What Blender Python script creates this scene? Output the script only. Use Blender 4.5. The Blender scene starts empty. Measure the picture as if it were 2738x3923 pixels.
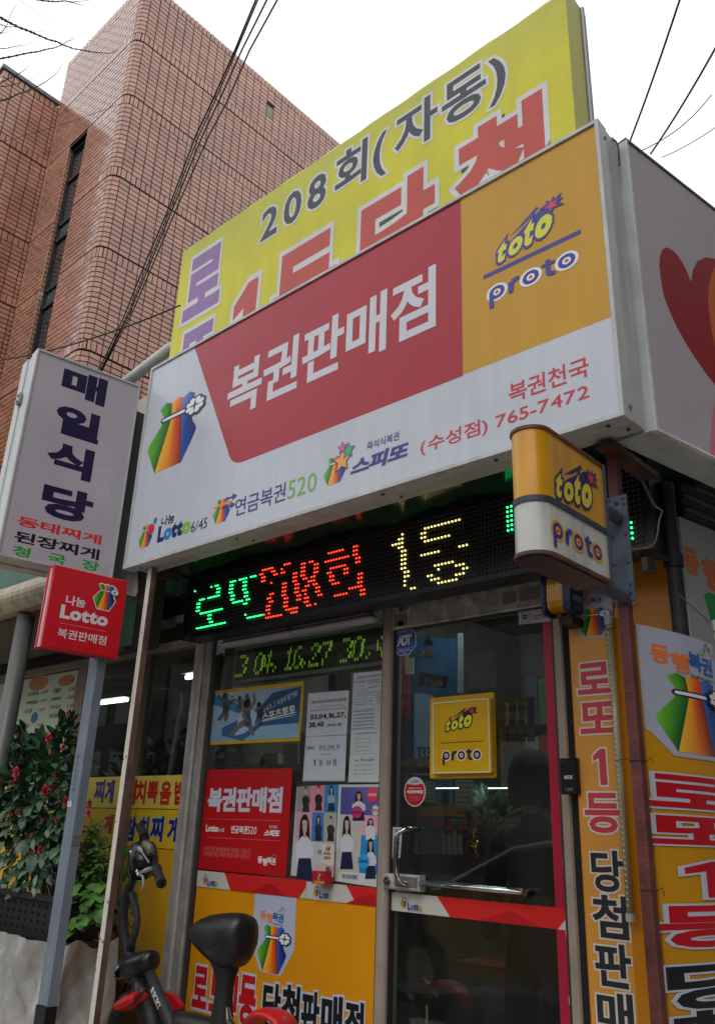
import bpy, math, random
from mathutils import Vector, Matrix

random.seed(7)
sc = bpy.context.scene
COL = sc.collection
EYE = 1.45
R3 = [[0.7401679958568639, 0.6715044172735884, 0.035116313748625394],
      [-0.21710017513839536, 0.2880735788284818, -0.9326741805881777],
      [-0.6364109143188161, 0.6827118211683528, 0.3590065700970938]]
FPX = 3183.6
CXP, CYP = 1369.0, 1961.5

# ------------------------------------------------------------------ camera
cam = bpy.data.cameras.new('camera')
cam.sensor_fit = 'VERTICAL'
cam.sensor_height = 36.0
cam.lens = 36.0 * FPX / 3923.0
cam.clip_start = 0.05
cam.clip_end = 900
camo = bpy.data.objects.new('camera', cam)
COL.objects.link(camo)
right, down, fwd = (Vector(r) for r in R3)
camo.matrix_world = Matrix.Translation((0, 0, EYE)) @ Matrix((right, -down, -fwd)).transposed().to_4x4()
sc.camera = camo

# ------------------------------------------------------------------ sky
w = bpy.data.worlds.new('World')
sc.world = w
w.use_nodes = True
nt = w.node_tree
bg = nt.nodes['Background']
sky = nt.nodes.new('ShaderNodeTexSky')
sky.sky_type = 'NISHITA'
sky.sun_disc = False
sky.sun_elevation = math.radians(48)
sky.sun_rotation = math.radians(150)
sky.dust_density = 4.0
hs = nt.nodes.new('ShaderNodeHueSaturation')
hs.inputs['Saturation'].default_value = 0.12
nt.links.new(sky.outputs[0], hs.inputs['Color'])
mx = nt.nodes.new('ShaderNodeMix')
mx.data_type = 'RGBA'
mx.inputs[0].default_value = 0.82
mx.inputs[7].default_value = (13.0, 13.3, 13.9, 1)      # the closed cloud layer
nt.links.new(hs.outputs[0], mx.inputs[6])
nt.links.new(mx.outputs[2], bg.inputs['Color'])
bg.inputs['Strength'].default_value = 0.10

sun = bpy.data.lights.new('sun', 'SUN')
sun.energy = 0.7
sun.angle = math.radians(25)
sun.color = (1.0, 0.97, 0.93)
suno = bpy.data.objects.new('sun', sun)
COL.objects.link(suno)
suno.location = (0, -4, 20)
se, sr = math.radians(48), math.radians(150)
sdir = Vector((math.sin(sr) * math.cos(se), math.cos(sr) * math.cos(se), math.sin(se)))
suno.rotation_euler = sdir.to_track_quat('Z', 'Y').to_euler()

sc.view_settings.view_transform = 'Standard'
sc.view_settings.look = 'None'
sc.view_settings.gamma = 1
sc.view_settings.use_curve_mapping = False
sc.view_settings.exposure = 0.10
sc.cycles.max_bounces = 8
sc.cycles.transparent_max_bounces = 12
sc.cycles.use_denoising = True

# ------------------------------------------------------------------ helpers
CR = {'A': (0, 0, .8739), 'B': (1338, 0, .8739), 'C': (0, 1300, .6242), 'D': (500, 1200, .6242),
      'E': (1400, 1000, .6242), 'F': (1900, 1300, .5231), 'G': (0, 2400, .6634), 'H': (700, 2100, .4994),
      'I': (700, 2900, .4994), 'J': (1400, 2200, .4994), 'K': (1400, 3100, .4994), 'L': (2138, 2200, .3919),
      'M': (2138, 3000, .4019), 'N': (300, 3000, .4994), 'O': (1200, 1900, .6242), 'P': (0, 2050, .4994),
      'Q': (0, 2150, .5618), 'R': (720, 2140, .2247), 'S': (980, 2060, .27466), 'T': (1450, 1920, .2372),
      'U': (1820, 450, .3701), 'V': (1150, 2450, .26576), 'W': (2338, 700, .6969), 'X': (2200, 400, .3358),
      'Y': (500, 1300, .2497), 'Z': (0, 0, 1.0)}


def ray(k, x, y):
    a, b, s = CR[k]
    v = ((a + x * s - CXP) / FPX, (b + y * s - CYP) / FPX, 1.0)
    return Vector([sum(R3[i][j] * v[i] for i in range(3)) for j in range(3)])


EYEV = Vector((0, 0, EYE))


def atY(k, x, y, Y):
    d = ray(k, x, y)
    return EYEV + d * (Y / d.y)


def atX(k, x, y, X):
    d = ray(k, x, y)
    return EYEV + d * (X / d.x)


def atZ(k, x, y, Z):
    d = ray(k, x, y)
    return EYEV + d * ((Z - EYE) / d.z)


def S(r, g, b):
    f = lambda c: (c / 255 / 12.92) if c / 255 <= .04045 else ((c / 255 + .055) / 1.055) ** 2.4
    return (f(r), f(g), f(b))


class PL:
    """an upright plane: u runs along heading deg, v is height, n points out of the face"""
    def __init__(self, p0, deg):
        self.o = Vector((p0[0], p0[1], 0))
        t = math.radians(deg)
        self.u = Vector((math.cos(t), math.sin(t), 0))
        self.n = Vector((math.sin(t), -math.cos(t), 0))

    def w(self, u, v, n=0.0):
        p = self.o + self.u * u + self.n * n
        return (p.x, p.y, v)

    def uv(self, k, x, y, n=0.0):
        d = ray(k, x, y)
        o = self.o + self.n * n
        t = (o - EYEV).dot(self.n) / d.dot(self.n)
        p = EYEV + d * t
        return ((p - self.o).dot(self.u), p.z)


def FY(Y):
    return PL((0, Y), 0)


class MB:
    def __init__(self):
        self.v, self.f, self.c = [], [], []

    def add(self, vs, fs, col):
        b = len(self.v)
        self.v += [tuple(p) for p in vs]
        self.f += [tuple(i + b for i in f) for f in fs]
        if col is None:
            col = (.5, .5, .5)
        if isinstance(col[0], (tuple, list)):
            self.c += list(col)
        else:
            self.c += [tuple(col)] * len(vs)

    def poly(self, pts, col):
        self.add(pts, [tuple(range(len(pts)))], col)

    def box(self, x0, y0, z0, x1, y1, z1, col=None):
        vs = [(x, y, z) for z in (z0, z1) for y in (y0, y1) for x in (x0, x1)]
        self.add(vs, [(0, 2, 3, 1), (4, 5, 7, 6), (0, 1, 5, 4), (2, 6, 7, 3), (0, 4, 6, 2), (1, 3, 7, 5)], col)

    def pbox(self, pl, u0, u1, v0, v1, n0, n1, col=None):
        vs = [pl.w(u, v, n) for v in (v0, v1) for n in (n1, n0) for u in (u0, u1)]
        self.add(vs, [(0, 2, 3, 1), (4, 5, 7, 6), (0, 1, 5, 4), (2, 6, 7, 3), (0, 4, 6, 2), (1, 3, 7, 5)], col)

    def prism(self, pl, uv, n0, n1, col=None):
        k = len(uv)
        vs = [pl.w(u, v, n1) for u, v in uv] + [pl.w(u, v, n0) for u, v in uv]
        fs = [tuple(range(k)), tuple(range(2 * k - 1, k - 1, -1))]
        fs += [(i, k + i, k + (i + 1) % k, (i + 1) % k) for i in range(k)]
        self.add(vs, fs, col)

    def bbox_bev(self, pl, u0, u1, v0, v1, n0, n1, b, col=None):
        """box whose front edges are chamfered"""
        a = [(u0, v0), (u1, v0), (u1, v1), (u0, v1)]
        i = [(u0 + b, v0 + b), (u1 - b, v0 + b), (u1 - b, v1 - b), (u0 + b, v1 - b)]
        vs = [pl.w(u, v, n0) for u, v in a] + [pl.w(u, v, n1 - b) for u, v in a] + [pl.w(u, v, n1) for u, v in i]
        fs = [(3, 2, 1, 0), (8, 9, 10, 11)]
        for k in range(4):
            l = (k + 1) % 4
            fs += [(k, l, 4 + l, 4 + k), (4 + k, 4 + l, 8 + l, 8 + k)]
        self.add(vs, fs, col)

    def tube(self, pts, r, col=None, n=8, cap=True):
        pts = [Vector(p) for p in pts]
        rs = r if isinstance(r, (list, tuple)) else [r] * len(pts)
        vs, fs = [], []
        prev = None
        for i, p in enumerate(pts):
            if i == 0:
                t = pts[1] - p
            elif i == len(pts) - 1:
                t = p - pts[-2]
            else:
                t = (pts[i + 1] - p).normalized() + (p - pts[i - 1]).normalized()
            t.normalize()
            if prev is None:
                a = t.orthogonal().normalized()
            else:
                a = (prev - t * prev.dot(t)).normalized()
            prev = a
            b = t.cross(a)
            for j in range(n):
                q = 2 * math.pi * j / n
                vs.append(p + (a * math.cos(q) + b * math.sin(q)) * rs[i])
        for i in range(len(pts) - 1):
            for j in range(n):
                k = (j + 1) % n
                fs.append((i * n + j, i * n + k, (i + 1) * n + k, (i + 1) * n + j))
        if cap:
            fs.append(tuple(range(n - 1, -1, -1)))
            fs.append(tuple(range((len(pts) - 1) * n, len(pts) * n)))
        self.add(vs, fs, col)

    def disc(self, c, ax, r, h, col=None, n=20):
        c, ax = Vector(c), Vector(ax).normalized()
        self.tube([c, c + ax * h], r, col, n)

    def rings(self, rings, col=None, cap=True):
        n = len(rings[0])
        vs = [p for r in rings for p in r]
        fs = []
        for i in range(len(rings) - 1):
            for j in range(n):
                k = (j + 1) % n
                fs.append((i * n + j, i * n + k, (i + 1) * n + k, (i + 1) * n + j))
        if cap:
            fs.append(tuple(range(n - 1, -1, -1)))
            fs.append(tuple(range((len(rings) - 1) * n, len(rings) * n)))
        self.add(vs, fs, col)

    def ball(self, c, rx, ry, rz, col=None, n=12, m=8):
        rr = []
        for i in range(1, m):
            a = math.pi * i / m
            rr.append([(c[0] + rx * math.sin(a) * math.cos(2 * math.pi * j / n),
                        c[1] + ry * math.sin(a) * math.sin(2 * math.pi * j / n),
                        c[2] - rz * math.cos(a)) for j in range(n)])
        self.rings(rr, col)

    def mesh(self, name, mat, smooth=False):
        me = bpy.data.meshes.new(name)
        me.from_pydata(self.v, [], self.f)
        at = me.color_attributes.new('Col', 'FLOAT_COLOR', 'POINT')
        flat = []
        for c in self.c:
            flat += [c[0], c[1], c[2], 1.0]
        at.data.foreach_set('color', flat)
        me.materials.append(mat)
        if smooth:
            me.polygons.foreach_set('use_smooth', [True] * len(me.polygons))
        me.update()
        return me

    def build(self, name, mat, parent=None, smooth=False, **props):
        o = bpy.data.objects.new(name, self.mesh(name, mat, smooth))
        COL.objects.link(o)
        if parent is not None:
            put(o, parent)
        for k, v in props.items():
            if v is not None:
                o[k] = v
        return o


def absloc(o):
    p = Vector((0, 0, 0))
    while o is not None:
        p += o.location
        o = o.parent
    return p


def put(o, parent):
    o.parent = parent
    o.location = -absloc(parent)


def thing(name, label, cat, loc=(0, 0, 0), group=None):
    o = bpy.data.objects.new(name, None)
    o.empty_display_size = .1
    o.location = loc
    COL.objects.link(o)
    o['label'] = label
    o['category'] = cat
    if group:
        o['group'] = group
    return o


def solo(mb, name, mat, label, cat, group=None, smooth=False):
    return mb.build(name, mat, None, smooth, label=label, category=cat, group=group)


# ------------------------------------------------------------------ materials
def vmat(name, rough=.5, metal=0.0, amt=.12, scale=14.0, bump=0.0, bscale=60.0, spec=.5, streak=0.0, coat=0.0):
    """vertex colour times grime noise, with fine relief"""
    m = bpy.data.materials.new(name)
    m.use_nodes = True
    n = m.node_tree
    b = n.nodes['Principled BSDF']
    a = n.nodes.new('ShaderNodeAttribute')
    a.attribute_name = 'Col'
    tc = n.nodes.new('ShaderNodeTexCoord')
    no = n.nodes.new('ShaderNodeTexNoise')
    no.inputs['Scale'].default_value = scale
    no.inputs['Detail'].default_value = 6
    n.links.new(tc.outputs['Object'], no.inputs['Vector'])
    mr = n.nodes.new('ShaderNodeMapRange')
    mr.inputs[1].default_value = .3
    mr.inputs[2].default_value = .7
    mr.inputs[3].default_value = 1 - amt
    mr.inputs[4].default_value = 1 + amt * .5
    n.links.new(no.outputs[0], mr.inputs[0])
    out = mr.outputs[0]
    if streak:
        mp = n.nodes.new('ShaderNodeMapping')
        mp.inputs['Scale'].default_value = (22, 22, 1.6)
        n.links.new(tc.outputs['Object'], mp.inputs[0])
        n2 = n.nodes.new('ShaderNodeTexNoise')
        n2.inputs['Scale'].default_value = 1.0
        n2.inputs['Detail'].default_value = 4
        n.links.new(mp.outputs[0], n2.inputs['Vector'])
        m2 = n.nodes.new('ShaderNodeMapRange')
        m2.inputs[1].default_value = .35
        m2.inputs[2].default_value = .62
        m2.inputs[3].default_value = 1 - streak
        m2.inputs[4].default_value = 1
        n.links.new(n2.outputs[0], m2.inputs[0])
        mu = n.nodes.new('ShaderNodeMath')
        mu.operation = 'MULTIPLY'
        n.links.new(out, mu.inputs[0])
        n.links.new(m2.outputs[0], mu.inputs[1])
        out = mu.outputs[0]
    vm = n.nodes.new('ShaderNodeVectorMath')
    vm.operation = 'SCALE'
    n.links.new(a.outputs['Color'], vm.inputs[0])
    n.links.new(out, vm.inputs['Scale'])
    n.links.new(vm.outputs[0], b.inputs['Base Color'])
    b.inputs['Metallic'].default_value = metal
    b.inputs['Specular IOR Level'].default_value = spec
    b.inputs['Coat Weight'].default_value = coat
    b.inputs['Coat Roughness'].default_value = .08
    r2 = n.nodes.new('ShaderNodeMapRange')
    r2.inputs[3].default_value = max(0.02, rough - .08)
    r2.inputs[4].default_value = min(1, rough + .10)
    n.links.new(no.outputs[0], r2.inputs[0])
    n.links.new(r2.outputs[0], b.inputs['Roughness'])
    if bump:
        n3 = n.nodes.new('ShaderNodeTexNoise')
        n3.inputs['Scale'].default_value = bscale
        n3.inputs['Detail'].default_value = 5
        n.links.new(tc.outputs['Object'], n3.inputs['Vector'])
        bp = n.nodes.new('ShaderNodeBump')
        bp.inputs['Strength'].default_value = bump
        bp.inputs['Distance'].default_value = .01
        n.links.new(n3.outputs[0], bp.inputs['Height'])
        n.links.new(bp.outputs[0], b.inputs['Normal'])
    return m


def emat(name, strength):
    m = bpy.data.materials.new(name)
    m.use_nodes = True
    n = m.node_tree
    b = n.nodes['Principled BSDF']
    a = n.nodes.new('ShaderNodeAttribute')
    a.attribute_name = 'Col'
    n.links.new(a.outputs['Color'], b.inputs['Emission Color'])
    n.links.new(a.outputs['Color'], b.inputs['Base Color'])
    b.inputs['Emission Strength'].default_value = strength
    return m


def glassmat(name, tint, refl=1.0, rough=.02, ior=1.52):
    m = bpy.data.materials.new(name)
    m.use_nodes = True
    n = m.node_tree
    for x in list(n.nodes):
        n.nodes.remove(x)
    out = n.nodes.new('ShaderNodeOutputMaterial')
    t = n.nodes.new('ShaderNodeBsdfTransparent')
    t.inputs[0].default_value = (*tint, 1)
    g = n.nodes.new('ShaderNodeBsdfGlossy')
    g.inputs['Roughness'].default_value = rough
    g.inputs['Color'].default_value = (refl, refl, refl, 1)
    fr = n.nodes.new('ShaderNodeFresnel')
    ge = n.nodes.new('ShaderNodeNewGeometry')
    pw = n.nodes.new('ShaderNodeMath')
    pw.operation = 'MULTIPLY_ADD'
    pw.inputs[1].default_value = 1 / ior - ior
    pw.inputs[2].default_value = ior
    n.links.new(ge.outputs['Backfacing'], pw.inputs[0])
    n.links.new(pw.outputs[0], fr.inputs[0])
    # dust film
    d = n.nodes.new('ShaderNodeBsdfDiffuse')
    d.inputs[0].default_value = (.42, .42, .40, 1)
    no = n.nodes.new('ShaderNodeTexNoise')
    no.inputs['Scale'].default_value = 3
    no.inputs['Detail'].default_value = 8
    tc = n.nodes.new('ShaderNodeTexCoord')
    n.links.new(tc.outputs['Object'], no.inputs[0])
    mr = n.nodes.new('ShaderNodeMapRange')
    mr.inputs[1].default_value = .4
    mr.inputs[2].default_value = .75
    mr.inputs[3].default_value = .004
    mr.inputs[4].default_value = .035
    n.links.new(no.outputs[0], mr.inputs[0])
    m1 = n.nodes.new('ShaderNodeMixShader')
    m2 = n.nodes.new('ShaderNodeMixShader')
    n.links.new(mr.outputs[0], m1.inputs[0])
    n.links.new(t.outputs[0], m1.inputs[1])
    n.links.new(d.outputs[0], m1.inputs[2])
    n.links.new(fr.outputs[0], m2.inputs[0])
    n.links.new(m1.outputs[0], m2.inputs[1])
    n.links.new(g.outputs[0], m2.inputs[2])
    n.links.new(m2.outputs[0], out.inputs[0])
    return m


PRINT = vmat('printed_film', .34, amt=.05, scale=5, spec=.5)
FLEX = vmat('flex_banner', .45, amt=.10, scale=4, bump=.12, bscale=5, spec=.4, streak=.05)
PAPER = vmat('paper', .75, amt=.06, scale=20, bump=.1, bscale=12, spec=.2)
ALU = vmat('painted_aluminium', .42, amt=.14, scale=9, streak=.16)
BARE = vmat('bare_aluminium', .38, metal=.75, amt=.3, scale=18, streak=.25)
STEEL = vmat('stainless_steel', .42, metal=.3, amt=.25, scale=12, streak=.25)
CHROME = vmat('chrome', .12, metal=1.0, amt=.1)
RUST = vmat('rusted_paint', .6, amt=.5, scale=16, bump=.22, bscale=90, streak=.3)
PLAST = vmat('plastic', .32, amt=.08, scale=10)
OLDPL = vmat('aged_plastic', .3, amt=.14, scale=9, streak=.22, coat=.3)
RUBBER = vmat('black_rubber', .6, amt=.2, scale=30, bump=.2, bscale=120)
CONC = vmat('concrete', .85, amt=.3, scale=6, bump=.5, bscale=40)
BRICK = vmat('glazed_brick', .25, amt=.20, scale=2.2, bump=.04, bscale=80, spec=.7, coat=.6)
BRICK.node_tree.nodes['Principled BSDF'].inputs['Coat IOR'].default_value = 1.7
MORTAR = vmat('dark_mortar', .9, amt=.3, scale=20)
LEAFM = vmat('waxy_leaf', .34, amt=.3, scale=22, spec=.5)
LEAFS = vmat('soft_leaf', .6, amt=.3, scale=22)
PETAL = vmat('petal', .6, amt=.25, scale=40)
BARK = vmat('bark', .85, amt=.4, scale=30, bump=.6, bscale=60)
SHEET = vmat('plastic_sheet', .28, amt=.25, scale=5, bump=1.0, bscale=14, spec=.6)
TARP = vmat('glossy_dark_soffit', .16, amt=.3, scale=8, bump=.25, bscale=8, spec=.6)
GLASS = glassmat('window_glass', (.80, .85, .82))
DGLASS = glassmat('door_glass', (.80, .86, .83), ior=1.6)
DKGLASS = vmat('dark_window_glass', .08, amt=.3, scale=3, spec=.8)

# ------------------------------------------------------------------ lettering
_g = {}
ONE = [(.06, .54), (.06, .60), (.25, .73), (.36, .73), (.36, 0), (.22, 0), (.22, .60)]


def glyph(ch, wt):
    key = (ch, round(wt, 3))
    if key in _g:
        return _g[key]
    if ch == '1':
        cu = bpy.data.curves.new('g', 'CURVE')
        cu.dimensions = '2D'
        cu.fill_mode = 'BOTH'
        sp = cu.splines.new('POLY')
        sp.points.add(len(ONE) - 1)
        for i, p in enumerate(ONE):
            sp.points[i].co = (p[0], p[1], 0, 1)
        sp.use_cyclic_u = True
    else:
        cu = bpy.data.curves.new('g', 'FONT')
        cu.body = ch
        cu.resolution_u = 3
    cu.bevel_depth = wt
    cu.bevel_resolution = 0
    o = bpy.data.objects.new('g', cu)
    me = bpy.data.meshes.new_from_object(o)
    vs = [(v.co.x, v.co.y, v.co.z) for v in me.vertices]
    fs = [tuple(p.vertices) for p in me.polygons]
    bpy.data.objects.remove(o)
    bpy.data.meshes.remove(me)
    bpy.data.curves.remove(cu)
    if wt:
        vs = [(a, b, c / wt) for a, b, c in vs]
    _g[key] = (vs, fs)
    return _g[key]


def ink(ch):
    vs, _ = glyph(ch, 0)
    xs = [v[0] for v in vs]
    ys = [v[1] for v in vs]
    return min(xs), max(xs), min(ys), max(ys)


def layout(s, gap=.09, cell=.90):
    out, x = [], 0.0
    for ch in s:
        if ch == ' ':
            x += .3
            continue
        a = ink(ch)
        if ord(ch) > 0x1100:
            out.append((ch, x))
            x += cell
        else:
            out.append((ch, x - a[0]))
            x += a[1] - a[0] + gap
    return out


class Print(MB):
    """flat print on a plane; every call lies a hair above the one before"""
    def __init__(self, pl, n=0.0, step=.00015, sheet=None):
        super().__init__()
        self.base = n
        self.pl, self.n, self.step = pl, n, step
        self.sheet = sheet

    def up(self):
        self.n += self.step
        return self.n

    def W(self, u, v, n):
        return self.sheet(u, v, n) if self.sheet else self.pl.w(u, v, n)

    def cut(self, name, mat, parent):
        """what was printed so far becomes one part; the next starts on the bare face again"""
        if self.v:
            self.build(name, mat, parent)
        self.v, self.f, self.c = [], [], []
        self.n = self.base

    def P(self, *pts):
        """pixel readings to plane coordinates"""
        return [self.pl.uv(k, x, y, self.n) for k, x, y in pts]

    def shape(self, uv, col):
        n = self.up()
        if isinstance(col[0], (tuple, list)):
            self.add([self.W(u, v, n) for u, v in uv], [tuple(range(len(uv)))], list(col))
        else:
            self.poly([self.W(u, v, n) for u, v in uv], col)

    def rect(self, u0, v0, u1, v1, col):
        self.shape([(u0, v0), (u1, v0), (u1, v1), (u0, v1)], col)

    def bb(self, pts):
        q = self.P(*pts)
        us, vs = [p[0] for p in q], [p[1] for p in q]
        return min(us), min(vs), max(us), max(vs)

    def text(self, s, box, col, wt=.02, outline=(), gap=.09, shear=0.0, cell=.90, cols=None, rot=0.0, n=None):
        if isinstance(box, list):
            box = self.bb(box)
        lay = layout(s, gap, cell)
        x0 = min(x + ink(c)[0] for c, x in lay) - wt
        x1 = max(x + ink(c)[1] for c, x in lay) + wt
        y0 = min(ink(c)[2] for c, x in lay) - wt
        y1 = max(ink(c)[3] for c, x in lay) + wt
        u0, v0, u1, v1 = box
        sh = shear * (y1 - y0)
        sx = (u1 - u0) / (x1 - x0 + sh)
        sy = (v1 - v0) / (y1 - y0)
        cr, sr_ = math.cos(rot), math.sin(rot)
        for k, (ww, cc) in enumerate(list(outline) + [(wt, col)]):
            n = self.up()
            for i, (c, x) in enumerate(lay):
                vs, fs = glyph(c, ww)
                c2 = cc
                if cols and k == len(outline):
                    c2 = cols[i]
                pts = []
                for a, b, z in vs:
                    yy = b - y0
                    uu = (a + x - x0 + shear * yy) * sx
                    vv = yy * sy
                    uu, vv = uu * cr - vv * sr_, uu * sr_ + vv * cr
                    pts.append(self.W(u0 + uu, v0 + vv, n + z * self.step * .3))
                self.add(pts, fs, c2)

    def textline(self, s, p0, p1, top, col, **k_):
        """slanted line of print: pixel readings of the two baseline ends and of the top of the first letter"""
        a, b, c = self.P(p0, p1, top)
        L = math.hypot(b[0] - a[0], b[1] - a[1])
        h = math.hypot(c[0] - a[0], c[1] - a[1])
        self.text(s, (a[0], a[1], a[0] + L, a[1] + h), col, rot=math.atan2(b[1] - a[1], b[0] - a[0]), **k_)

    def line(self, a, b, wd, col):
        d = Vector((b[0] - a[0], b[1] - a[1]))
        p = Vector((-d.y, d.x)).normalized() * wd / 2
        self.shape([(a[0] - p.x, a[1] - p.y), (b[0] - p.x, b[1] - p.y), (b[0] + p.x, b[1] + p.y), (a[0] + p.x, a[1] + p.y)], col)

    def frame(self, u0, v0, u1, v1, t, col):
        n = self.up()
        o = [(u0, v0), (u1, v0), (u1, v1), (u0, v1)]
        i = [(u0 + t, v0 + t), (u1 - t, v0 + t), (u1 - t, v1 - t), (u0 + t, v1 - t)]
        vs = [self.W(u, v, n) for u, v in o + i]
        self.add(vs, [(k, (k + 1) % 4, 4 + (k + 1) % 4, 4 + k) for k in range(4)], col)

    def ell(self, cu, cv, ru, rv, col, m=28):
        self.shape([(cu + ru * math.cos(2 * math.pi * i / m), cv + rv * math.sin(2 * math.pi * i / m)) for i in range(m)], col)


NAVY = S(28, 32, 90)
WHITE = (.80, .80, .81)
RED = S(205, 20, 38)
BLK = S(22, 24, 28)


def bag(p, box, clover=True, border=False):
    """rainbow lucky bag with a band and a four-leaf clover"""
    if isinstance(box, list):
        box = p.bb(box)
    u0, v0, u1, v1 = box
    W_, H_ = u1 - u0, v1 - v0
    f = lambda a, b: (u0 + a * W_, v0 + b / 1.52 * H_)
    if border:
        c = [(.17, 1.42), (.30, 1.52), (.42, 1.47), (.55, 1.53), (.66, 1.47), (.78, 1.52), (.90, 1.42), (1.02, 1.3), (1.05, 1.0), (.92, .86),
             (1.0, .62), (.96, .5), (.77, 0), (.23, 0), (.04, .5), (0, .62), (.28, 1.13)]
        p.shape([f(.5 + (a - .5) * 1.09, .76 + (b - .76) * 1.07) for a, b in c], WHITE)
    g1, g2 = S(120, 190, 50), S(10, 85, 40)
    p.shape([f(*q) for q in [(.17, 1.42), (.30, 1.52), (.42, 1.45), (.45, 1.1), (.31, 1.13)]], [S(110, 185, 40), S(60, 150, 50), g2, g2, S(90, 170, 40)])
    p.n -= p.step
    p.shape([f(*q) for q in [(.31, 1.13), (.45, 1.1), (.23, 0), (.09, .34), (.02, .52), (0, .60), (.03, .70), (.08, .77)]],
            [S(60, 140, 45), g2, S(10, 80, 30), S(90, 175, 50), g1, g1, g1, S(100, 180, 45)])
    p.n -= p.step
    o1, o2, o3 = S(250, 175, 30), S(225, 75, 30), S(120, 25, 25)
    p.shape([f(*q) for q in [(.42, 1.45), (.55, 1.52), (.66, 1.45), (.66, 1.1), (.55, 1.1), (.45, 1.1)]], [o1, S(245, 120, 40), S(210, 60, 40), S(200, 60, 30), o2, o1])
    p.n -= p.step
    p.shape([f(*q) for q in [(.45, 1.1), (.55, 1.1), (.50, 0), (.23, 0)]], [o1, o2, S(235, 130, 40), S(245, 190, 60)])
    p.n -= p.step
    p.shape([f(*q) for q in [(.55, 1.1), (.66, 1.1), (.77, 0), (.50, 0)]], [o2, o3, o3, S(235, 130, 40)])
    p.n -= p.step
    b1, b2 = S(35, 110, 200), S(20, 35, 110)
    p.shape([f(*q) for q in [(.66, 1.45), (.78, 1.52), (.90, 1.42), (.80, 1.13), (.66, 1.1)]], [S(60, 130, 215), b1, b2, b2, b1])
    p.n -= p.step
    p.shape([f(*q) for q in [(.66, 1.1), (.80, 1.13), (.93, .77), (.98, .69), (1, .60), (.97, .5), (.92, .36), (.77, 0)]],
            [b1, b2, b2, b2, b2, b2, b2, S(30, 90, 180)])
    D = S(20, 35, 75)
    # band
    def cap(a0, b0, a1, b1_, r, col):
        pts = []
        for i in range(9):
            q = math.pi / 2 + math.pi * i / 8
            pts.append(f(a0 + r * math.cos(q), b0 + r * math.sin(q)))
        for i in range(9):
            q = -math.pi / 2 + math.pi * i / 8
            pts.append(f(a1 + r * math.cos(q), b1_ + r * math.sin(q)))
        p.shape(pts, col)
    cap(.28, 1.13, .74, 1.13, .065, D)
    cap(.28, 1.13, .74, 1.13, .032, WHITE)
    if clover:
        for grow, col in ((.045, D), (0, WHITE)):
            for k in range(4):
                a = math.pi / 4 + k * math.pi / 2
                ca, sa = math.cos(a), math.sin(a)
                g = lambda x, y: f(.93 + .95 * (x * ca - y * sa), 1.13 + .95 * (x * sa + y * ca))
                r = .054 + grow
                for sgn in (-1, 1):
                    p.shape([g(.130 + r * math.cos(2 * math.pi * t / 14), sgn * .052 + r * math.sin(2 * math.pi * t / 14)) for t in range(14)], col)
                p.shape([g(.030 - grow, 0), (g(.11, -.100 - grow * .8)), g(.15, 0), g(.11, .100 + grow * .8)], col)


def star(p, cu, cv, r, col, k=5, inner=.42, rot=0.0, sq=1.0):
    pts = []
    for i in range(2 * k):
        q = rot + math.pi / 2 + math.pi * i / k
        rr = r if i % 2 == 0 else r * inner
        pts.append((cu + rr * math.cos(q), cv + rr * math.sin(q) * sq))
    p.shape(pts, col)


def toto(p, box, ink_=NAVY, fill=S(240, 235, 40)):
    if isinstance(box, list):
        box = p.bb(box)
    u0, v0, u1, v1 = box
    W_, H_ = u1 - u0, v1 - v0
    f = lambda a, b: (u0 + a * W_, v0 + b * H_)
    # comet tail
    p.shape([f(*q) for q in [(.22, .52), (.40, .72), (.62, .96), (.65, .90), (.44, .68)]], ink_)
    p.shape([f(*q) for q in [(.26, .44), (.62, .80), (.74, .90), (.80, .74), (.72, .50), (.5, .3)]], ink_)
    p.n += p.step
    p.text('t', (*f(.0, .0), *f(.20, .46)), fill, wt=.055, outline=[(.15, ink_)], shear=.35)
    p.text('o', (*f(.17, .03), *f(.44, .44)), fill, wt=.055, outline=[(.13, ink_)], shear=.35)
    p.text('t', (*f(.39, .08), *f(.60, .66)), fill, wt=.055, outline=[(.13, ink_)], shear=.35)
    p.text('o', (*f(.55, .12), *f(.86, .64)), fill, wt=.065, outline=[(.13, ink_)], shear=.35)
    pts = [(.70, .64), (.73, .78), (.66, .86), (.75, .88), (.76, .98), (.82, .91), (.86, 1.0), (.88, .92), (.98, 1.0), (.93, .88), (1.0, .86), (.92, .80), (1.0, .68), (.86, .70), (.80, .56), (.78, .68)]
    p.shape([f(*q) for q in pts], ink_)
    star(p, *f(.83, .80), .095 * W_, S(225, 35, 60), rot=.3, sq=H_ / W_ * 1.5)


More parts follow.
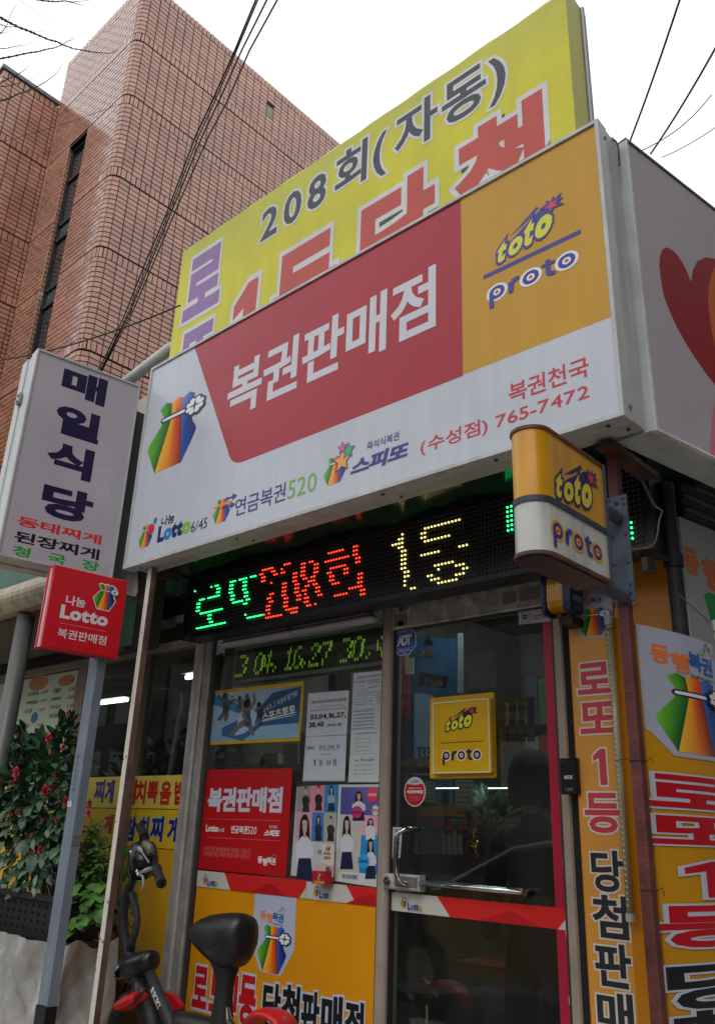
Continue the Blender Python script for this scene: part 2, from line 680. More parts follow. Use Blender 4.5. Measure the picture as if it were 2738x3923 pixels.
def proto(p, box, ring=WHITE, ink_=NAVY):
    if isinstance(box, list):
        box = p.bb(box)
    u0, v0, u1, v1 = box
    W_, H_ = u1 - u0, v1 - v0
    f = lambda a, b: (u0 + a * W_, v0 + b * H_)
    ru = .088 * W_
    rv = .285 * H_
    for a in (.125, .5, .875):
        cu, cv = f(a, .62 if a < .2 else .60)
        p.ell(cu, cv, ru * 1.38, rv * 1.30, ring)
        p.ell(cu, cv, ru, rv, ink_)
        p.ell(cu, cv, ru * .5, rv * .5, ring)
        p.ell(cu, cv, ru * .24, rv * .24, S(215, 35, 60))
        if a < .2:
            p.n += p.step
            p.rect(*f(.037, .0), *f(.037 + .052, .62), ink_)
        p.n -= p.step * 4
    p.n += p.step * 5
    p.rect(*f(.255, .30), *f(.31, .78), ink_)
    p.shape([f(*q) for q in [(.31, .50), (.31, .78), (.285, .86), (.32, .90), (.38, .90), (.38, .74), (.345, .73), (.325, .68)]], ink_)
    p.rect(*f(.66, .42), *f(.71, 1.0), ink_)
    p.rect(*f(.62, .76), *f(.76, .88), ink_)
    p.shape([f(*q) for q in [(.66, .44), (.68, .33), (.72, .28), (.76, .28), (.76, .42), (.735, .42), (.71, .50)]], ink_)


def dhl(p, box, white=False, sub=True):
    """the two-colour four-syllable word mark with its little figures"""
    if isinstance(box, list):
        box = p.bb(box)
    u0, v0, u1, v1 = box
    W_, H_ = u1 - u0, v1 - v0
    f = lambda a, b: (u0 + a * W_, v0 + b * H_)
    o_, b_ = S(232, 120, 50), S(30, 95, 170)
    if white:
        o_ = b_ = WHITE
    p.text('동', (*f(0, .22), *f(.26, .66)), o_, wt=.035)
    p.text('행', (*f(.27, .08), *f(.54, .56)), o_, wt=.035)
    p.text('복', (*f(.53, .22), *f(.77, .66)), b_, wt=.035)
    p.text('권', (*f(.76, .18), *f(1.0, .62)), b_, wt=.035)
    if sub:
        p.text('DongHang Lottery', (*f(.55, .02), *f(1.0, .12)), S(40, 40, 45), wt=.01)
    for a, b, ra, rb, c in [(.80, .72, .035, .05, S(120, 190, 60)), (.86, .80, .02, .08, S(0, 150, 170)), (.90, .95, .03, .04, S(180, 30, 120)),
                            (.96, .86, .035, .045, S(130, 50, 140)), (1.02, .78, .025, .035, S(240, 170, 60)), (1.04, .70, .02, .06, S(235, 110, 80))]:
        p.ell(*f(a, b), ra * W_, rb * H_, c, 12)
        p.n -= p.step
    p.n += p.step


def lotto(p, box, white=False, six=False):
    if isinstance(box, list):
        box = p.bb(box)
    u0, v0, u1, v1 = box
    n_, g_, b_ = S(25, 40, 100), S(130, 195, 40), S(30, 130, 200)
    cols = [n_, b_, n_, n_, g_] if not white else [WHITE] * 5
    p.text('Lotto', box, n_, wt=.035, cols=cols, gap=.09)
# ================================================================== ground
m = MB()
m.poly([(-400, -400, 0), (400, -400, 0), (400, 400, 0), (-400, 400, 0)], S(92, 90, 88))
m.build('ground', CONC, kind='structure')
m = MB()
m.poly([(-60, -9, .004), (60, -9, .004), (60, -.6, .004), (-60, -.6, .004)], (.05, .05, .052))
m.build('road', vmat('asphalt', .9, amt=.35, scale=30, bump=.6, bscale=90), kind='structure')
m = MB()
m.box(-60, -.6, -.1, 60, 12, .12, S(158, 152, 144))
m.build('pavement', CONC, kind='structure')

# ================================================================== main shop sign
SGY = 1.9
X0, X1, Z0, Z1 = -3.187, -.822, EYE + 1.0545, EYE + 2.084
sign = thing('shop_sign', 'long white red and orange lottery shop sign box above the door with the phone number', 'sign', (-2.0, 2.0, Z0))
m = MB()
fr = S(196, 198, 196)
PS = FY(SGY)
m.pbox(PS, X0, X1, Z0, Z1, -.055, -.008, fr)
for a in [(X0, X1, Z0, Z0 + .012), (X0, X1, Z1 - .012, Z1), (X0, X0 + .012, Z0 + .012, Z1 - .012), (X1 - .012, X1, Z0 + .012, Z1 - .012)]:
    m.pbox(PS, *a, -.008, .0, fr)
m.build('frame', ALU, sign)
m = MB()
m.pbox(PS, X0 + .03, X1, Z0 + .004, Z1 - .01, -.125, -.0575, S(186, 188, 184))
m.build('rear_casing', ALU, sign)
m = MB()
for u in (X0 + .1, X0 + .75, X0 + 1.5, X1 - .42, X1 - .06):
    m.tube([(u, SGY + .03, Z0 - .002), (u, SGY + .03, Z0 - .006)], .006, S(90, 85, 75), 8)
    m.tube([(u + .03, SGY + .09, Z0 + .002), (u + .03, SGY + .09, Z0 - .003)], .005, S(90, 85, 75), 8)
for v in (Z0 + .04, Z1 - .05):
    m.tube([(X1, SGY + .04, v), (X1 + .004, SGY + .04, v)], .006, S(110, 108, 100), 8)
m.build('rivet', ALU, sign, kind='stuff')

p = Print(PS, -.0075)
u0, u1, v0, v1 = X0 + .012, X1 - .012, Z0 + .012, Z1 - .012
p.rect(u0, v0, u1, v1, (.56, .59, .645))
# red field with its slanted left side and rounded corner
tl = p.P(('Y', 988, 98))[0][0]
a = p.P(('D', 597, 870), ('D', 665, 918), ('E', 597, 705), ('E', 300, 822))
xr, zb = a[2][0], a[2][1]
ax, az = a[0]
pts = [(tl, v1), (ax, zb + .075)]
cx_ = ax + .085
for i in range(9):
    t = i / 8
    q = (1 - t) ** 2, 2 * t * (1 - t), t * t
    pts.append((q[0] * (ax + .002) + q[1] * (ax + .03) + q[2] * (ax + .11), q[0] * (zb + .07) + q[1] * (zb) + q[2] * zb))
pts += [(xr, zb), (xr, v1)]
SIGNRED = S(172, 12, 38)
p.shape(pts, SIGNRED)
ob = p.P(('E', 1524, 336))[0][1]
p.shape([(xr, zb + .004), (u1, zb + .004), (u1, v1), (xr, v1)], S(200, 148, 16))
p.build('printed_face', vmat('sign_face_film', .25, amt=.08, scale=2.2, spec=.42, streak=.05), sign)
q = Print(PS, p.n + .0004)
CT = lambda nm='lettering': q.cut(nm, PRINT, sign)
LET = (.62, .62, .66)
CT()
q.text('복권판매점', [('D', 597, 505), ('D', 740, 590), ('E', 431, 15), ('E', 230, 480)], LET, wt=.024)
RD2 = S(200, 40, 62)
CT()
q.text('복권천국', [('E', 876, 800), ('E', 968, 845), ('E', 1345, 585), ('E', 1366, 640)], RD2, wt=.012)
CT()
q.text('(수성점) 765-7472', [('E', 336, 1130), ('E', 352, 1196), ('E', 1372, 840), ('E', 1345, 748)], RD2, wt=.010)
VIO = S(58, 52, 130)
CT()
q.text('연금복권', [('D', 642, 1190), ('D', 672, 1240), ('D', 948, 1140), ('D', 930, 1042)], VIO, wt=.008)
CT()
q.text('520', [('D', 962, 1130), ('D', 975, 1140), ('D', 1138, 1080), ('D', 1120, 978)], S(120, 175, 80), wt=.001)
CT()
q.text('나눔', [('D', 190, 1285), ('D', 205, 1305), ('D', 268, 1275), ('D', 250, 1232)], NAVY, wt=.022)
CT()
q.text('Lotto', [('D', 163, 1400), ('D', 175, 1404), ('D', 363, 1345), ('D', 175, 1310), ('D', 250, 1290)], NAVY, wt=.06,
       cols=[NAVY, S(20, 130, 200), NAVY, NAVY, S(125, 190, 50)])
CT()
q.text('6/45', [('D', 370, 1338), ('D', 385, 1344), ('D', 468, 1312), ('D', 455, 1255)], NAVY, wt=.005)
CT()
q.text('즉석식복권', [('D', 1450, 830), ('E', 8, 1150), ('E', 205, 1095), ('E', 200, 1045)], VIO, wt=.008)
CT()
q.text('스피또', [('D', 1345, 965), ('D', 1362, 998), ('E', 275, 1195), ('E', 270, 1100)], VIO, wt=.05, shear=.18)
CT()
bag(q, [('D', 105, 850), ('D', 163, 976), ('D', 350, 487), ('D', 403, 700)])
CT('logo')
bag(q, [('D', 50, 1400), ('D', 72, 1441), ('D', 125, 1292), ('D', 138, 1330)], clover=False)
q.n += q.step
c = q.bb([('D', 115, 1345), ('D', 142, 1305)])
q.ell((c[0] + c[2]) / 2, (c[1] + c[3]) / 2, .022, .024, S(215, 30, 60))
q.ell((c[0] + c[2]) / 2 + .022, (c[1] + c[3]) / 2 + .035, .013, .014, S(20, 140, 120))
CT()
bag(q, [('D', 503, 1265), ('D', 527, 1292), ('D', 588, 1130), ('D', 610, 1200)], clover=False)
for (x0, y0, x1, y1, cc, ww) in [(512, 1195, 600, 1160, S(240, 150, 30), .010), (585, 1140, 632, 1124, VIO, .006), (560, 1196, 620, 1176, VIO, .006)]:
    aa = q.P(('D', x0, y0), ('D', x1, y1))
    q.line(aa[0], aa[1], ww, cc)
    q.shape([(aa[1][0] + .022, aa[1][1]), (aa[1][0] - .006, aa[1][1] + .014), (aa[1][0] - .006, aa[1][1] - .014)], cc)
CT('logo')
bag(q, [('D', 1182, 1020), ('D', 1215, 1056), ('D', 1282, 868), ('D', 1320, 945)], clover=False)
for x, y, r, cc in [(1298, 905, .040, S(240, 165, 60)), (1334, 843, .028, S(60, 170, 110)), (1299, 824, .020, S(225, 90, 140))]:
    aa = q.P(('D', x, y))[0]
    star(q, aa[0], aa[1], r * 1.25, VIO, inner=.5)
    star(q, aa[0], aa[1], r, cc, inner=.5)
IND = S(48, 52, 140)
CT('logo')
toto(q, [('B', 638, 1150), ('B', 650, 1156), ('B', 943, 905), ('B', 930, 842)], IND, S(222, 214, 40))
CT('logo')
aa = q.P(('B', 587, 1217), ('B', 1013, 1014))
hz = (aa[0][1] + aa[1][1]) / 2
q.rect(aa[0][0], hz - .008, aa[1][0], hz + .008, IND)
CT()
proto(q, [('B', 598, 1290), ('B', 612, 1357), ('B', 1005, 1110), ('B', 990, 1083)], WHITE, IND)
CT('logo')


# ================================================================== yellow banner behind
YB = 2.07
PYB = FY(YB)
k = YB
bx0, bx1 = -1.600 * k, -.4715 * k
bz0, bz1 = EYE + .95 * k, EYE + 1.437 * k
yb = thing('banner_sign', 'large yellow lightbox banner with red and purple Korean letters rising behind the shop sign', 'sign', (-2.1, YB, bz0))
m = MB()
m.pbox(PYB, bx0, bx1, bz0, bz1, -.16, -.03, S(170, 172, 172))
m.build('frame', ALU, yb)
p = Print(PYB, 0)
YEL, YE2 = S(214, 206, 36), S(198, 198, 70)
n = p.up()
# skin with rolled edges, sagging a little between the eyelets at the top
N = 26
vs, fs, cs = [], [], []
for i in range(N + 1):
    u = bx0 + (bx1 - bx0) * i / N
    sag = .006 * math.sin(i * 2.1) + .004 * math.sin(i * 4.3)
    for (v, nn, cc) in [(bz1 + sag - .01, -.06, YE2), (bz1 + sag, -.02, YE2), (bz1 - .03, 0, YE2), (bz1 - .30, 0, YEL), (bz0, 0, YEL)]:
        vs.append(PYB.w(u, v, nn + p.n))
        cs.append(cc)
for i in range(N):
    for j in range(4):
        fs.append((i * 5 + j, i * 5 + j + 1, i * 5 + j + 6, i * 5 + j + 5))
p.add(vs, fs, cs)
# side returns
for u, sgn in ((bx0, -1), (bx1, 1)):
    p.add([PYB.w(u, bz0, p.n), PYB.w(u, bz1 - .02, p.n), PYB.w(u + sgn * .004, bz1 - .02, -.10), PYB.w(u + sgn * .004, bz0, -.10)], [(0, 1, 2, 3)], S(206, 200, 70))
p.build('banner_skin', FLEX, yb)
q = Print(PYB, .0009)
OUT = (.68, .68, .67)
DKG = S(62, 64, 72)
q.text('208회(자동)', [('A', 1137, 1092), ('A', 1160, 1092), ('B', 683, 300), ('B', 652, 212)], DKG, wt=.024, outline=[(.075, OUT)], gap=.22, cell=.98)
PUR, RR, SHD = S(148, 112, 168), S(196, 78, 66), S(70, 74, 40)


q.cut('lettering', FLEX, yb)


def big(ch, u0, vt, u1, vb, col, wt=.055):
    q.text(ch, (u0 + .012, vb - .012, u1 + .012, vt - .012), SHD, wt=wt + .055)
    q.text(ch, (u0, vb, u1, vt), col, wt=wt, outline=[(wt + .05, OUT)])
    q.cut('letter', FLEX, yb)


def bigpx(ch, L, T_, R, frac, col, wt=.055):
    """L, T_, R pixel readings of the left, top and right edges; frac = height over width"""
    u0 = q.pl.uv(*L)[0]
    u1 = q.pl.uv(*R)[0]
    vt = q.pl.uv(*T_)[1]
    big(ch, u0, vt, u1, vt - (u1 - u0) * frac, col, wt)


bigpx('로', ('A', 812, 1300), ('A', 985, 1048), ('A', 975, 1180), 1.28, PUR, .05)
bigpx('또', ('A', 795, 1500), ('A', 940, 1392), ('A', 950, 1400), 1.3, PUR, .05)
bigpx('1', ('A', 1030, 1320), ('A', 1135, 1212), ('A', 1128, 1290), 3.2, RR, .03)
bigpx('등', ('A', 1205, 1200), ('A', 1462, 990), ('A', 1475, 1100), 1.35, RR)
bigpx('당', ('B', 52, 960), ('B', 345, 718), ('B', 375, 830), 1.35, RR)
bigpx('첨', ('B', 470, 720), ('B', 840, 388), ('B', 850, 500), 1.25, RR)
m = MB()
m.tube([PYB.w(bx1 + .006, bz0, -.12), PYB.w(bx1 + .006, bz1 - .01, -.12)], .009, S(160, 160, 165), 8)
m.build('edge_tube', ALU, yb)

# ================================================================== heart sign round the corner
hp = atZ('F', 1160, 665, Z0)
HX, HY = hp.x, hp.y
PH = PL((HX, HY), 79.2)
heart = thing('side_sign', 'white sign box with a large red and orange heart facing the side street', 'sign', (HX, HY, Z0))
hw = abs(atZ('F', 880, 770, Z0).x - HX)
m = MB()
gz = S(186, 190, 190)
Lh = 3.2
e = MB()


def horiz(mb, pts, z0, z1, col):
    k = len(pts)
    vs = [(a, b, z1) for a, b in pts] + [(a, b, z0) for a, b in pts]
    fs = [tuple(range(k)), tuple(range(2 * k - 1, k - 1, -1))] + [(i, k + i, k + (i + 1) % k, (i + 1) % k) for i in range(k)]
    mb.add(vs, fs, col)


uu = PH.u
pts = [(HX, HY), (HX + uu.x * Lh, HY + uu.y * Lh), (HX + uu.x * Lh - hw, HY + uu.y * Lh), (HX - hw, HY + .01)]
horiz(e, [(x, y) for x, y in pts], Z0 + .002, Z1 - .002, gz)
e.build('frame', ALU, heart)
m = MB()
m.pbox(PH, .0, Lh, Z1 - .002, Z1 + .008, -.06, .004, S(60, 58, 60))
m.pbox(PH, .0, Lh, Z0, Z0 + .008, -.01, .006, S(215, 216, 214))
m.pbox(PH, .0, .008, Z0 + .008, Z1 - .002, -.01, .006, S(200, 202, 200))
m.build('edge_trim', ALU, heart)
for d in (.55, 1.0):
    m = MB()
    a = PH.w(d, Z0 - .012, -.02)
    b = PH.w(d, Z0 - .012, -.24)
    m.box(a[0] - .10, a[1] - .015, Z0 - .03, a[0] + .0, a[1] + .02, Z0 - .004, S(80, 74, 66))
    m.build('bracket', RUST, heart)
p = Print(PH, .001)
p.rect(.008, Z0 + .008, Lh, Z1 - .006, S(172, 164, 170))


def pxs(k, L):
    return [(k, x, y) for x, y in L]


hl = [(440, 545), (420, 490), (385, 425), (350, 378), (310, 355), (285, 365), (270, 400), (266, 450), (274, 530), (290, 620), (320, 700), (360, 790), (410, 880),
      (470, 975), (530, 1060), (600, 1145)]
q1 = p.P(*pxs('W', hl))
ua = q1[0][0]
# mirror the traced half lobe into the full heart
full = q1 + [(2 * q1[-1][0] - u, v) for u, v in reversed(q1[1:])]
tip = max(u for u, v in q1)
rl = p.P(*pxs('W', [(440, 545), (450, 480), (475, 430), (520, 410), (574, 418)]))
right_ = [(2 * tip - u + .0, v) for u, v in q1]
W2 = tip - q1[7][0]
heartpts = q1 + [(tip + .10, q1[-1][1] - .04)] + [(2 * tip + .2 - u, v - .01) for u, v in reversed(q1[5:])]
apex = rl
top = [(rl[-1][0] + .25, rl[-1][1] - .03), (rl[-1][0] + .12, rl[-1][1] + .01)]
poly_ = q1 + [(tip + .12, q1[-1][1] - .03), (tip + .40, q1[-1][1] + .35), (rl[-1][0] + .45, rl[-1][1] - .25)] + top + list(reversed(rl[1:]))
p.shape(poly_, S(140, 20, 26))
ol = p.P(*pxs('W', [(574, 460), (552, 500), (536, 580), (534, 660), (545, 760), (560, 850), (574, 905)]))
p.shape(ol + [(ol[-1][0] + .5, ol[-1][1] + .1), (ol[0][0] + .45, ol[0][1] - .1)], S(190, 92, 30))
fl = p.P(*pxs('W', [(572, 1190), (556, 1290), (543, 1490)]))
p.shape([fl[0], fl[1], fl[2], (fl[2][0] + .1, fl[2][1] - .05), (fl[0][0] + .3, fl[0][1])], S(205, 120, 130))
p.build('printed_face', vmat('side_face_film', .5, amt=.06, scale=3, spec=.3), heart)

# ================================================================== restaurant projecting sign
RX = -3.3
PR = PL((RX, 1.39), 81.5)
pr = [PR.uv('Z', 134, 1328), PR.uv('Z', 536, 1478), PR.uv('Z', 0, 2140), PR.uv('Z', 434, 2208)]
ru0, ru1 = (pr[0][0] + pr[2][0]) / 2, (pr[1][0] + pr[3][0]) / 2
rv0, rv1 = (pr[2][1] + pr[3][1]) / 2, (pr[0][1] + pr[1][1]) / 2
rs = thing('restaurant_sign', 'tall grey-white projecting sign box with navy Korean letters for the restaurant', 'sign', (RX, 1.7, rv0))
m = MB()
th = .26
c1 = S(205, 208, 206)
m.pbox(PR, ru0, ru1, rv0, rv1, -.075, -.004, c1)
m.pbox(PR, ru0 + .004, ru1, rv0 + .006, rv1 - .006, -.125, -.079, S(195, 199, 197))
m.pbox(PR, ru0, ru1, rv0, rv1, -.20, -.129, c1)
m.build('casing', ALU, rs)
m = MB()
for a in [(ru0, ru1, rv0, rv0 + .008), (ru0, ru1, rv1 - .008, rv1), (ru0, ru0 + .008, rv0 + .008, rv1 - .008), (ru1 - .008, ru1, rv0 + .008, rv1 - .008)]:
    m.pbox(PR, *a, -.004, .003, S(188, 190, 188))
m.build('frame', ALU, rs)
m = MB()
m.pbox(PR, ru0 - .012, ru0, rv1 - .24, rv1 - .19, -.14, -.10, S(170, 170, 165))
m.tube([PR.w(ru0 - .012, rv1 - .20, -.12), PR.w(ru0 - .016, rv1 - .20, -.12)], .006, S(40, 40, 40), 6)
m.tube([PR.w(ru0 - .012, rv1 - .23, -.12), PR.w(ru0 - .016, rv1 - .23, -.12)], .006, S(40, 40, 40), 6)
m.build('hinge', STEEL, rs)
p = Print(PR, -.003)
p.rect(ru0 + .008, rv0 + .008, ru1 - .008, rv1 - .008, S(176, 172, 180))
p.cut('printed_face', vmat('rest_face_film', .25, amt=.10, scale=3, spec=.5), rs)
p.n = p.base = -.0027
NV = S(24, 16, 62)
for ch, pts in [('매', [(380, 270), (400, 168), (665, 255), (640, 418)]), ('일', [(350, 440), (398, 400), (612, 470), (600, 648)]),
                ('식', [(295, 710), (425, 648), (585, 690), (555, 880)]), ('당', [(262, 950), (290, 876), (578, 990), (400, 1110)])]:
    p.text(ch, [('C', x, y) for x, y in pts], NV, wt=.05)
    p.cut('letter', PRINT, rs)
p.text('동태찌게', [('C', 108, 1110), ('C', 130, 1082), ('C', 628, 1210), ('C', 610, 1252), ('C', 150, 1150)], S(205, 35, 45), wt=.03)
p.cut('lettering', PRINT, rs)
p.text('된장찌게', [('C', 92, 1200), ('C', 110, 1172), ('C', 615, 1300), ('C', 595, 1340), ('C', 135, 1250)], S(20, 14, 30), wt=.03)
p.cut('lettering', PRINT, rs)
p.text('청', [('C', 78, 1300), ('C', 100, 1263), ('C', 190, 1305), ('C', 180, 1345)], S(35, 150, 45), wt=.03)
p.cut('lettering', PRINT, rs)
p.text('국', [('C', 296, 1340), ('C', 310, 1308), ('C', 408, 1352), ('C', 390, 1386)], S(35, 150, 45), wt=.03)
p.cut('lettering', PRINT, rs)
p.text('장', [('C', 505, 1375), ('C', 520, 1350), ('C', 615, 1385), ('C', 600, 1428)], S(35, 150, 45), wt=.03)
p.cut('lettering', PRINT, rs)

m = MB()
a = PR.w(ru1 + .03, 0, -.10)
m.box(a[0] - .03, a[1] - .01, 2.2, a[0] + .03, a[1] + .05, rv1 - .10, S(96, 100, 98))
b = (a[0], 2.7)
for z in (rv0 + .2, rv1 - .3):
    m.box(a[0] - .02, a[1] + .05, z, a[0] + .02, 2.7, z + .04, S(96, 100, 98))
solo(m, 'sign_bracket', ALU, 'grey steel bracket holding the restaurant sign to the wall', 'bracket')

# ================================================================== red lotto box
LX = -3.03
PLr = PL((LX, 1.5), 84)
pr = [PLr.uv('Z', 210, 2166), PLr.uv('Z', 493, 2222), PLr.uv('Z', 156, 2484), PLr.uv('Z', 452, 2518)]
a0, a1 = (pr[0][0] + pr[2][0]) / 2, (pr[1][0] + pr[3][0]) / 2
b0, b1 = (pr[2][1] + pr[3][1]) / 2, (pr[0][1] + pr[1][1]) / 2
lb = thing('lotto_box_sign', 'square red light box sign with a lucky bag on top of the grey post', 'sign', (LX, 1.65, b0))
m = MB()
m.bbox_bev(PLr, a0, a1, b0, b1, -.018, 0, .003, RED)
m.bbox_bev(PLr, a0, a1, b0, b1, -.062, -.054, .001, RED)
m.build('face_plate', PLAST, lb)
m = MB()
m.pbox(PLr, a0 + .006, a1 - .006, b0 + .006, b1 - .006, -.054, -.018, S(200, 196, 192))
m.build('light_body', PLAST, lb)
p = Print(PLr, .0006)
LT = (.72, .70, .72)
p.text('나눔', [('P', 508, 500), ('P', 520, 458), ('P', 658, 525), ('P', 640, 558)], LT, wt=.025)
p.cut('lettering', PRINT, lb)
p.text('Lotto', [('P', 462, 610), ('P', 480, 532), ('P', 832, 640), ('P', 790, 698)], LT, wt=.05, gap=.08)
p.cut('lettering', PRINT, lb)
p.text('복권판매점', [('P', 442, 760), ('P', 465, 712), ('P', 818, 800), ('P', 800, 845)], LT, wt=.012)
p.cut('lettering', PRINT, lb)
aa = p.P(('P', 458, 680), ('P', 815, 732))
p.rect(aa[0][0], (aa[0][1] + aa[1][1]) / 2 - .0008, aa[1][0], (aa[0][1] + aa[1][1]) / 2 + .0008, S(230, 150, 150))
p.cut('rule', PRINT, lb)
bag(p, [('P', 720, 480), ('P', 740, 560), ('P', 888, 470), ('P', 870, 392), ('P', 850, 565)], border=True)
p.cut('logo', PRINT, lb)

# ================================================================== toto projecting light box
TS = .88
tr = .047
tc = TS + tr
ta, tb = -TS / .95 * 0, 0
ty0, ty1 = 1.725 / .95 * TS, 2.012 / .95 * TS
tz = [EYE + z / .95 * TS for z in (.648, .776, .792, .976)]
tb_ = thing('rounded_box_sign', 'weathered yellow and white plastic light box with a rounded nose on the rusty pole', 'sign', (-tc, ty1, tz[0]))


def nose(grow=0.0, y1=ty1, n=30):
    pts = [(-TS + grow, y1)]
    for i in range(n + 1):
        q = -math.pi * i / n
        pts.append((-tc + (tr + grow) * math.cos(q), ty0 + (tr + grow) * math.sin(q)))
    pts.append((-tc - tr - grow, y1))
    return pts


for (z0_, z1_, g, c, nm, mt) in [(tz[2], tz[3], 0, S(222, 158, 14), 'yellow_shell', OLDPL), (tz[0], tz[1], 0, S(205, 205, 196), 'white_shell', OLDPL),
                                 (tz[1], tz[2], .003, S(62, 70, 84), 'middle_band', RUST), (tz[3], tz[3] + .008, .004, S(120, 62, 34), 'top_rim', RUST),
                                 (tz[0] - .008, tz[0], .004, S(96, 66, 50), 'bottom_rim', RUST)]:
    mm = MB()
    horiz(mm, nose(g), z0_, z1_, c)
    mm.build(nm, mt, tb_)
mm = MB()
horiz(mm, nose(-.006), tz[0] - .012, tz[0] - .0082, S(46, 48, 54))
mm.build('base_plate', ALU, tb_)
mm = MB()
mm.box(-tc - tr - .004, ty1, tz[0] - .008, -TS + .005, ty1 + .012, tz[3] + .008, S(72, 80, 90))
mm.build('rear_plate', ALU, tb_)
PT = PL((-TS, 0), 90)
p = Print(PT, .0008)
toto(p, [('F', 425, 1140), ('F', 440, 1010), ('F', 740, 1050), ('F', 640, 1262), ('F', 665, 940)], NAVY, S(225, 200, 40))
p.cut('logo', PRINT, tb_)
proto(p, [('F', 400, 1380), ('F', 440, 1320), ('F', 782, 1560), ('F', 640, 1625), ('F', 425, 1515)], S(225, 165, 30), S(50, 46, 130))
p.cut('logo', PRINT, tb_)
for z in (EYE + .83, EYE + .605):
    mm = MB()
    mm.tube([(-.928, ty1 + .01, z), (-.93, 2.045, z)], .017, S(70, 80, 92), 10)
    mm.build('mounting_arm', RUST, tb_)

# rusty pole and its plate
pole = thing('steel_pole', 'rust red square steel pole carrying the yellow rounded light box', 'pole', (-.935, 2.08, .1))
m = MB()
m.box(-.955, 2.056, .12, -.9265, 2.0845, Z0 + .06, S(104, 50, 42))
m.build('post', RUST, pole)
for z in (EYE + .585, EYE + .19, EYE - .105):
    m = MB()
    pts = [(-.957, 2.054, z), (-.9245, 2.054, z + .002), (-.9245, 2.087, z), (-.957, 2.087, z + .003), (-.957, 2.054, z)]
    m.tube(pts, .0012, S(70, 45, 38), 5)
    m.tube([(-.921, 2.08, z), (-.905, 2.07, z + .008), (-.90, 2.065, z - .01)], .001, S(70, 45, 38), 5)
    m.build('wire_tie', RUST, pole)
m = MB()
m.bbox_bev(FY(2.056), -.962, -.902, EYE + .594, EYE + .898, .0, .006, .002, S(76, 92, 108))
m.build('mounting_plate', RUST, pole)
m = MB()
for z in (.615, .64, .70, .78, .87, .886):
    for x in (-.952, -.912):
        m.tube([(x, 2.05, EYE + z), (x, 2.0465, EYE + z)], .0028, S(36, 38, 42), 6)
for z in (.62, .875):
    m.tube([(-.932, 2.05, EYE + z), (-.932, 2.0465, EYE + z)], .006, S(30, 26, 26), 8)
m.build('bolt', RUST, pole, kind='stuff')
m = MB()
m.box(-.96, 2.0, Z0 - .022, -.905, 2.30, Z0 - .006, S(80, 42, 34))
m.build('top_plate', RUST, pole)
import bmesh
# ================================================================== lottery shop front
FYY = 2.6
CX = -.93                       # street corner of the shop
shop = thing('lottery_shop', 'small street corner shop with aluminium framed door and window under the long sign', 'shop building', (-2.2, 2.6, .12))
WALLC = S(52, 46, 42)
m = MB()
m.box(-8.6, 5.55, .12, CX + .55, 5.7, 3.0, S(96, 92, 84))
m.build('back_wall', CONC, shop)
m = MB()
m.box(-3.50, 2.75, .12, -3.40, 5.55, 2.9, S(88, 84, 76))
m.build('side_wall', CONC, shop)
m = MB()
horiz(m, [(CX - .12, 2.66), (CX - .02, 2.66), (CX + .53, 5.55), (CX + .43, 5.55)], .12, 2.9, S(110, 104, 92))
m.build('side_wall', CONC, shop)
m = MB()
horiz(m, [(-3.52, 2.56), (CX - .02, 2.56), (CX + .6, 5.9), (-3.52, 5.9)], 2.92, 3.04, S(70, 66, 60))
m.build('roof', CONC, shop)
m = MB()
m.box(-3.395, 2.66, .122, CX - .1, 5.545, .14, S(70, 62, 54))
m.build('floor', CONC, shop)
# dark glossy soffit between sign and shop front
m = MB()
sof = EYE + 1.16
N = 14
vs, fs = [], []
for i in range(N + 1):
    for j in range(6):
        x = -3.42 + (CX + .02 + 3.42) * i / N
        y = 2.03 + (2.70 - 2.03) * j / 5
        vs.append((x, y, sof + .02 * math.sin(i * 1.9 + j) * math.sin(j * .63) - .012 * math.sin(j * 1.5 + i * .5)))
for i in range(N):
    for j in range(5):
        a = i * 6 + j
        fs.append((a, a + 1, a + 7, a + 6))
m.add(vs, fs, S(30, 62, 48))  # green in the base colour stands in for the LED board's glow
m.build('soffit', TARP, shop, smooth=True)
m = MB()
m.box(-3.50, 2.62, EYE + .93, CX - .3, 2.70, 2.92, S(30, 27, 25))
m.build('lintel', CONC, shop)

FR = S(164, 150, 136)
FRD = S(70, 64, 58)
FRL = S(166, 160, 152)
zt = EYE + .79
# door case
for nm, a, c in [('door_jamb', (-2.252, -2.204, .12, EYE + .90), FR), ('door_jamb', (-1.457, -1.420, .12, EYE + .90), FR)]:
    m = MB()
    m.bbox_bev(FY(2.6), *a, -.07, 0, .003, c)
    m.bbox_bev(FY(2.6), a[0] + .004, a[1] - .004, a[2], a[3], 0, .004, .002, c)
    m.build(nm, ALU, shop)
m = MB()
m.bbox_bev(FY(2.6), -2.203, -1.458, zt, EYE + .905, -.07, .002, .003, S(205, 198, 190))
m.build('door_header', vmat('worn_aluminium', .45, metal=.15, amt=.4, scale=22, streak=.3), shop)
m = MB()
for x0, x1, z0, z1 in [(-1.66, -1.60, .815, .86), (-1.585, -1.50, .815, .86), (-2.19, -2.12, .80, .85), (-2.17, -2.14, .80, .82)]:
    m.pbox(FY(2.6), x0, x1, EYE + z0, EYE + z1, .0022, .0034, S(128, 122, 112))
m.build('tape_residue', PAPER, shop, kind='stuff')
m = MB()
m.box(-1.4195, 2.60, .12, -1.374, 2.68, EYE + .9, S(24, 21, 20))
m.build('frame_gap', CONC, shop)

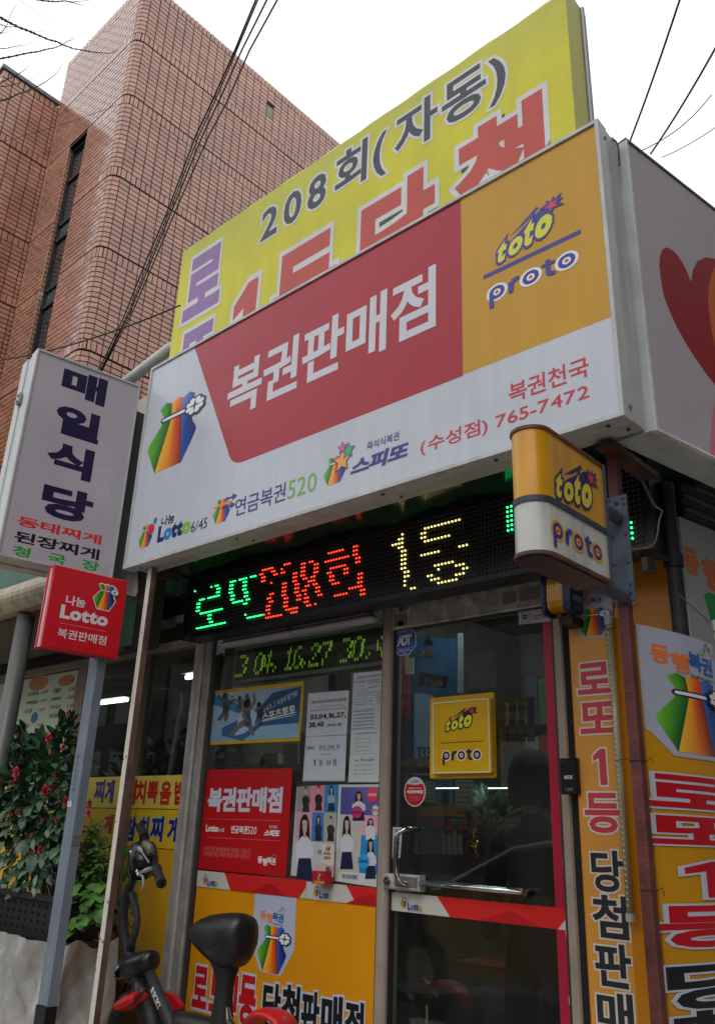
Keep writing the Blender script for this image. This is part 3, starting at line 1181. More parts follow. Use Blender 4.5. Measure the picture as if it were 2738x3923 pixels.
door = MB()
for a in [(-2.2035, -2.1995, .2, zt), (-1.471, -1.457, .2, zt), (-2.1995, -1.471, .14, .2), (-2.1995, -1.471, zt - .003, zt)]:
    door.pbox(FY(2.615), *a, -.03, .0, S(46, 44, 42))
dr = door.build('door', ALU, shop)
m = MB()
m.box(-2.202, 2.628, .2, -1.47, 2.634, zt - .002)
m.build('glass_pane', DGLASS, dr)
# red edge film on the door glass with white tabs
GP = FY(2.628)
p = Print(GP, .001)
ed = p.P(('K', 1487, 20), ('K', 1548, 1640))
p.rect(-1.512, .2, -1.474, zt - .012, S(170, 30, 56))
p.cut('red_edge_film', PRINT, dr)
p.n = .0016
for k_, x, y in [('K', 1522, 300), ('K', 1525, 408), ('J', 1483, 1248), ('J', 1500, 1700), ('K', 1575, 1470), ('K', 1550, 950)]:
    a = p.P((k_, x, y))[0]
    p.rect(a[0] - .008, a[1] - .012, a[0] + .006, a[1] + .012, S(200, 200, 196))
p.cut('tab', PRINT, dr)


def pt(Y, *a):
    return atY(a[0], a[1], a[2], Y)


# handle
m = MB()
a, b = pt(2.60, 'K', 355, 160), pt(2.60, 'K', 350, 575)
hp_ = [Vector((a.x + .005, 2.62, a.z + .004)), Vector((a.x - .012, 2.575, a.z + .002)), Vector((a.x - .035, 2.562, a.z - .012)), Vector((a.x - .042, 2.56, a.z - .035)),
       Vector((a.x - .044, 2.56, (a.z + b.z) / 2)), Vector((b.x - .040, 2.56, b.z + .035)), Vector((b.x - .028, 2.562, b.z + .012)), Vector((b.x - .01, 2.575, b.z)), Vector((b.x, 2.60, b.z))]
m.tube(hp_, .0095, S(190, 190, 190), 12)
m.build('handle', CHROME, dr, smooth=True)
m = MB()
lk = [pt(2.585, 'K', 127, 490), pt(2.585, 'K', 402, 515), pt(2.585, 'K', 128, 610), pt(2.585, 'K', 404, 635)]
l0, l1 = lk[0].x, lk[1].x
z0_, z1_ = lk[2].z, lk[0].z
m.bbox_bev(FY(2.628), l0 + .0, l1, z0_, z1_, 0, .040, .006, S(190, 190, 190))
m.bbox_bev(FY(2.588), l0 + .058, l1 - .006, z0_ + .012, z1_ - .006, 0, .003, .002, S(120, 120, 120))
m.build('lock_case', STEEL, dr)
m = MB()
m.disc((l0 + .026, 2.588, (z0_ + z1_) / 2), (0, -1, 0), .017, .006, S(200, 200, 200))
m.disc((l0 + .026, 2.582, (z0_ + z1_) / 2), (0, -1, 0), .011, .003, S(90, 90, 90))
m.disc((l0 + .026, 2.579, (z0_ + z1_) / 2), (0, -1, 0), .006, .002, S(200, 200, 200))
m.build('lock_cylinder', CHROME, dr)
m = MB()
a, b = pt(2.60, 'K', 410, 566), pt(2.60, 'K', 1232, 628)
m.tube([a, (b.x, 2.60, a.z - .002)], .0095, S(200, 205, 205), 12)
m.build('push_bar', CHROME, dr, smooth=True)
m = MB()
m.tube([(b.x, 2.628, a.z - .002), (b.x, 2.592, a.z - .002)], .0145, S(60, 60, 60), 14)
m.tube([(b.x, 2.592, a.z - .002), (b.x, 2.587, a.z - .002)], .0115, S(200, 200, 200), 14)
m.build('bar_end', CHROME, dr)
# door bell button at the header
m = MB()
c = pt(2.59, 'J', 292, 265)
m.disc((c.x, 2.597, c.z), (0, -1, 0), .0165, .02, S(150, 148, 142))
m.disc((c.x, 2.577, c.z), (0, -1, 0), .0115, .003, S(60, 60, 58))
m.disc((c.x, 2.574, c.z), (0, -1, 0), .006, .002, S(160, 160, 158))
m.build('round_lock', STEEL, shop)

# window
win = MB()
zw0, zw1 = .12, EYE + .93
for a in [(-3.396, -3.374, zw0, zw1), (-2.262, -2.2525, zw0, zw1), (-3.374, -2.262, zw0, zw0 + .08)]:
    win.pbox(FY(2.61), *a, -.05, 0, FRD)
wn = win.build('window', ALU, shop)
m = MB()
m.box(-3.376, 2.630, .2, -2.26, 2.636, EYE + .93)
m.build('glass_pane', GLASS, wn)

# lower yellow board and its printed badge
WY = FY(2.622)
zs = EYE - .085 * 2.6
board = thing('painted_board', 'orange yellow board under the shop window with a bag badge and red and black letters', 'sign board', (-2.8, 2.62, .2))
zb1 = (pt(2.622, 'I', 80, 980).z + pt(2.622, 'I', 1480, 1162).z) / 2
OR = S(218, 144, 8)
m = MB()
m.box(-3.368, 2.6225, .2, -2.262, 2.629, zb1, OR)
m.build('panel', PRINT, board)
p = Print(WY, .0002)
p.shape(p.P(('I', 555, 1040), ('I', 530, 1430), ('I', 590, 1645), ('I', 750, 1683), ('I', 855, 1485), ('I', 873, 1080)), S(178, 186, 206))
p.cut('badge', PRINT, board)
p.n = .0005
dhl(p, [('I', 597, 1200), ('I', 690, 1290), ('I', 775, 1230), ('I', 640, 1130)])
p.cut('logo', PRINT, board)
p.n = .0005
bag(p, [('I', 572, 1490), ('I', 722, 1668), ('I', 740, 1298), ('I', 792, 1545)])
p.cut('logo', PRINT, board)
p.n = .0005
RDB, WO = S(190, 22, 30), S(190, 196, 212)


def chpx(p, ch, box, col, wt=.042, ow=.05, par=None, oc=WO):
    p.n = p.base
    p.text(ch, box, col, wt=wt, outline=[(wt + ow, oc)])
    p.cut('letter', PRINT, par)


p.base = .0005
L_ = lambda x, y: ('I', x, y)
for ch, bx, cc in [('로', [L_(72, 1850), L_(110, 1598), L_(205, 1620), L_(150, 1935)], RDB), ('또', [L_(215, 1870), L_(222, 1635), L_(370, 1660), L_(300, 1975)], RDB),
                   ('1', [L_(385, 1700), L_(385, 1670), L_(425, 1680), L_(410, 1965)], RDB), ('등', [L_(432, 1870), L_(445, 1668), L_(575, 1690), L_(490, 2075)], RDB),
                   ('당', [L_(615, 1850), L_(628, 1722), L_(760, 1750), L_(690, 2110)], BLK), ('첨', [L_(762, 1860), L_(810, 1745), L_(905, 1780), L_(850, 2140)], BLK),
                   ('판', [L_(912, 1900), L_(925, 1800), L_(1055, 1810), L_(980, 2175)], BLK), ('매', [L_(1062, 1950), L_(1080, 1820), L_(1230, 1845), L_(1140, 2200)], BLK),
                   ('점', [L_(1245, 2000), L_(1260, 1875), L_(1392, 1890), L_(1330, 2230)], BLK)]:
    chpx(p, ch, bx, cc, par=board)

# lotto strips
STR = S(196, 192, 184)


def strip_(label, u0, u1, z0, z1, wtop, wbot, pl, par_y, tri=True, grp='lotto film strips'):
    pm = Print(pl, .0)
    pm.rect(u0, z0, u1, z1, STR)
    RR_ = S(205, 36, 34)
    pts = [(wbot, z0), (u1 - .035 if tri else u1, z0), (u1, z0 + (z1 - z0) * .6 if tri else z0), (u1, z1), (wtop, z1)]
    pm.n = .0003
    pm.shape(pts, RR_)
    um = (wbot + u1) / 2
    pm.shape([(um - .11, z0), (um + .13, z0), (um + .02, z0 + (z1 - z0) * .65)], S(180, 20, 30))
    pm.n = .0012
    t = thing('film_strip', label, 'film strip', (u0, par_y, z0), grp)
    pm.build('film', PRINT, t)
    pm.v, pm.f, pm.c = [], [], []
    pm.n = .0016
    h = z1 - z0
    bag(pm, (u0 + .045, z0 + h * .2, u0 + .045 + h * .40, z0 + h * .80))
    pm.build('logo', PRINT, t)
    pm.v, pm.f, pm.c = [], [], []
    lotto(pm, (u0 + .045 + h * .56, z0 + h * .14, u0 + .045 + h * 1.62, z0 + h * .55))
    pm.build('lettering', PRINT, t)


SP = FY(2.6195)
pp = Print(SP)
za = pp.P(('I', 85, 858), ('I', 75, 975), ('I', 948, 955), ('I', 940, 1078), ('I', 1490, 1018), ('I', 1482, 1160))
sz1, sz0 = (za[0][1] + za[2][1]) / 2, zb1 + .001
w1 = pp.P(('I', 322, 880), ('I', 368, 1000), ('I', 1255, 985), ('I', 1330, 1120))
strip_('white and red film strip under the red lottery board in the window', -3.368, za[2][0] - .001, sz0, sz1, w1[0][0], w1[1][0], SP, 2.62)
strip_('short white and red film strip under the two idol posters', za[2][0] + .001, -2.262, sz0, sz1 - .004, w1[2][0], w1[3][0], SP, 2.62, tri=False)
DP = FY(2.6265)
pp = Print(DP)
za = pp.P(('K', 155, 641), ('K', 155, 783), ('K', 1553, 750), ('K', 1560, 918), ('K', 547, 662), ('K', 648, 828))
strip_('white and red film strip across the glass door below the push bar', -2.199, -1.471, (za[1][1] + za[3][1]) / 2, (za[0][1] + za[2][1]) / 2, za[4][0], za[5][0], DP, 2.62)


def sheet_thing(name, label, cat, pl, px, depth=.0015, col=(.6, .64, .66), mat=PAPER, grp=None, base=.0, shrink=True):
    """a paper or board whose corners are traced; returns the thing and a printer lying on it"""
    c = [pl.uv(*q_) for q_ in px]
    m_ = MB()
    m_.prism(pl, c, base, base + depth, col)
    cu_, cv_ = sum(a[0] for a in c) / 4, min(a[1] for a in c)
    t = thing(name, label, cat, pl.w(cu_, cv_, 0), grp)
    m_.build('sheet', mat, t)
    p_ = Print(pl, base + depth + .0002)
    p_.base = p_.n
    return t, p_


GW = FY(2.6295)
INK = S(30, 34, 44)
t, p = sheet_thing('poster', 'blue sports poster in a yellow border with a jumping player and white slogan', 'poster', GW,
                   [('H', 220, 1100), ('H', 180, 1512), ('H', 900, 1480), ('H', 935, 1022)], .006, S(205, 165, 24))
c4 = p.P(('H', 235, 1118), ('H', 205, 1488), ('H', 883, 1452), ('H', 912, 1052))
c4 = [c4[0], c4[1], c4[2], c4[3]]
p.shape(c4, [S(190, 205, 220), S(120, 170, 205), S(140, 185, 215), S(120, 140, 165)])
p.cut('print', PRINT, t)
p.n = p.base = p.base + .0004
pb = lambda L_: p.P(*[('H', x, y) for x, y in L_])
p.shape(pb([(245, 1118), (235, 1200), (440, 1270), (430, 1200)]), S(60, 130, 175))
p.shape(pb([(380, 1340), (700, 1200), (912, 1055), (890, 1340), (600, 1365), (460, 1480), (300, 1440), (300, 1380)]), S(42, 100, 150))
p.shape(pb([(430, 1290), (560, 1230), (600, 1330), (470, 1420), (400, 1440)]), S(175, 205, 225))
p.shape(pb([(690, 1110), (905, 1060), (895, 1250), (640, 1330), (600, 1210)]), S(44, 84, 118))
p.cut('print', PRINT, t)
FIG = S(34, 44, 58)
SKN = S(120, 112, 110)


def limb(L_, ws, col):
    q_ = pb(L_)
    for i in range(len(q_) - 1):
        (ax_, az_), (bx_, bz_) = q_[i], q_[i + 1]
        L__ = math.hypot(bx_ - ax_, bz_ - az_)
        nx_, nz_ = -(bz_ - az_) / L__, (bx_ - ax_) / L__
        wa, wb = ws[i] / 2, ws[i + 1] / 2
        p.shape([(ax_ - nx_ * wa, az_ - nz_ * wa), (bx_ - nx_ * wb, bz_ - nz_ * wb), (bx_ + nx_ * wb, bz_ + nz_ * wb), (ax_ + nx_ * wa, az_ + nz_ * wa)], col)
        p.ell(bx_, bz_, wb, wb, col, 10)
        p.ell(ax_, az_, wa, wa, col, 10)


def athlete(cx, cy, s, col, skin, pose):
    """torso, shorts, bent legs and raised arms as printed shapes"""
    P_ = lambda L_: [(cx + x * s / 100, cy + y * s / 100) for x, y in L_]
    k = s / 100 * .040
    for a_ in pose['legs']:
        limb(P_(a_), [.50 * k, .36 * k, .22 * k][:len(a_)], skin)
    limb(P_([(-2, 12), (0, 48)]), [.62 * k, .52 * k], col)
    limb(P_([(0, 44), (2, 58)]), [.56 * k, .62 * k], tuple(x * .6 for x in col))
    for a_ in pose['arms']:
        limb(P_(a_), [.26 * k, .22 * k, .15 * k][:len(a_)], skin)
    q_ = pb(P_([(-2, -4)]))[0]
    p.ell(q_[0], q_[1], .30 * k, .36 * k, skin, 12)
    p.ell(q_[0], q_[1] + .12 * k, .31 * k, .28 * k, S(30, 28, 30), 12)


p.n = p.base = p.base + .0006
athlete(495, 1215, 200, S(70, 90, 116), SKN, {'legs': [[(0, 55), (-28, 72), (-58, 108)], [(2, 55), (14, 84), (22, 104)]], 'arms': [[(6, 12), (28, -18), (24, -50)], [(-8, 14), (-16, 34), (4, 56)]]})
athlete(325, 1150, 150, S(54, 66, 84), S(90, 88, 92), {'legs': [[(0, 55), (-8, 80), (-34, 108)], [(2, 55), (6, 84), (0, 112)]], 'arms': [[(4, 12), (30, 18), (48, 6)], [(-8, 14), (-26, 6), (-30, -20)]]})
athlete(585, 1215, 120, S(34, 52, 96), S(100, 92, 92), {'legs': [[(0, 55), (-12, 80), (-24, 110)], [(2, 55), (10, 84), (-4, 108)]], 'arms': [[(4, 12), (20, 0), (30, -16)], [(-8, 14), (-22, 26), (-30, 14)]]})
athlete(438, 1160, 95, S(80, 90, 104), S(100, 92, 92), {'legs': [[(0, 55), (-16, 74), (-34, 90)], [(2, 55), (14, 70), (4, 96)]], 'arms': [[(4, 12), (22, 10), (36, 0)], [(-8, 14), (-30, 10), (-44, 14)]]})
for x, y, r, cc in [(492, 1135, .013, S(60, 72, 90)), (380, 1142, .007, S(60, 110, 140))]:
    a = pb([(x, y)])[0]
    p.ell(a[0], a[1], r, r * 1.1, cc, 14)
p.n = p.base
p.cut('figure_print', PRINT, t)
p.n = p.base = p.base + .003
p.textline('스포츠 그 이상의 즐거움!', ('H', 620, 1262), ('H', 880, 1130), ('H', 612, 1222), S(215, 225, 235), wt=.004)
p.cut('lettering', PRINT, t)
p.textline('스포츠토토', ('H', 608, 1328), ('H', 866, 1262), ('H', 600, 1268), WHITE, wt=.03)
a = p.P(('H', 605, 1330), ('H', 866, 1278))
p.line(a[0], a[1], .003, WHITE)
p.cut('lettering', PRINT, t)

PC = (.56, .60, .64)
t, p = sheet_thing('paper_notice', 'white paper with winning numbers in heavy black digits stuck inside the window', 'notice', GW,
                   [('H', 965, 1115), ('H', 945, 1446), ('H', 1258, 1432), ('H', 1275, 1090)], col=PC)
T_ = lambda s, L_, col=INK, wt=.01, **k_: (p.text(s, [('V', x, y) for x, y in L_], col, wt=wt, **k_), p.cut('lettering', PRINT, t))
T_('[제905회로또당첨번호및금액]', [(155, 930), (165, 942), (660, 880), (650, 835)], wt=.02)
T_('2020.04.04(토) 자동4명 반자동0명 수동2명', [(242, 975), (250, 982), (615, 950), (610, 932)], wt=.005)
T_('1등38억1천7백만 2등4천6백7만 3등1백3만 5천원', [(145, 1020), (150, 1030), (665, 995), (660, 975)], wt=.005)
T_('03,04,16,27,', [(142, 1150), (150, 1168), (655, 1125), (620, 1040)], wt=.04)
T_('38,40', [(125, 1265), (135, 1282), (340, 1255), (320, 1180)], wt=.04)
T_('(보너스 20)', [(380, 1255), (390, 1268), (597, 1240), (580, 1195)], wt=.03)
t, p = sheet_thing('paper_notice', 'white paper announcing the 208th draw first prize stuck below the winning numbers', 'notice', GW,
                   [('H', 945, 1449), ('H', 922, 1788), ('H', 1243, 1788), ('H', 1258, 1434)], col=PC)
T_ = lambda s, L_, col=INK, wt=.01, **k_: (p.text(s, [('V', x, y) for x, y in L_], col, wt=wt, **k_), p.cut('lettering', PRINT, t))
T_('로또 208 회', [(265, 1570), (275, 1585), (565, 1570), (550, 1510)], wt=.008)
a = p.P(('V', 265, 1598), ('V', 562, 1585))
p.line(a[0], a[1], .0016, INK)
p.cut('rule', PRINT, t)
T_('동행복권', [(95, 1580), (100, 1592), (205, 1565), (200, 1535)], wt=.02)
T_('복권천국(수성점)', [(288, 1662), (292, 1670), (438, 1665), (430, 1645)], wt=.005)
T_('1', [(190, 1815), (192, 1818), (216, 1812), (214, 1728)], wt=.06)
T_('등', [(270, 1810), (275, 1825), (325, 1810), (320, 1735)])
T_('당', [(378, 1800), (385, 1818), (440, 1800), (430, 1730)])
T_('첨', [(465, 1795), (470, 1815), (520, 1800), (515, 1718)])
c_ = p.P(('V', 88, 1402), ('V', 645, 2030))
p.frame(c_[0][0], c_[1][1], c_[1][0], c_[0][1], .0012, S(90, 100, 110))
p.cut('rule', PRINT, t)

t, p = sheet_thing('paper_notice', 'white printed table of pension lottery winning numbers beside the door jamb', 'notice', GW,
                   [('H', 1312, 960), ('H', 1292, 1392), ('H', 1522, 1382), ('H', 1542, 940)], col=PC)
T_ = lambda s, L_, col=INK, wt=.01, **k_: (p.text(s, [('V', x, y) for x, y in L_], col, wt=wt, **k_), p.cut('lettering', PRINT, t))
T_('연금복권(458회)당첨번호', [(815, 550), (820, 560), (1165, 530), (1160, 492)], wt=.015)
for s, L_ in [('3 6 7 4 5 2', [(980, 635), (982, 645), (1183, 625), (1180, 598)]), ('3 6 9 3 7 9', [(978, 690), (980, 698), (1182, 682), (1178, 652)]),
              ('3 4 2 5 0 2', [(975, 765), (977, 770), (1178, 755), (1175, 730)]), ('7 2 1 1 5', [(1010, 800), (1012, 804), (1177, 795), (1172, 775)]),
              ('9 6 0', [(1085, 842), (1087, 846), (1175, 838), (1172, 815)]), ('53  .  74', [(990, 888), (992, 892), (1145, 882), (1140, 858)]), ('4   .   9', [(1000, 928), (1002, 932), (1140, 925), (1138, 902)])]:
    T_(s, L_, wt=.02)
for i, (y, s) in enumerate([(590, '도수 당첨금 조번호 당첨번호'), (660, '1등 5백만원 1조'), (735, '2등 1억원 1등번호의 앞뒤번호'), (765, '3등 1천만원 각조'), (802, '4등 1백만원 각조'), (845, '5등 2만원 각조'),
                            (885, '6등 2천원 각조'), (925, '7등 1천원 각조')]):
    T_(s, [(785 - i * 2, y + 10), (787, y + 12), (960 if i != 0 else 1150, y + 4), (955, y - 8)], wt=.006)
for i in range(6):
    y = 1020 + i * 50
    T_('45%d 0.%d 38.%d4 %d08 2015204%d2918' % (7 - i, i + 4, 9 - i, i + 2, i), [(765 - i * 3, y + 10), (766, y + 12), (1055, y + 4), (1050, y - 6)], wt=.02)
n_ = p.up()
for i, y in enumerate([570, 615, 710, 745, 780, 815, 855, 895, 940, 1000, 1040, 1090, 1140, 1190, 1240, 1295]):
    a = p.P(('V', 775 - (y - 500) * .035, y + 6), ('V', 1190 - (y - 500) * .025, y - 14))
    p.n = n_
    p.line(a[0], a[1], .0008, S(110, 118, 128))
for x in (830, 915, 970, 1060):
    a = p.P(('V', x + 5, 590), ('V', x - 15, 1290))
    p.n = n_ + .0002
    p.line(a[0], a[1], .0006, S(130, 138, 148))
p.cut('rule', PRINT, t)
t, p = sheet_thing('paper_notice', 'white paper listing lotto sales hours stuck below the number table', 'notice', GW,
                   [('H', 1292, 1394), ('H', 1283, 1579), ('H', 1515, 1576), ('H', 1522, 1384)], col=(.54, .60, .60))
T_ = lambda s, L_, col=INK, wt=.01, **k_: (p.text(s, [('V', x, y) for x, y in L_], col, wt=wt, **k_), p.cut('lettering', PRINT, t))
T_('·로또복권판매시간', [(800, 1365), (805, 1372), (1095, 1355), (1090, 1328)], wt=.012)
GI = S(96, 104, 112)
for i, s in enumerate(['(일요일) 8:00-18:00', '(월~목) 8:00-22:00', '(금요일) 8:00-23:00', '(토요일) 8:00-20:00']):
    y = 1435 + i * 58
    T_(s, [(790 - i * 3, y + 8), (792, y + 10), (1018, y), (1012, y - 18)], GI, wt=.006)
t, p = sheet_thing('paper_notice', 'white paper listing fax prices, lowest paper beside the door jamb', 'notice', GW,
                   [('H', 1283, 1581), ('H', 1270, 1795), ('H', 1510, 1795), ('H', 1515, 1578)], col=(.54, .60, .60))
T_ = lambda s, L_, col=INK, wt=.01, **k_: (p.text(s, [('V', x, y) for x, y in L_], col, wt=wt, **k_), p.cut('lettering', PRINT, t))
T_('·fax 팩스요금표·', [(780, 1755), (785, 1762), (1065, 1745), (1060, 1712)], wt=.010)
for i, s in enumerate(['(053) 767-0645', '팩스전송 1장당 300원', '받는팩스 1장당 200원']):
    y = 1815 + i * 62
    T_(s, [(775, y + 10), (778, y + 12), (1040, y + 6), (1032, y - 12)], GI, wt=.006)

# red window sign
t, p = sheet_thing('window_sign', 'large red board with white letters in the lower left of the shop window', 'sign', FY(2.628),
                   [('I', 160, 98), ('I', 85, 855), ('I', 795, 920), ('I', 845, 88)], .004, S(186, 16, 26), PRINT)
T_ = lambda s, L_, col=WHITE, wt=.01, **k_: (p.text(s, [('I', x, y) for x, y in L_], col, wt=wt, **k_), p.cut('lettering', PRINT, t))
T_('복권판매점', [(195, 330), (260, 418), (770, 230), (740, 430)], S(200, 205, 220), wt=.042)
T_('Lotto', [(178, 560), (182, 572), (270, 560), (185, 518)], wt=.05)
T_('6/45', [(272, 570), (275, 574), (318, 560), (315, 545)], wt=.0)
T_('연금복권', [(370, 570), (375, 585), (495, 565), (490, 530)], wt=.02)
T_('520', [(497, 580), (500, 590), (566, 570), (560, 535)], wt=.0)
T_('스피또', [(622, 590), (628, 608), (748, 590), (745, 560)], wt=.05, shear=.2)
T_('즉석식복권', [(662, 545), (665, 548), (726, 540), (724, 525)], wt=.0)
T_('복권은 1인당 1회 10만원까지 구입하실 수 있습니다.', [(165, 715), (168, 722), (522, 735), (520, 705)], S(215, 120, 120), wt=.004)
T_('만 19세부터 복권 구매와 당첨금 수령이 가능합니다.', [(162, 752), (165, 760), (520, 775), (518, 748)], S(215, 120, 120), wt=.004)
for y0, y1 in ((470, 493), (612, 648)):
    a = p.P(('I', 185, y0), ('I', 748, y1))
    p.rect(a[0][0], (a[0][1] + a[1][1]) / 2 - .0006, a[1][0], (a[0][1] + a[1][1]) / 2 + .0006, S(220, 130, 130))
p.cut('rule', PRINT, t)
dhl(p, [('I', 575, 800), ('I', 640, 845), ('I', 712, 820), ('I', 640, 725)], white=True, sub=False)
p.cut('logo', PRINT, t)


# posters with people
def person_print(p, P_, hair=S(28, 24, 28), top=S(205, 208, 215), skirt=S(30, 36, 66), skin=S(200, 168, 150), k='I', long_=True):
    """P_: (cx, head_y, height, width) in the readings of crop k"""
    cx, hy, h, w_ = P_
    q = lambda L_: p.P(*[(k, cx + x * w_, hy + y * h) for x, y in L_])
    if long_:
        p.shape(q([(-.30, -.02), (-.12, -.12), (.15, -.12), (.30, 0), (.34, .25), (.42, .42), (.20, .40), (-.2, .38), (-.42, .40), (-.36, .2)]), hair)
    p.shape(q([(-.5, .34), (-.2, .24), (.2, .24), (.5, .36), (.46, .62), (-.48, .62)]), top)
    p.shape(q([(-.62, .40), (-.5, .32), (-.3, .6), (-.5, .66)]), top)
    p.shape(q([(.3, .36), (.55, .34), (.62, .58), (.35, .48)]), top)
    p.shape(q([(-.40, .60), (.40, .60), (.55, .95), (-.58, .95)]), skirt)
    p.shape(q([(-.17, -.02), (-.1, -.08), (.1, -.08), (.18, 0), (.14, .14), (.02, .20), (-.12, .14)]), skin)
    p.shape(q([(-.07, .14), (.07, .14), (.08, .26), (-.08, .26)]), skin)
    p.n += .0002
    for ex in (-.075, .065):
        p.shape(q([(ex - .03, .035), (ex, .025), (ex + .03, .035), (ex, .048)]), S(40, 30, 34))
    p.shape(q([(-.05, .115), (0, .105), (.05, .115), (0, .13)]), S(180, 80, 80))
    p.shape(q([(-.22, .02), (-.18, -.09), (.02, -.14), (.2, -.08), (.24, .04), (.14, -.03), (-.1, -.04)]), hair)


t, p = sheet_thing('poster', 'poster of a woman in white blouse beside small people on grey, pink and blue squares', 'poster', GW,
                   [('I', 878, 228), ('I', 830, 908), ('I', 1150, 945), ('I', 1195, 212)], col=(.52, .52, .52))
for L_, cc in [([(880, 228), (985, 222), (975, 425), (870, 420)], S(150, 146, 138)), ([(985, 222), (1090, 215), (1080, 425), (975, 425)], S(214, 130, 160)),
               ([(1090, 215), (1192, 212), (1182, 428), (1080, 425)], S(50, 130, 190)), ([(870, 420), (995, 425), (985, 640), (858, 640)], S(205, 150, 175)),
               ([(995, 425), (1082, 425), (1080, 652), (985, 645)], S(60, 120, 185)), ([(1082, 425), (1182, 428), (1172, 660), (1080, 655)], S(172, 166, 156))]:
    p.n = p.base
    p.shape(p.P(*[('I', x, y) for x, y in L_]), cc)
p.cut('print', PRINT, t)
p.n = p.base + .0002
p.base = p.n
person_print(p, (935, 500, 460, 115))
p.cut('figure_print', PRINT, t)
for cx, hy, bc in [(945, 250, S(40, 40, 44)), (1042, 240, S(34, 36, 42)), (1140, 245, S(150, 160, 172)), (1040, 470, S(36, 50, 74)), (1135, 475, S(50, 50, 52))]:
    person_print(p, (cx, hy, 180, 48), top=bc, skirt=S(40, 40, 46), long_=cx in (1140, 1040))
    p.cut('figure_print', PRINT, t)
p.text('복권', [('I', 1035, 745), ('I', 1040, 750), ('I', 1062, 742), ('I', 1060, 712)], S(60, 70, 100), wt=.02)
p.cut('lettering', PRINT, t)

t, p = sheet_thing('poster', 'comic style poster with purple, white and blue panels and speech bubbles', 'poster', GW,
                   [('I', 1200, 212), ('I', 1163, 950), ('I', 1487, 1000), ('I', 1514, 210)], col=(.58, .60, .55))
for L_, cc in [([(1215, 232), (1510, 230), (1503, 450), (1208, 440)], [S(80, 82, 150), S(120, 118, 175), S(92, 92, 160), S(70, 72, 140)]),
               ([(1208, 442), (1370, 450), (1350, 885), (1185, 878)], [S(190, 186, 180)] * 4), ([(1372, 450), (1503, 452), (1498, 598), (1368, 595)], [S(222, 160, 178)] * 4),
               ([(1368, 600), (1498, 600), (1488, 902), (1352, 888)], [S(40, 140, 200), S(60, 150, 205), S(20, 110, 180), S(30, 130, 195)])]:
    p.n = p.base
    p.shape(p.P(*[('I', x, y) for x, y in L_]), cc)
p.cut('print', PRINT, t)
p.n = p.base = p.base + .0002
person_print(p, (1350, 290, 210, 85))
p.cut('figure_print', PRINT, t)
person_print(p, (1258, 500, 380, 90))
p.cut('figure_print', PRINT, t)
person_print(p, (1440, 490, 150, 70), skirt=S(210, 212, 216))
p.cut('figure_print', PRINT, t)
person_print(p, (1440, 660, 290, 75))
p.cut('figure_print', PRINT, t)
p.n = p.base = p.base + .0025
a = p.P(('I', 1335, 425), ('I', 1455, 290), ('I', 1385, 800))
p.ell(a[0][0], a[0][1], .030, .024, S(30, 30, 60), 20)
p.ell(a[0][0], a[0][1], .028, .022, S(200, 50, 110), 20)
star(p, a[1][0], a[1][1], .034, S(225, 70, 95), k=11, inner=.72)
star(p, a[2][0], a[2][1], .034, S(50, 160, 210), k=11, inner=.72)
b_ = p.P(('I', 1478, 410))[0]
star(p, b_[0], b_[1], .022, S(225, 205, 205), k=8, inner=.8)
p.n += .0003
for (cx, cy), s, cc in [((a[0][0], a[0][1]), '건전구매', NAVY), ((a[1][0], a[1][1]), '소액으로', WHITE), ((a[2][0], a[2][1]), '건강하게', NAVY), ((b_[0], b_[1]), '재미로', S(200, 40, 60))]:
    p.text(s, (cx - .022, cy - .006, cx + .022, cy + .006), cc, wt=.02)
p.cut('bubble_print', PRINT, t)
p.text('복권 건전구매 캠페인', [('I', 1222, 920), ('I', 1226, 932), ('I', 1338, 925), ('I', 1335, 905)], S(50, 80, 130), wt=.02)
p.cut('lettering', PRINT, t)

# ticket dispenser
m = MB()
tk = thing('slip_holder', 'small red box of paper slips with white card in the shop window', 'slip holder', (-2.63, 2.60, EYE - .22))
q0, q1 = pt(2.57, 'I', 995, 870), pt(2.57, 'I', 1095, 980)
m.pbox(FY(2.57), q0.x, q1.x, q1.z, q0.z, -.045, 0, S(176, 24, 40))
m.build('box', PRINT, tk)
m = MB()
q2, q3 = pt(2.61, 'I', 1068, 672), pt(2.61, 'I', 1158, 835)
m.pbox(FY(2.612), q2.x, q3.x, q1.z + .03, q2.z, -.0, .0015, S(206, 200, 190))
m.build('card', PAPER, tk)
for i, dz in enumerate((.0, .012, .006)):
    m = MB()
    m.pbox(FY(2.578 + .012 * i), q0.x + .006 + .012 * i, q1.x - .01 + .01 * i, q0.z - .02, q0.z + .028 - dz, -.001, .0, S(196, 168, 170) if i != 1 else S(120, 100, 95))
    m.build('slip', PAPER, tk)
p = Print(FY(2.57), .0003)
bag(p, [('I', 1030, 945), ('I', 1034, 950), ('I', 1058, 940), ('I', 1050, 890)])
p.cut('logo', PRINT, tk)
p.text('로또복권', [('I', 1005, 966), ('I', 1010, 970), ('I', 1082, 966), ('I', 1080, 955)], S(240, 200, 60), wt=.02)
p.cut('lettering', PRINT, tk)
p = Print(FY(2.6105), .0008)
bag(p, [('I', 1092, 715), ('I', 1095, 722), ('I', 1128, 715), ('I', 1115, 682)])
p.cut('logo', PRINT, tk)
for s, y in (('로또복권', 742), ('당첨번호', 775)):
    p.text(s, [('I', 1080, y + 6), ('I', 1084, y + 10), ('I', 1132, y + 4), ('I', 1130, y - 12)], S(170, 60, 50), wt=.03)
    p.cut('lettering', PRINT, tk)

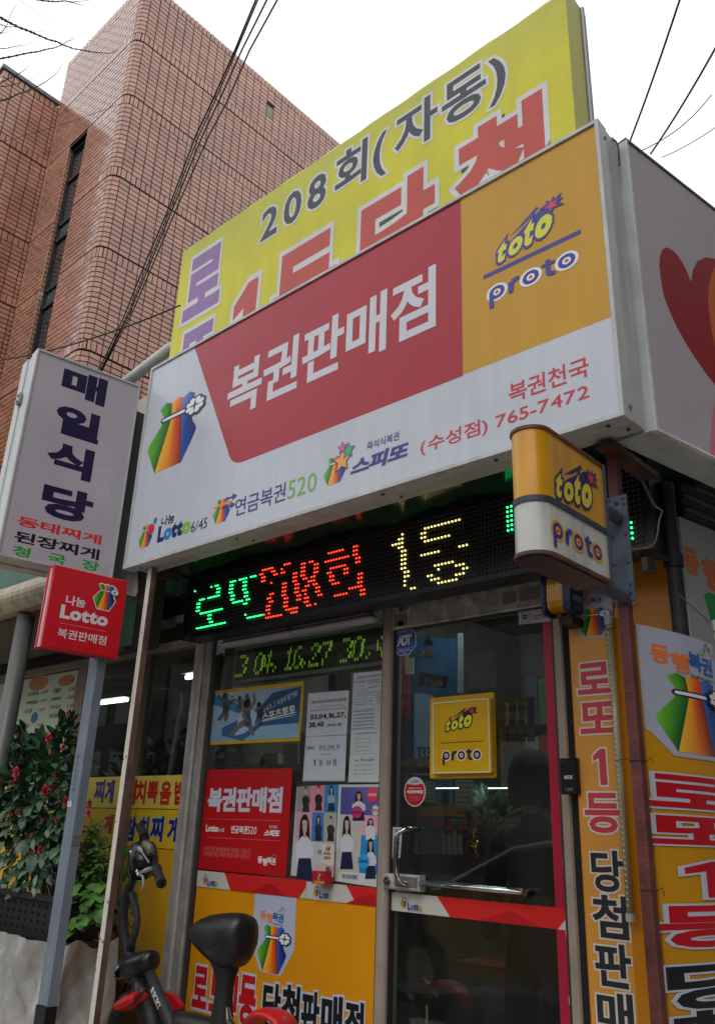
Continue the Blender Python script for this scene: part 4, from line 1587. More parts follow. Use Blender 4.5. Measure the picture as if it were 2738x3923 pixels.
# stickers on the door
dgl = FY(2.6265)
c8 = [(212, 470), (260, 410), (330, 400), (388, 435), (385, 545), (340, 620), (265, 632), (213, 590)]
m = MB()
uv = [dgl.uv('J', x, y) for x, y in c8]
cu, cv = sum(a[0] for a in uv) / 8, sum(a[1] for a in uv) / 8
ru = (max(a[0] for a in uv) - min(a[0] for a in uv)) / 2
rv = (max(a[1] for a in uv) - min(a[1] for a in uv)) / 2
octo = [(cu + ru * 1.06 * math.cos(math.pi / 8 + i * math.pi / 4), cv + rv * 1.06 * math.sin(math.pi / 8 + i * math.pi / 4)) for i in range(8)]
m.prism(dgl, octo, 0, .001, S(200, 205, 215))
t = thing('security_sticker', 'blue octagonal security company sticker at the top left of the door glass', 'sticker', dgl.w(cu, cv, 0))
m.build('sheet', PRINT, t)
p = Print(dgl, .0012)
p.shape([(cu + (a - cu) * .94, cv + (b - cv) * .94) for a, b in octo], S(30, 80, 170))
p.frame(cu - ru * .66, cv - rv * .50, cu + ru * .66, cv + rv * .56, .0015, S(190, 200, 220))
p.text('ADT', (cu - ru * .60, cv - rv * .32, cu + ru * .60, cv + rv * .42), WHITE, wt=.05, gap=-.06)
p.text('캡스경비구역', (cu - ru * .50, cv + rv * .62, cu + ru * .50, cv + rv * .82), WHITE, wt=.02)
p.text('1588-6400', (cu - ru * .50, cv - rv * .70, cu + ru * .50, cv - rv * .55), WHITE, wt=.02)
p.text('고객센터', (cu - ru * .25, cv - rv * .88, cu + ru * .25, cv - rv * .76), WHITE, wt=.01)
p.cut('lettering', PRINT, t)

t, p = sheet_thing('camera_notice', 'white sticker with camera pictogram and red letters at the top right of the door', 'sticker', FY(2.6265),
                   [('J', 1172, 285), ('J', 1175, 386), ('J', 1452, 358), ('J', 1452, 255)], .001, S(192, 196, 206), PRINT)
c_ = p.P(('J', 1192, 290), ('J', 1262, 366))
p.frame(c_[0][0], c_[1][1], c_[1][0], c_[0][1], .0016, NAVY)
p.cut('rule', PRINT, t)
a = p.P(('J', 1204, 335), ('J', 1250, 312))
p.rect(a[0][0], a[0][1] - .006, a[1][0] - .004, a[1][1] + .002, S(50, 60, 100))
p.rect(a[0][0] + .006, a[0][1] - .001, a[1][0] - .001, a[1][1] - .003, S(150, 160, 190))
p.cut('pictogram', PRINT, t)
p.text('CCTV녹화중', [('J', 1282, 330), ('J', 1285, 342), ('J', 1475, 325), ('J', 1440, 285)], S(200, 30, 50), wt=.03)
p.cut('lettering', PRINT, t)

m = MB()
c_ = [dgl.uv('J', x, y) for x, y in [(296, 1668), (460, 1668), (378, 1555), (378, 1783)]]
cu, cv, ru, rv = (c_[0][0] + c_[1][0]) / 2, (c_[2][1] + c_[3][1]) / 2, (c_[1][0] - c_[0][0]) / 2, (c_[2][1] - c_[3][1]) / 2
m.prism(dgl, [(cu + ru * math.cos(2 * math.pi * i / 32), cv + rv * math.sin(2 * math.pi * i / 32)) for i in range(32)], 0, .001, S(190, 192, 198))
t = thing('round_sticker', 'oval white and red certified lottery seller sticker on the door glass', 'sticker', dgl.w(cu, cv, 0))
m.build('sheet', PRINT, t)
p = Print(dgl, .0012)
pts = [(cu + ru * .90 * math.cos(q_), cv + rv * .92 * math.sin(q_)) for q_ in [math.pi * (0.72 + 1.56 * i / 24) for i in range(25)]]
pts = [(cu + ru * .9 * math.cos(-math.pi / 2 + a_), cv + rv * .92 * math.sin(-math.pi / 2 + a_)) for a_ in [(-2.2 + 4.4 * i / 24) for i in range(25)]] + [(cu, cv + rv * .45)]
p.shape(pts, S(176, 20, 34))
p.text('동행복권 공식 인증', (cu - ru * .6, cv + rv * .18, cu + ru * .6, cv + rv * .29), WHITE, wt=.01)
p.text('복권판매점', (cu - ru * .74, cv - rv * .12, cu + ru * .74, cv + rv * .10), WHITE, wt=.035)
for i in range(4):
    p.rect(cu - ru * (.6 - i * .08), cv - rv * (.30 + i * .09) - .001, cu + ru * (.6 - i * .08), cv - rv * (.30 + i * .09), S(210, 130, 135))
p.text('동행', (cu - ru * .35, cv + rv * .62, cu, cv + rv * .78), S(230, 120, 60), wt=.03)
p.text('복권', (cu, cv + rv * .62, cu + ru * .35, cv + rv * .78), S(30, 120, 180), wt=.03)
p.cut('lettering', PRINT, t)

t, p = sheet_thing('pull_sticker', 'narrow white sticker with upright letters beside the door handle', 'sticker', FY(2.6265),
                   [('K', 207, 137), ('K', 203, 372), ('K', 266, 376), ('K', 282, 140)], .001, S(186, 190, 196), PRINT)
for ch, y in (('당', 172), ('기', 218), ('시', 262), ('오', 302)):
    p.text(ch, [('K', 226, y + 8), ('K', 230, y + 18), ('K', 260, y), ('K', 256, y - 18)], INK, wt=.03)
    p.cut('letter', PRINT, t)
p.text('PULL', [('K', 213, 350), ('K', 215, 356), ('K', 262, 350), ('K', 260, 334)], INK, wt=.02)
p.cut('lettering', PRINT, t)

# raised toto/proto panel
PYE = S(216, 170, 4)
t = thing('raised_panel_sign', 'raised yellow plastic sign with white border and sports betting logos on the door glass', 'sign', (-1.84, 2.6, EYE + .2))
P0 = FY(2.6265)
c_ = [P0.uv('J', x, y) for x, y in [(503, 942), (1000, 917), (1012, 1565), (505, 1568)]]
u0, u1, v0, v1 = (c_[0][0] + c_[3][0]) / 2, (c_[1][0] + c_[2][0]) / 2 - .004, (c_[2][1] + c_[3][1]) / 2, (c_[0][1] + c_[1][1]) / 2


def rbox(mb, pl, u0, u1, v0, v1, n0, n1, r, bev, col):
    def ring(g, n):
        pts = []
        for cx_, cy_, a0_ in [(u1 - r, v1 - r, 0), (u0 + r, v1 - r, 90), (u0 + r, v0 + r, 180), (u1 - r, v0 + r, 270)]:
            for i in range(5):
                a_ = math.radians(a0_ + i * 22.5)
                pts.append(pl.w(cx_ + (r - g) * math.cos(a_), cy_ + (r - g) * math.sin(a_), n))
        return pts
    mb.rings([ring(0, n0), ring(0, n1 - bev), ring(bev, n1)], col)


m = MB()
rbox(m, P0, u0, u1, v0, v1, 0, .012, .008, .003, PYE)
m.build('base_plate', PLAST, t)
P1 = FY(2.6265 - .035)
c_ = [P1.uv('J', x, y) for x, y in [(513, 978), (952, 950), (965, 1530), (513, 1530)]]
u0, u1, v0, v1 = (c_[0][0] + c_[3][0]) / 2, (c_[1][0] + c_[2][0]) / 2, (c_[2][1] + c_[3][1]) / 2, (c_[0][1] + c_[1][1]) / 2
m = MB()
rbox(m, P1, u0, u1, v0, v1, -.024, 0, .006, .003, PYE)
m.build('raised_plate', PLAST, t)
m = MB()
for a in [(u0 + .002, u1 - .002, v0 + .002, v0 + .007), (u0 + .002, u1 - .002, v1 - .007, v1 - .002), (u0 + .002, u0 + .007, v0 + .007, v1 - .007), (u1 - .007, u1 - .002, v0 + .007, v1 - .007)]:
    m.pbox(P1, *a, -.001, .0035, S(222, 214, 180))
m.build('border', PLAST, t)
p = Print(P1, .0003)
p.base = .0003
toto(p, [('J', 607, 1190), ('J', 620, 1203), ('J', 860, 1070), ('J', 795, 1015)], S(24, 22, 50), S(228, 225, 30))
p.cut('logo', PRINT, t)
a = p.P(('J', 576, 1292), ('J', 895, 1282))
m = MB()
m.pbox(P1, a[0][0], a[1][0], (a[0][1] + a[1][1]) / 2 - .001, (a[0][1] + a[1][1]) / 2 + .001, .0, .002, S(110, 80, 10))
m.build('rule', PLAST, t)
proto(p, [('J', 580, 1440), ('J', 590, 1465), ('J', 895, 1440), ('J', 780, 1340)], S(225, 215, 190), S(22, 22, 60))
p.cut('logo', PRINT, t)

# ================================================================== outer LED board
LY = 2.35
DU, DV = .01595, .01745
lx0, lz0 = -3.277, EYE + .862
NC, NR = 144, 16
led = thing('led_board', 'long black dot matrix display with green and red running letters under the shop sign', 'display', (-2.1, LY, EYE + .835))
PLd = FY(LY)
m = MB()
bu0, bu1, bv0, bv1 = -3.312, -.955, EYE + .832, EYE + 1.152
BK = S(20, 20, 22)
m.pbox(PLd, bu0, bu1, bv0, bv1, -.10, -.008, BK)
for a in [(bu0, bu1, bv0, bv0 + .020), (bu0, bu1, bv1 - .018, bv1), (bu0, bu0 + .024, bv0 + .020, bv1 - .018), (bu1 - .018, bu1, bv0 + .020, bv1 - .018)]:
    m.pbox(PLd, *a, -.008, .006, BK)
m.build('housing', PLAST, led)
m = MB()
m.pbox(PLd, bu0 + .02, bu0 + .075, bv0 + .003, bv0 + .017, .006, .007, S(72, 74, 74))
m.build('nameplate', STEEL, led)
lit = {}
IV = {}


def snap(k_, x, y):
    u, v = PLd.uv(k_, x, y)
    return round((u - lx0) / DU), round((v - lz0) / DV)


def seg(k_, x0, y0, x1, y1, n, col):
    for i in range(n):
        t_ = i / max(1, n - 1)
        c_ = snap(k_, x0 + (x1 - x0) * t_, y0 + (y1 - y0) * t_)
        if 0 <= c_[0] < NC and 0 <= c_[1] < NR:
            lit.setdefault(c_, col)


GR, RE, WH = 'green', 'red', 'pale'
for a in [(400, 470, 480, 452, 3), (478, 512, 520, 502, 2), (480, 570, 520, 560, 2), (205, 697, 495, 630, 9), (137, 770, 178, 765, 2), (140, 830, 180, 822, 2), (147, 888, 185, 880, 2),
          (185, 940, 550, 855, 11), (330, 962, 372, 955, 2), (338, 1020, 378, 1015, 2), (343, 1080, 385, 1072, 2), (135, 1187, 608, 1083, 14), (118, 545, 118, 545, 1),
          (728, 385, 888, 345, 5), (958, 325, 1120, 287, 5), (695, 455, 740, 445, 2), (702, 515, 745, 505, 2), (708, 575, 750, 565, 2), (715, 632, 757, 625, 2), (720, 690, 762, 685, 2),
          (762, 742, 922, 708, 5), (927, 398, 967, 388, 2), (933, 458, 975, 448, 2), (938, 517, 980, 508, 2), (943, 577, 987, 568, 2), (950, 638, 993, 630, 2), (995, 690, 1035, 680, 2),
          (925, 770, 965, 760, 2), (980, 938, 980, 938, 1), (985, 1000, 1225, 947, 7)]:
    seg('R', *a, GR)
for a in [(88, 430, 222, 395, 5), (60, 488, 95, 480, 2), (65, 538, 100, 530, 2), (72, 590, 107, 582, 2), (228, 445, 263, 437, 2), (235, 497, 270, 488, 2), (210, 606, 210, 606, 1), (195, 765, 230, 757, 2),
          (167, 825, 202, 817, 2), (172, 875, 208, 868, 2), (142, 933, 178, 925, 2), (147, 983, 182, 975, 2), (120, 1043, 155, 1035, 2), (125, 1092, 330, 1050, 7), (392, 350, 462, 333, 3), (365, 412, 365, 412, 1),
          (337, 470, 372, 462, 2), (515, 477, 550, 467, 2)] + \
         [(522 + i * 5.5, 528 + i * 51, 557 + i * 5.5, 520 + i * 51, 2) for i in range(8)] + [(355 + i * 5, 622 + i * 51.5, 392 + i * 5, 612 + i * 51.5, 2) for i in range(7)] + \
         [(427, 975, 570, 945, 5), (467, 1020, 540, 1005, 3), (645, 338, 680, 328, 2), (750, 308, 787, 300, 2), (795, 350, 832, 343, 2), (803, 405, 838, 397, 2), (810, 457, 845, 450, 2), (617, 400, 652, 390, 2),
          (620, 450, 655, 442, 2), (627, 502, 663, 494, 2), (668, 545, 705, 537, 2), (780, 518, 816, 511, 2), (712, 590, 785, 573, 3), (793, 624, 828, 616, 2), (682, 650, 718, 642, 2), (835, 670, 872, 662, 2),
          (842, 722, 878, 715, 2), (848, 777, 884, 768, 2), (652, 712, 688, 704, 2), (660, 763, 695, 755, 2), (665, 815, 702, 808, 2), (670, 868, 707, 860, 2), (713, 915, 750, 906, 2), (823, 892, 823, 892, 1),
          (1002, 190, 1195, 140, 6), (942, 315, 1288, 228, 10), (1347, 97, 1390, 88, 2), (1357, 153, 1397, 142, 2), (1367, 208, 1405, 197, 2), (1375, 262, 1413, 253, 2), (1383, 316, 1423, 307, 2),
          (1033, 402, 1225, 355, 6), (1002, 465, 1040, 456, 2), (1008, 518, 1047, 510, 2), (1016, 572, 1053, 563, 2), (1230, 410, 1270, 402, 2), (1240, 465, 1278, 457, 2), (1060, 618, 1138, 600, 3),
          (1080, 782, 1432, 700, 10), (1405, 480, 1442, 470, 2), (1412, 536, 1450, 527, 2), (1418, 590, 1457, 582, 2), (1425, 646, 1465, 638, 2), (1432, 703, 1472, 694, 2), (1440, 758, 1480, 750, 2),
          (1448, 815, 1488, 806, 2)]:
    seg('S', *a, RE)
for a in [(350, 510, 350, 510, 1), (312, 592, 365, 578, 2), (222, 685, 372, 645, 4)] + [(330 + i * 9.5, 722 + i * 67, 382 + i * 9.5, 710 + i * 67, 2) for i in range(8)] + \
         [(408, 1253, 408, 1253, 1), (418, 1320, 418, 1320, 1), (535, 1370, 588, 1357, 2), (713, 415, 1262, 273, 11), (672, 498, 723, 485, 2), (685, 565, 738, 552, 2), (748, 622, 1125, 522, 8),
          (672, 848, 938, 783, 6), (1275, 708, 1390, 680, 3), (918, 1003, 1197, 940, 6), (1207, 1010, 1325, 985, 3), (1332, 1058, 1390, 1045, 2), (1230, 1152, 1345, 1128, 3), (965, 1282, 1243, 1222, 6),
          (848, 1235, 953, 1208, 3), (780, 1175, 835, 1162, 2), (930, 1072, 930, 1072, 1)]:
    seg('T', *a, WH)
for a in [(1185, 58, 1240, 45, 3), (1175, 90, 1200, 84, 2), (1180, 118, 1207, 112, 2), (1184, 146, 1211, 140, 2), (1189, 174, 1215, 168, 2), (1197, 202, 1222, 196, 2), (1226, 223, 1248, 218, 2), (1252, 364, 1252, 364, 1)]:
    seg('O', *a, GR)
for a in [(970, 1330, 970, 1330, 1), (978, 1367, 978, 1367, 1), (985, 1405, 985, 1405, 1), (995, 1443, 995, 1443, 1)]:
    seg('F', *a, GR)
EM = {GR: ((.02, 1.0, .20), 4.0), RE: ((1.0, .04, .015), 3.4), WH: ((1.0, .84, .26), 2.2)}
proto_m = {}


def dot_mesh(r, h, col, mat, name):
    m_ = MB()
    n_ = 8
    rr = []
    for g, z in ((r, 0), (r * .95, h * .6), (r * .5, h)):
        rr.append([(g * math.cos(2 * math.pi * j / n_), -z, g * math.sin(2 * math.pi * j / n_)) for j in range(n_)])
    m_.rings(rr, col)
    return m_.mesh(name, mat)


for kk, (cc, st) in EM.items():
    proto_m[kk] = dot_mesh(.0039, .005, cc, emat('lit_diode_' + kk, st), 'lit_diode')
rest = {GR: MB(), RE: MB(), WH: MB()}
keys = sorted(lit, key=lambda c_: (abs(c_[0] - 95) if lit[c_] != GR else 40))
for i, c_ in enumerate(keys):
    pos = PLd.w(lx0 + c_[0] * DU, lz0 + c_[1] * DV, -.007)
    if i < 300:
        o = bpy.data.objects.new('lit_diode', proto_m[lit[c_]])
        COL.objects.link(o)
        o.parent = led
        o.location = Vector(pos) - absloc(led)
    else:
        me = proto_m[lit[c_]]
        rest[lit[c_]].add([(v.co.x + pos[0], v.co.y + pos[1], v.co.z + pos[2]) for v in me.vertices], [tuple(f.vertices) for f in me.polygons], EM[lit[c_]][0])
for kk, mb in rest.items():
    if mb.v:
        mb.build('lit_diodes', proto_m[kk].materials[0], led, kind='stuff')
m = MB()
for i in range(NC):
    for j in range(NR):
        if (i, j) in lit:
            continue
        x, _, z = PLd.w(lx0 + i * DU, lz0 + j * DV, 0)
        y = LY + .008
        rr = []
        for g, d in ((.0046, 0), (.0043, .004), (.002, .0055)):
            rr.append([(x + g * math.cos(2 * math.pi * q_ / 6), y - d, z + g * math.sin(2 * math.pi * q_ / 6)) for q_ in range(6)])
        m.rings(rr, S(66, 66, 66))
m.build('unlit_diodes', PLAST, led, kind='stuff')

# inner LED board
LIY = 2.70
PLi = FY(LIY)
c_ = [PLi.uv('H', x, y) for x, y in [(345, 750), (1540, 612), (340, 1050), (1540, 895)]]
iu0, iv0, iv1 = -3.335, (c_[2][1] + c_[3][1]) / 2, (c_[0][1] + c_[1][1]) / 2
iu1 = -2.27
il = thing('indoor_led_board', 'grey framed display with yellow green lottery numbers behind the window glass', 'display', (-2.8, LIY, iv0))
m = MB()
m.pbox(PLi, iu0, iu1, iv0, iv1, -.06, -.004, S(112, 110, 90))
m.build('screen', PLAST, il)
m = MB()
for a in [(iu0, iu1, iv0, iv0 + .016), (iu0, iu1, iv1 - .014, iv1), (iu0, iu0 + .008, iv0 + .016, iv1 - .014), (iu1 - .008, iu1, iv0 + .016, iv1 - .014)]:
    m.pbox(PLi, *a, -.004, .004, S(176, 178, 168))
m.build('frame', ALU, il)
FONT = {'0': ["0110", "1001", "1001", "1001", "1001", "1001", "0110"], '1': ["0010", "0110", "0010", "0010", "0010", "0010", "0111"], '2': ["0110", "1001", "0001", "0010", "0100", "1000", "1111"],
        '3': ["1110", "0001", "0001", "0110", "0001", "0001", "1110"], '4': ["0010", "0110", "1010", "1010", "1111", "0010", "0010"], '6': ["0110", "1000", "1000", "1110", "1001", "1001", "0110"],
        '7': ["1111", "0001", "0001", "0010", "0010", "0100", "0100"], '8': ["0110", "1001", "1001", "0110", "1001", "1001", "0110"], ',': ["00", "00", "00", "00", "00", "01", "10"], ' ': ["0"] * 7, '.': ["0"] * 6 + ["1"]}
ds = .0078
lit_i, un_i = MB(), MB()
cells = set()
for grp_, x_ in (('13', 352), ('04', 545), (',', 690), ('16', 762), (',', 912), ('27', 965), ('30', 1210), (',', 1402), ('4', 1478)):
    cx = round((PLi.uv('H', x_, 950 - (x_ - 350) * .12)[0] - iu0 - .012) / ds)
    for ch in grp_:
        g = FONT[ch]
        for r_, row in enumerate(g):
            for q_, b_ in enumerate(row):
                if b_ == '1' and not (ch in '0236' and r_ == 3 and q_ == 1):
                    for dy in (0, 1):
                        yy_ = 2 + (6 - r_) * 2 + dy
                        cells.add((cx + q_ * 2 + yy_ // 6, yy_))
                        if q_ == 3:
                            cells.add((cx + q_ * 2 + 1 + yy_ // 6, yy_))
        cx += len(g[0]) * 2 + 1
pr_i = Print(PLi, -.003)
for i in range(int((iu1 - iu0 - .03) / ds)):
    for j in range(int((iv1 - iv0 - .034) / ds)):
        u, v = iu0 + .012 + i * ds, iv0 + .02 + j * ds
        if (i, j) in cells:
            lit_i.pbox(PLi, u, u + .0048, v, v + .0048, -.004, -.001, (.50, 1.0, .04))
        elif (i + j) % 1 == 0:
            un_i.pbox(PLi, u, u + .0046, v, v + .0046, -.004, -.0025, S(50, 48, 40))
un_i.build('unlit_diodes', PLAST, il, kind='stuff')
lit_i.build('lit_diodes', emat('lit_diode_lime', .30), il, kind='stuff')

# strip lights below the board
for k_, (a, b, lab) in enumerate([((285, 722), (822, 640), 'left one of two unlit white strip light fittings under the LED board'),
                                  ((820, 645), (1450, 522), 'right one of two unlit white strip light fittings under the LED board')]):
    A, B = pt(2.45, 'H', *a), pt(2.45, 'H', *b)
    z = EYE + .807
    t = thing('strip_light', lab, 'light', (A.x, 2.45, z), 'strip lights under the LED board')
    m = MB()
    m.box(A.x + .02, 2.452, z + .018, B.x - .03, 2.50, z + .036, S(126, 122, 116))
    m.build('housing', ALU, t)
    m = MB()
    nn = 12
    rr = []
    for xx, g in [(A.x, .3), (A.x + .004, .7), (A.x + .014, 1), (B.x - .02, 1), (B.x - .006, .7), (B.x, .3)]:
        rr.append([(xx, 2.475 + .030 * g * math.cos(2 * math.pi * j / nn), z + .004 + .016 * g * math.sin(2 * math.pi * j / nn)) for j in range(nn)])
    m.rings(rr, S(168, 162, 172))
    m.build('diffuser', PLAST, t, smooth=True)
    m = MB()
    for xx in (A.x + .12, B.x - .14):
        m.box(xx - .012, 2.46, z + .036, xx + .012, 2.49, z + .05, S(40, 40, 40))
    m.build('clip', PLAST, t, kind='stuff')

# strobe alarm
t = thing('alarm_strobe', 'yellow ribbed alarm lamp between dark blue end plates above the door corner', 'alarm lamp', (-1.33, 2.45, EYE + .70))
zc = EYE + .772
for x0, x1, nm, cc in [(-1.392, -1.374, 'end_plate', S(24, 40, 84)), (-1.312, -1.278, 'end_plate', S(20, 34, 74))]:
    m = MB()
    rr = []
    for xx, g in ((x0, .9), (x0 + .004, 1), (x1 - .004, 1), (x1, .9)):
        pts = []
        for i in range(16):
            a_ = 2 * math.pi * i / 16
            pts.append((xx, 2.455 + .043 * g * max(-1, min(1, 1.35 * math.cos(a_))), zc + .075 * g * max(-1, min(1, 1.25 * math.sin(a_)))))
        rr.append(pts)
    m.rings(rr, cc)
    m.build(nm, PLAST, t)
m = MB()
rr = []
for i in range(15):
    xx = -1.374 + .062 * i / 14
    g = 1 if i % 2 else .94
    rr.append([(xx, 2.455 + .036 * g * max(-1, min(1, 1.3 * math.cos(2 * math.pi * j / 16))), zc + .062 * g * max(-1, min(1, 1.2 * math.sin(2 * math.pi * j / 16)))) for j in range(16)])
m.rings(rr, S(214, 150, 20))
m.build('lens', OLDPL, t)
p = Print(PL((-1.278, 0), 90), .0006)
p.text('NSOK', (2.425, zc - .035, 2.485, zc - .015), S(150, 160, 190), wt=.03)
p.cut('lettering', PRINT, t)
m = MB()
m.box(-1.36, 2.47, zc - .10, -1.31, 2.60, zc - .072, S(60, 44, 34))
m.build('bracket', RUST, t)

# card reader
PRd = FY(2.53)
c_ = [PRd.uv('L', x, y) for x, y in [(0, 1800), (175, 1800), (192, 2150), (15, 2155)]]
t = thing('card_reader', 'small black card reader box on the door frame', 'card reader', (-1.39, 2.53, EYE + .136))
m = MB()
m.bbox_bev(PRd, -1.418, -1.356, EYE + .136, EYE + .247, -.045, 0, .004, S(14, 14, 16))
m.build('box', PLAST, t)
p = Print(PRd, .0006)
p.text('NSOK', (-1.403, EYE + .182, -1.371, EYE + .194), S(190, 192, 196), wt=.05, shear=.15)
p.cut('lettering', PRINT, t)
p.text('CARD', (-1.396, EYE + .148, -1.374, EYE + .154), S(150, 150, 150), wt=.03)
p.frame(-1.400, EYE + .1445, -1.370, EYE + .1575, .0006, S(110, 110, 110))
p.cut('lettering', PRINT, t)
p.text('SK shieldus', (-1.412, EYE + .236, -1.395, EYE + .239), S(150, 110, 110), wt=.0)
p.cut('lettering', PRINT, t)

# orange upright board right of the door
OY = 2.55
PO = FY(OY)
t = thing('upright_board', 'tall narrow orange board right of the door with stacked red and black Korean letters', 'sign board', (-1.2, OY, .15))
m = MB()
m.box(-1.368, OY, .14, -.985, OY + .04, EYE + .93, S(200, 128, 12))
m.build('panel', PRINT, t)
p = Print(PO, .0003)
p.base = .0003
fu = PO.uv('L', 560, 1000)[0]
p.rect(-1.364, .15, fu - .012, EYE + .93, S(214, 150, 64))
p.cut('printed_film', PRINT, t)
p.base = p.n = .0007
p.shape(p.P(('L', 137, 60), ('L', 137, 490), ('L', 245, 637), ('L', 440, 617), ('L', 527, 370), ('L', 500, 40)), S(172, 176, 190))
p.cut('badge', PRINT, t)
p.base = p.n = .0010
dhl(p, [('L', 190, 290), ('L', 240, 325), ('L', 412, 290), ('L', 412, 175)])
p.cut('logo', PRINT, t)
bag(p, [('L', 198, 510), ('L', 280, 612), ('L', 482, 490), ('L', 330, 330)])
p.cut('logo', PRINT, t)
RB = S(196, 62, 78)
GB = S(44, 46, 54)
for ch, bx, cc in [('로', [('L', 188, 1140), ('L', 228, 875), ('L', 522, 1100), ('L', 345, 1170)], RB), ('또', [('L', 215, 1500), ('L', 240, 1258), ('L', 560, 1400), ('L', 380, 1555)], RB),
                   ('1', [('L', 335, 1750), ('L', 430, 1705), ('L', 480, 2050), ('L', 450, 2060)], RB), ('등', [('M', 250, 270), ('M', 290, 92), ('M', 588, 150), ('M', 430, 478)], RB),
                   ('당', [('M', 305, 700), ('M', 320, 635), ('M', 612, 740), ('M', 470, 1040)], GB), ('첨', [('M', 325, 1250), ('M', 410, 1062), ('M', 655, 1180), ('M', 520, 1485)], GB),
                   ('판', [('M', 345, 1680), ('M', 400, 1515), ('M', 690, 1700), ('M', 570, 1955)], GB), ('매', [('M', 365, 2100), ('M', 400, 1972), ('M', 712, 2150), ('M', 560, 2420)], GB)]:
    chpx(p, ch, bx, cc, wt=.030, ow=.042, par=t, oc=S(215, 205, 190))

# clear LED tube on the board and its cap
def ledtube(label, x, y, z0, z1, r=.0115):
    t = thing('led_tube', label, 'light tube', (x, y, z0), 'clear LED tube lights tied to the boards')
    m = MB()
    m.tube([(x, y, z0 + .02), (x, y, z1 - .03)], r, S(176, 172, 140), 12)
    m.build('tube', OLDPL, t, smooth=True)
    for a_, b_ in ((z0, z0 + .022), (z1 - .032, z1)):
        m = MB()
        m.tube([(x, y, a_), (x, y, b_)], r * 1.25, S(176, 174, 168), 12)
        m.build('end_cap', PLAST, t)
    m = MB()
    z = z0 + .04
    while z < z1 - .05:
        m.box(x - .003, y - r - .0012, z, x + .003, y - r + .001, z + .005, S(200, 196, 160))
        m.box(x - .0075, y - r + .001, z - .004, x - .0045, y - r + .003, z - .001, S(70, 66, 50))
        z += .0165
    m.build('diodes', PLAST, t, kind='stuff')
    return t


a, b = pt(2.525, 'L', 530, 395), pt(2.525, 'M', 640, 1315)
tt = ledtube('long clear LED tube fixed upright on the orange board by the door', (a.x + b.x) / 2, 2.525, b.z, a.z)
for z in (a.z - .05, b.z + .45):
    m = MB()
    m.tube([(a.x - .02, 2.515, z), (a.x - .014, 2.508, z), (a.x + .016, 2.508, z + .002), (a.x + .024, 2.53, z + .004)], .0012, S(50, 40, 34), 5)
    m.build('wire_tie', RUST, tt)
m = MB()
A, B = pt(2.50, 'L', 545, 385), pt(2.16, 'L', 600, 345)
m.tube([(a.x, 2.525, a.z - .002), (a.x + .03, 2.48, a.z + .02), (a.x + .10, 2.35, a.z + .05), (B.x, 2.12, B.z)], .002, S(60, 50, 44), 6)
solo(m, 'cable', RUBBER, 'thin dark lead running from the LED tube behind the red pole', 'cable')

# ================================================================== side street wall, curved banner, back panel
PB = PL((-.937, 2.13), 81)
sw = thing('side_banner', 'curved orange and white lottery banner wrapped beyond the red pole', 'banner', (-.93, 2.2, .2))
BL = .62


def bulge(u, v, n):
    return PB.w(u, v, n + .022 * math.sin(math.pi * min(max(u, 0), .42) / .42))


ztop = EYE + .55
m = MB()
vs, fs, cs = [], [], []
zsp = PB.uv('L', 1075, 1780)[1]
NB = 24
OB = S(200, 142, 10)
for i in range(NB + 1):
    u = -.01 + (BL + .01) * i / NB
    for v in (.12, ztop):
        q_ = bulge(u, v, 0)
        vs += [q_, bulge(u, v, -.004)]
        cs += [OB, OB]
for i in range(NB):
    a_ = i * 4
    fs += [(a_, a_ + 2, a_ + 6, a_ + 4), (a_ + 1, a_ + 5, a_ + 7, a_ + 3), (a_ + 2, a_ + 3, a_ + 7, a_ + 6)]
m.add(vs, fs, cs)
m.build('sheet', PRINT, sw)
class BentPrint(Print):
    """printed flat, sliced into narrow upright strips, then bent with the sheet"""
    def cut(self, name, mat, parent):
        if self.v:
            me = self.mesh(name, mat)
            b_ = bmesh.new()
            b_.from_mesh(me)
            for i in range(-1, 32):
                co = PB.w(i * .02, 0, 0)
                g_ = b_.verts[:] + b_.edges[:] + b_.faces[:]
                bmesh.ops.bisect_plane(b_, geom=g_, plane_co=co, plane_no=PB.u, dist=1e-6)
            for v_ in b_.verts:
                u_ = (v_.co - PB.o).dot(PB.u)
                v_.co += PB.n * (.022 * math.sin(math.pi * min(max(u_, 0), .42) / .42))
            b_.to_mesh(me)
            b_.free()
            o = bpy.data.objects.new(name, me)
            COL.objects.link(o)
            put(o, parent)
        self.v, self.f, self.c = [], [], []
        self.n = self.base


p = BentPrint(PB, .0012, step=.0003)
p.base = .0012


def grid_poly(p, f_lo, f_hi, u0, u1, col, n=20):
    """a film that follows the curve: f_lo and f_hi give its lower and upper edge"""
    nn = p.up()
    vs, fs = [], []
    for i in range(n + 1):
        u = u0 + (u1 - u0) * i / n
        vs += [p.W(u, f_lo(u), nn), p.W(u, f_hi(u), nn)]
    for i in range(n):
        fs.append((2 * i, 2 * i + 2, 2 * i + 3, 2 * i + 1))
    p.add(vs, fs, col)


k1, k2 = PB.uv('L', 845, 1500), PB.uv('L', 1080, 1780)
um = .30


def lo(u):
    if u < k2[0]:
        return k1[1] + (k2[1] - k1[1]) * max(0, (u - 0.0)) / max(.01, k2[0])
    if u < um:
        return k2[1]
    return k2[1] + (u - um) * 1.4


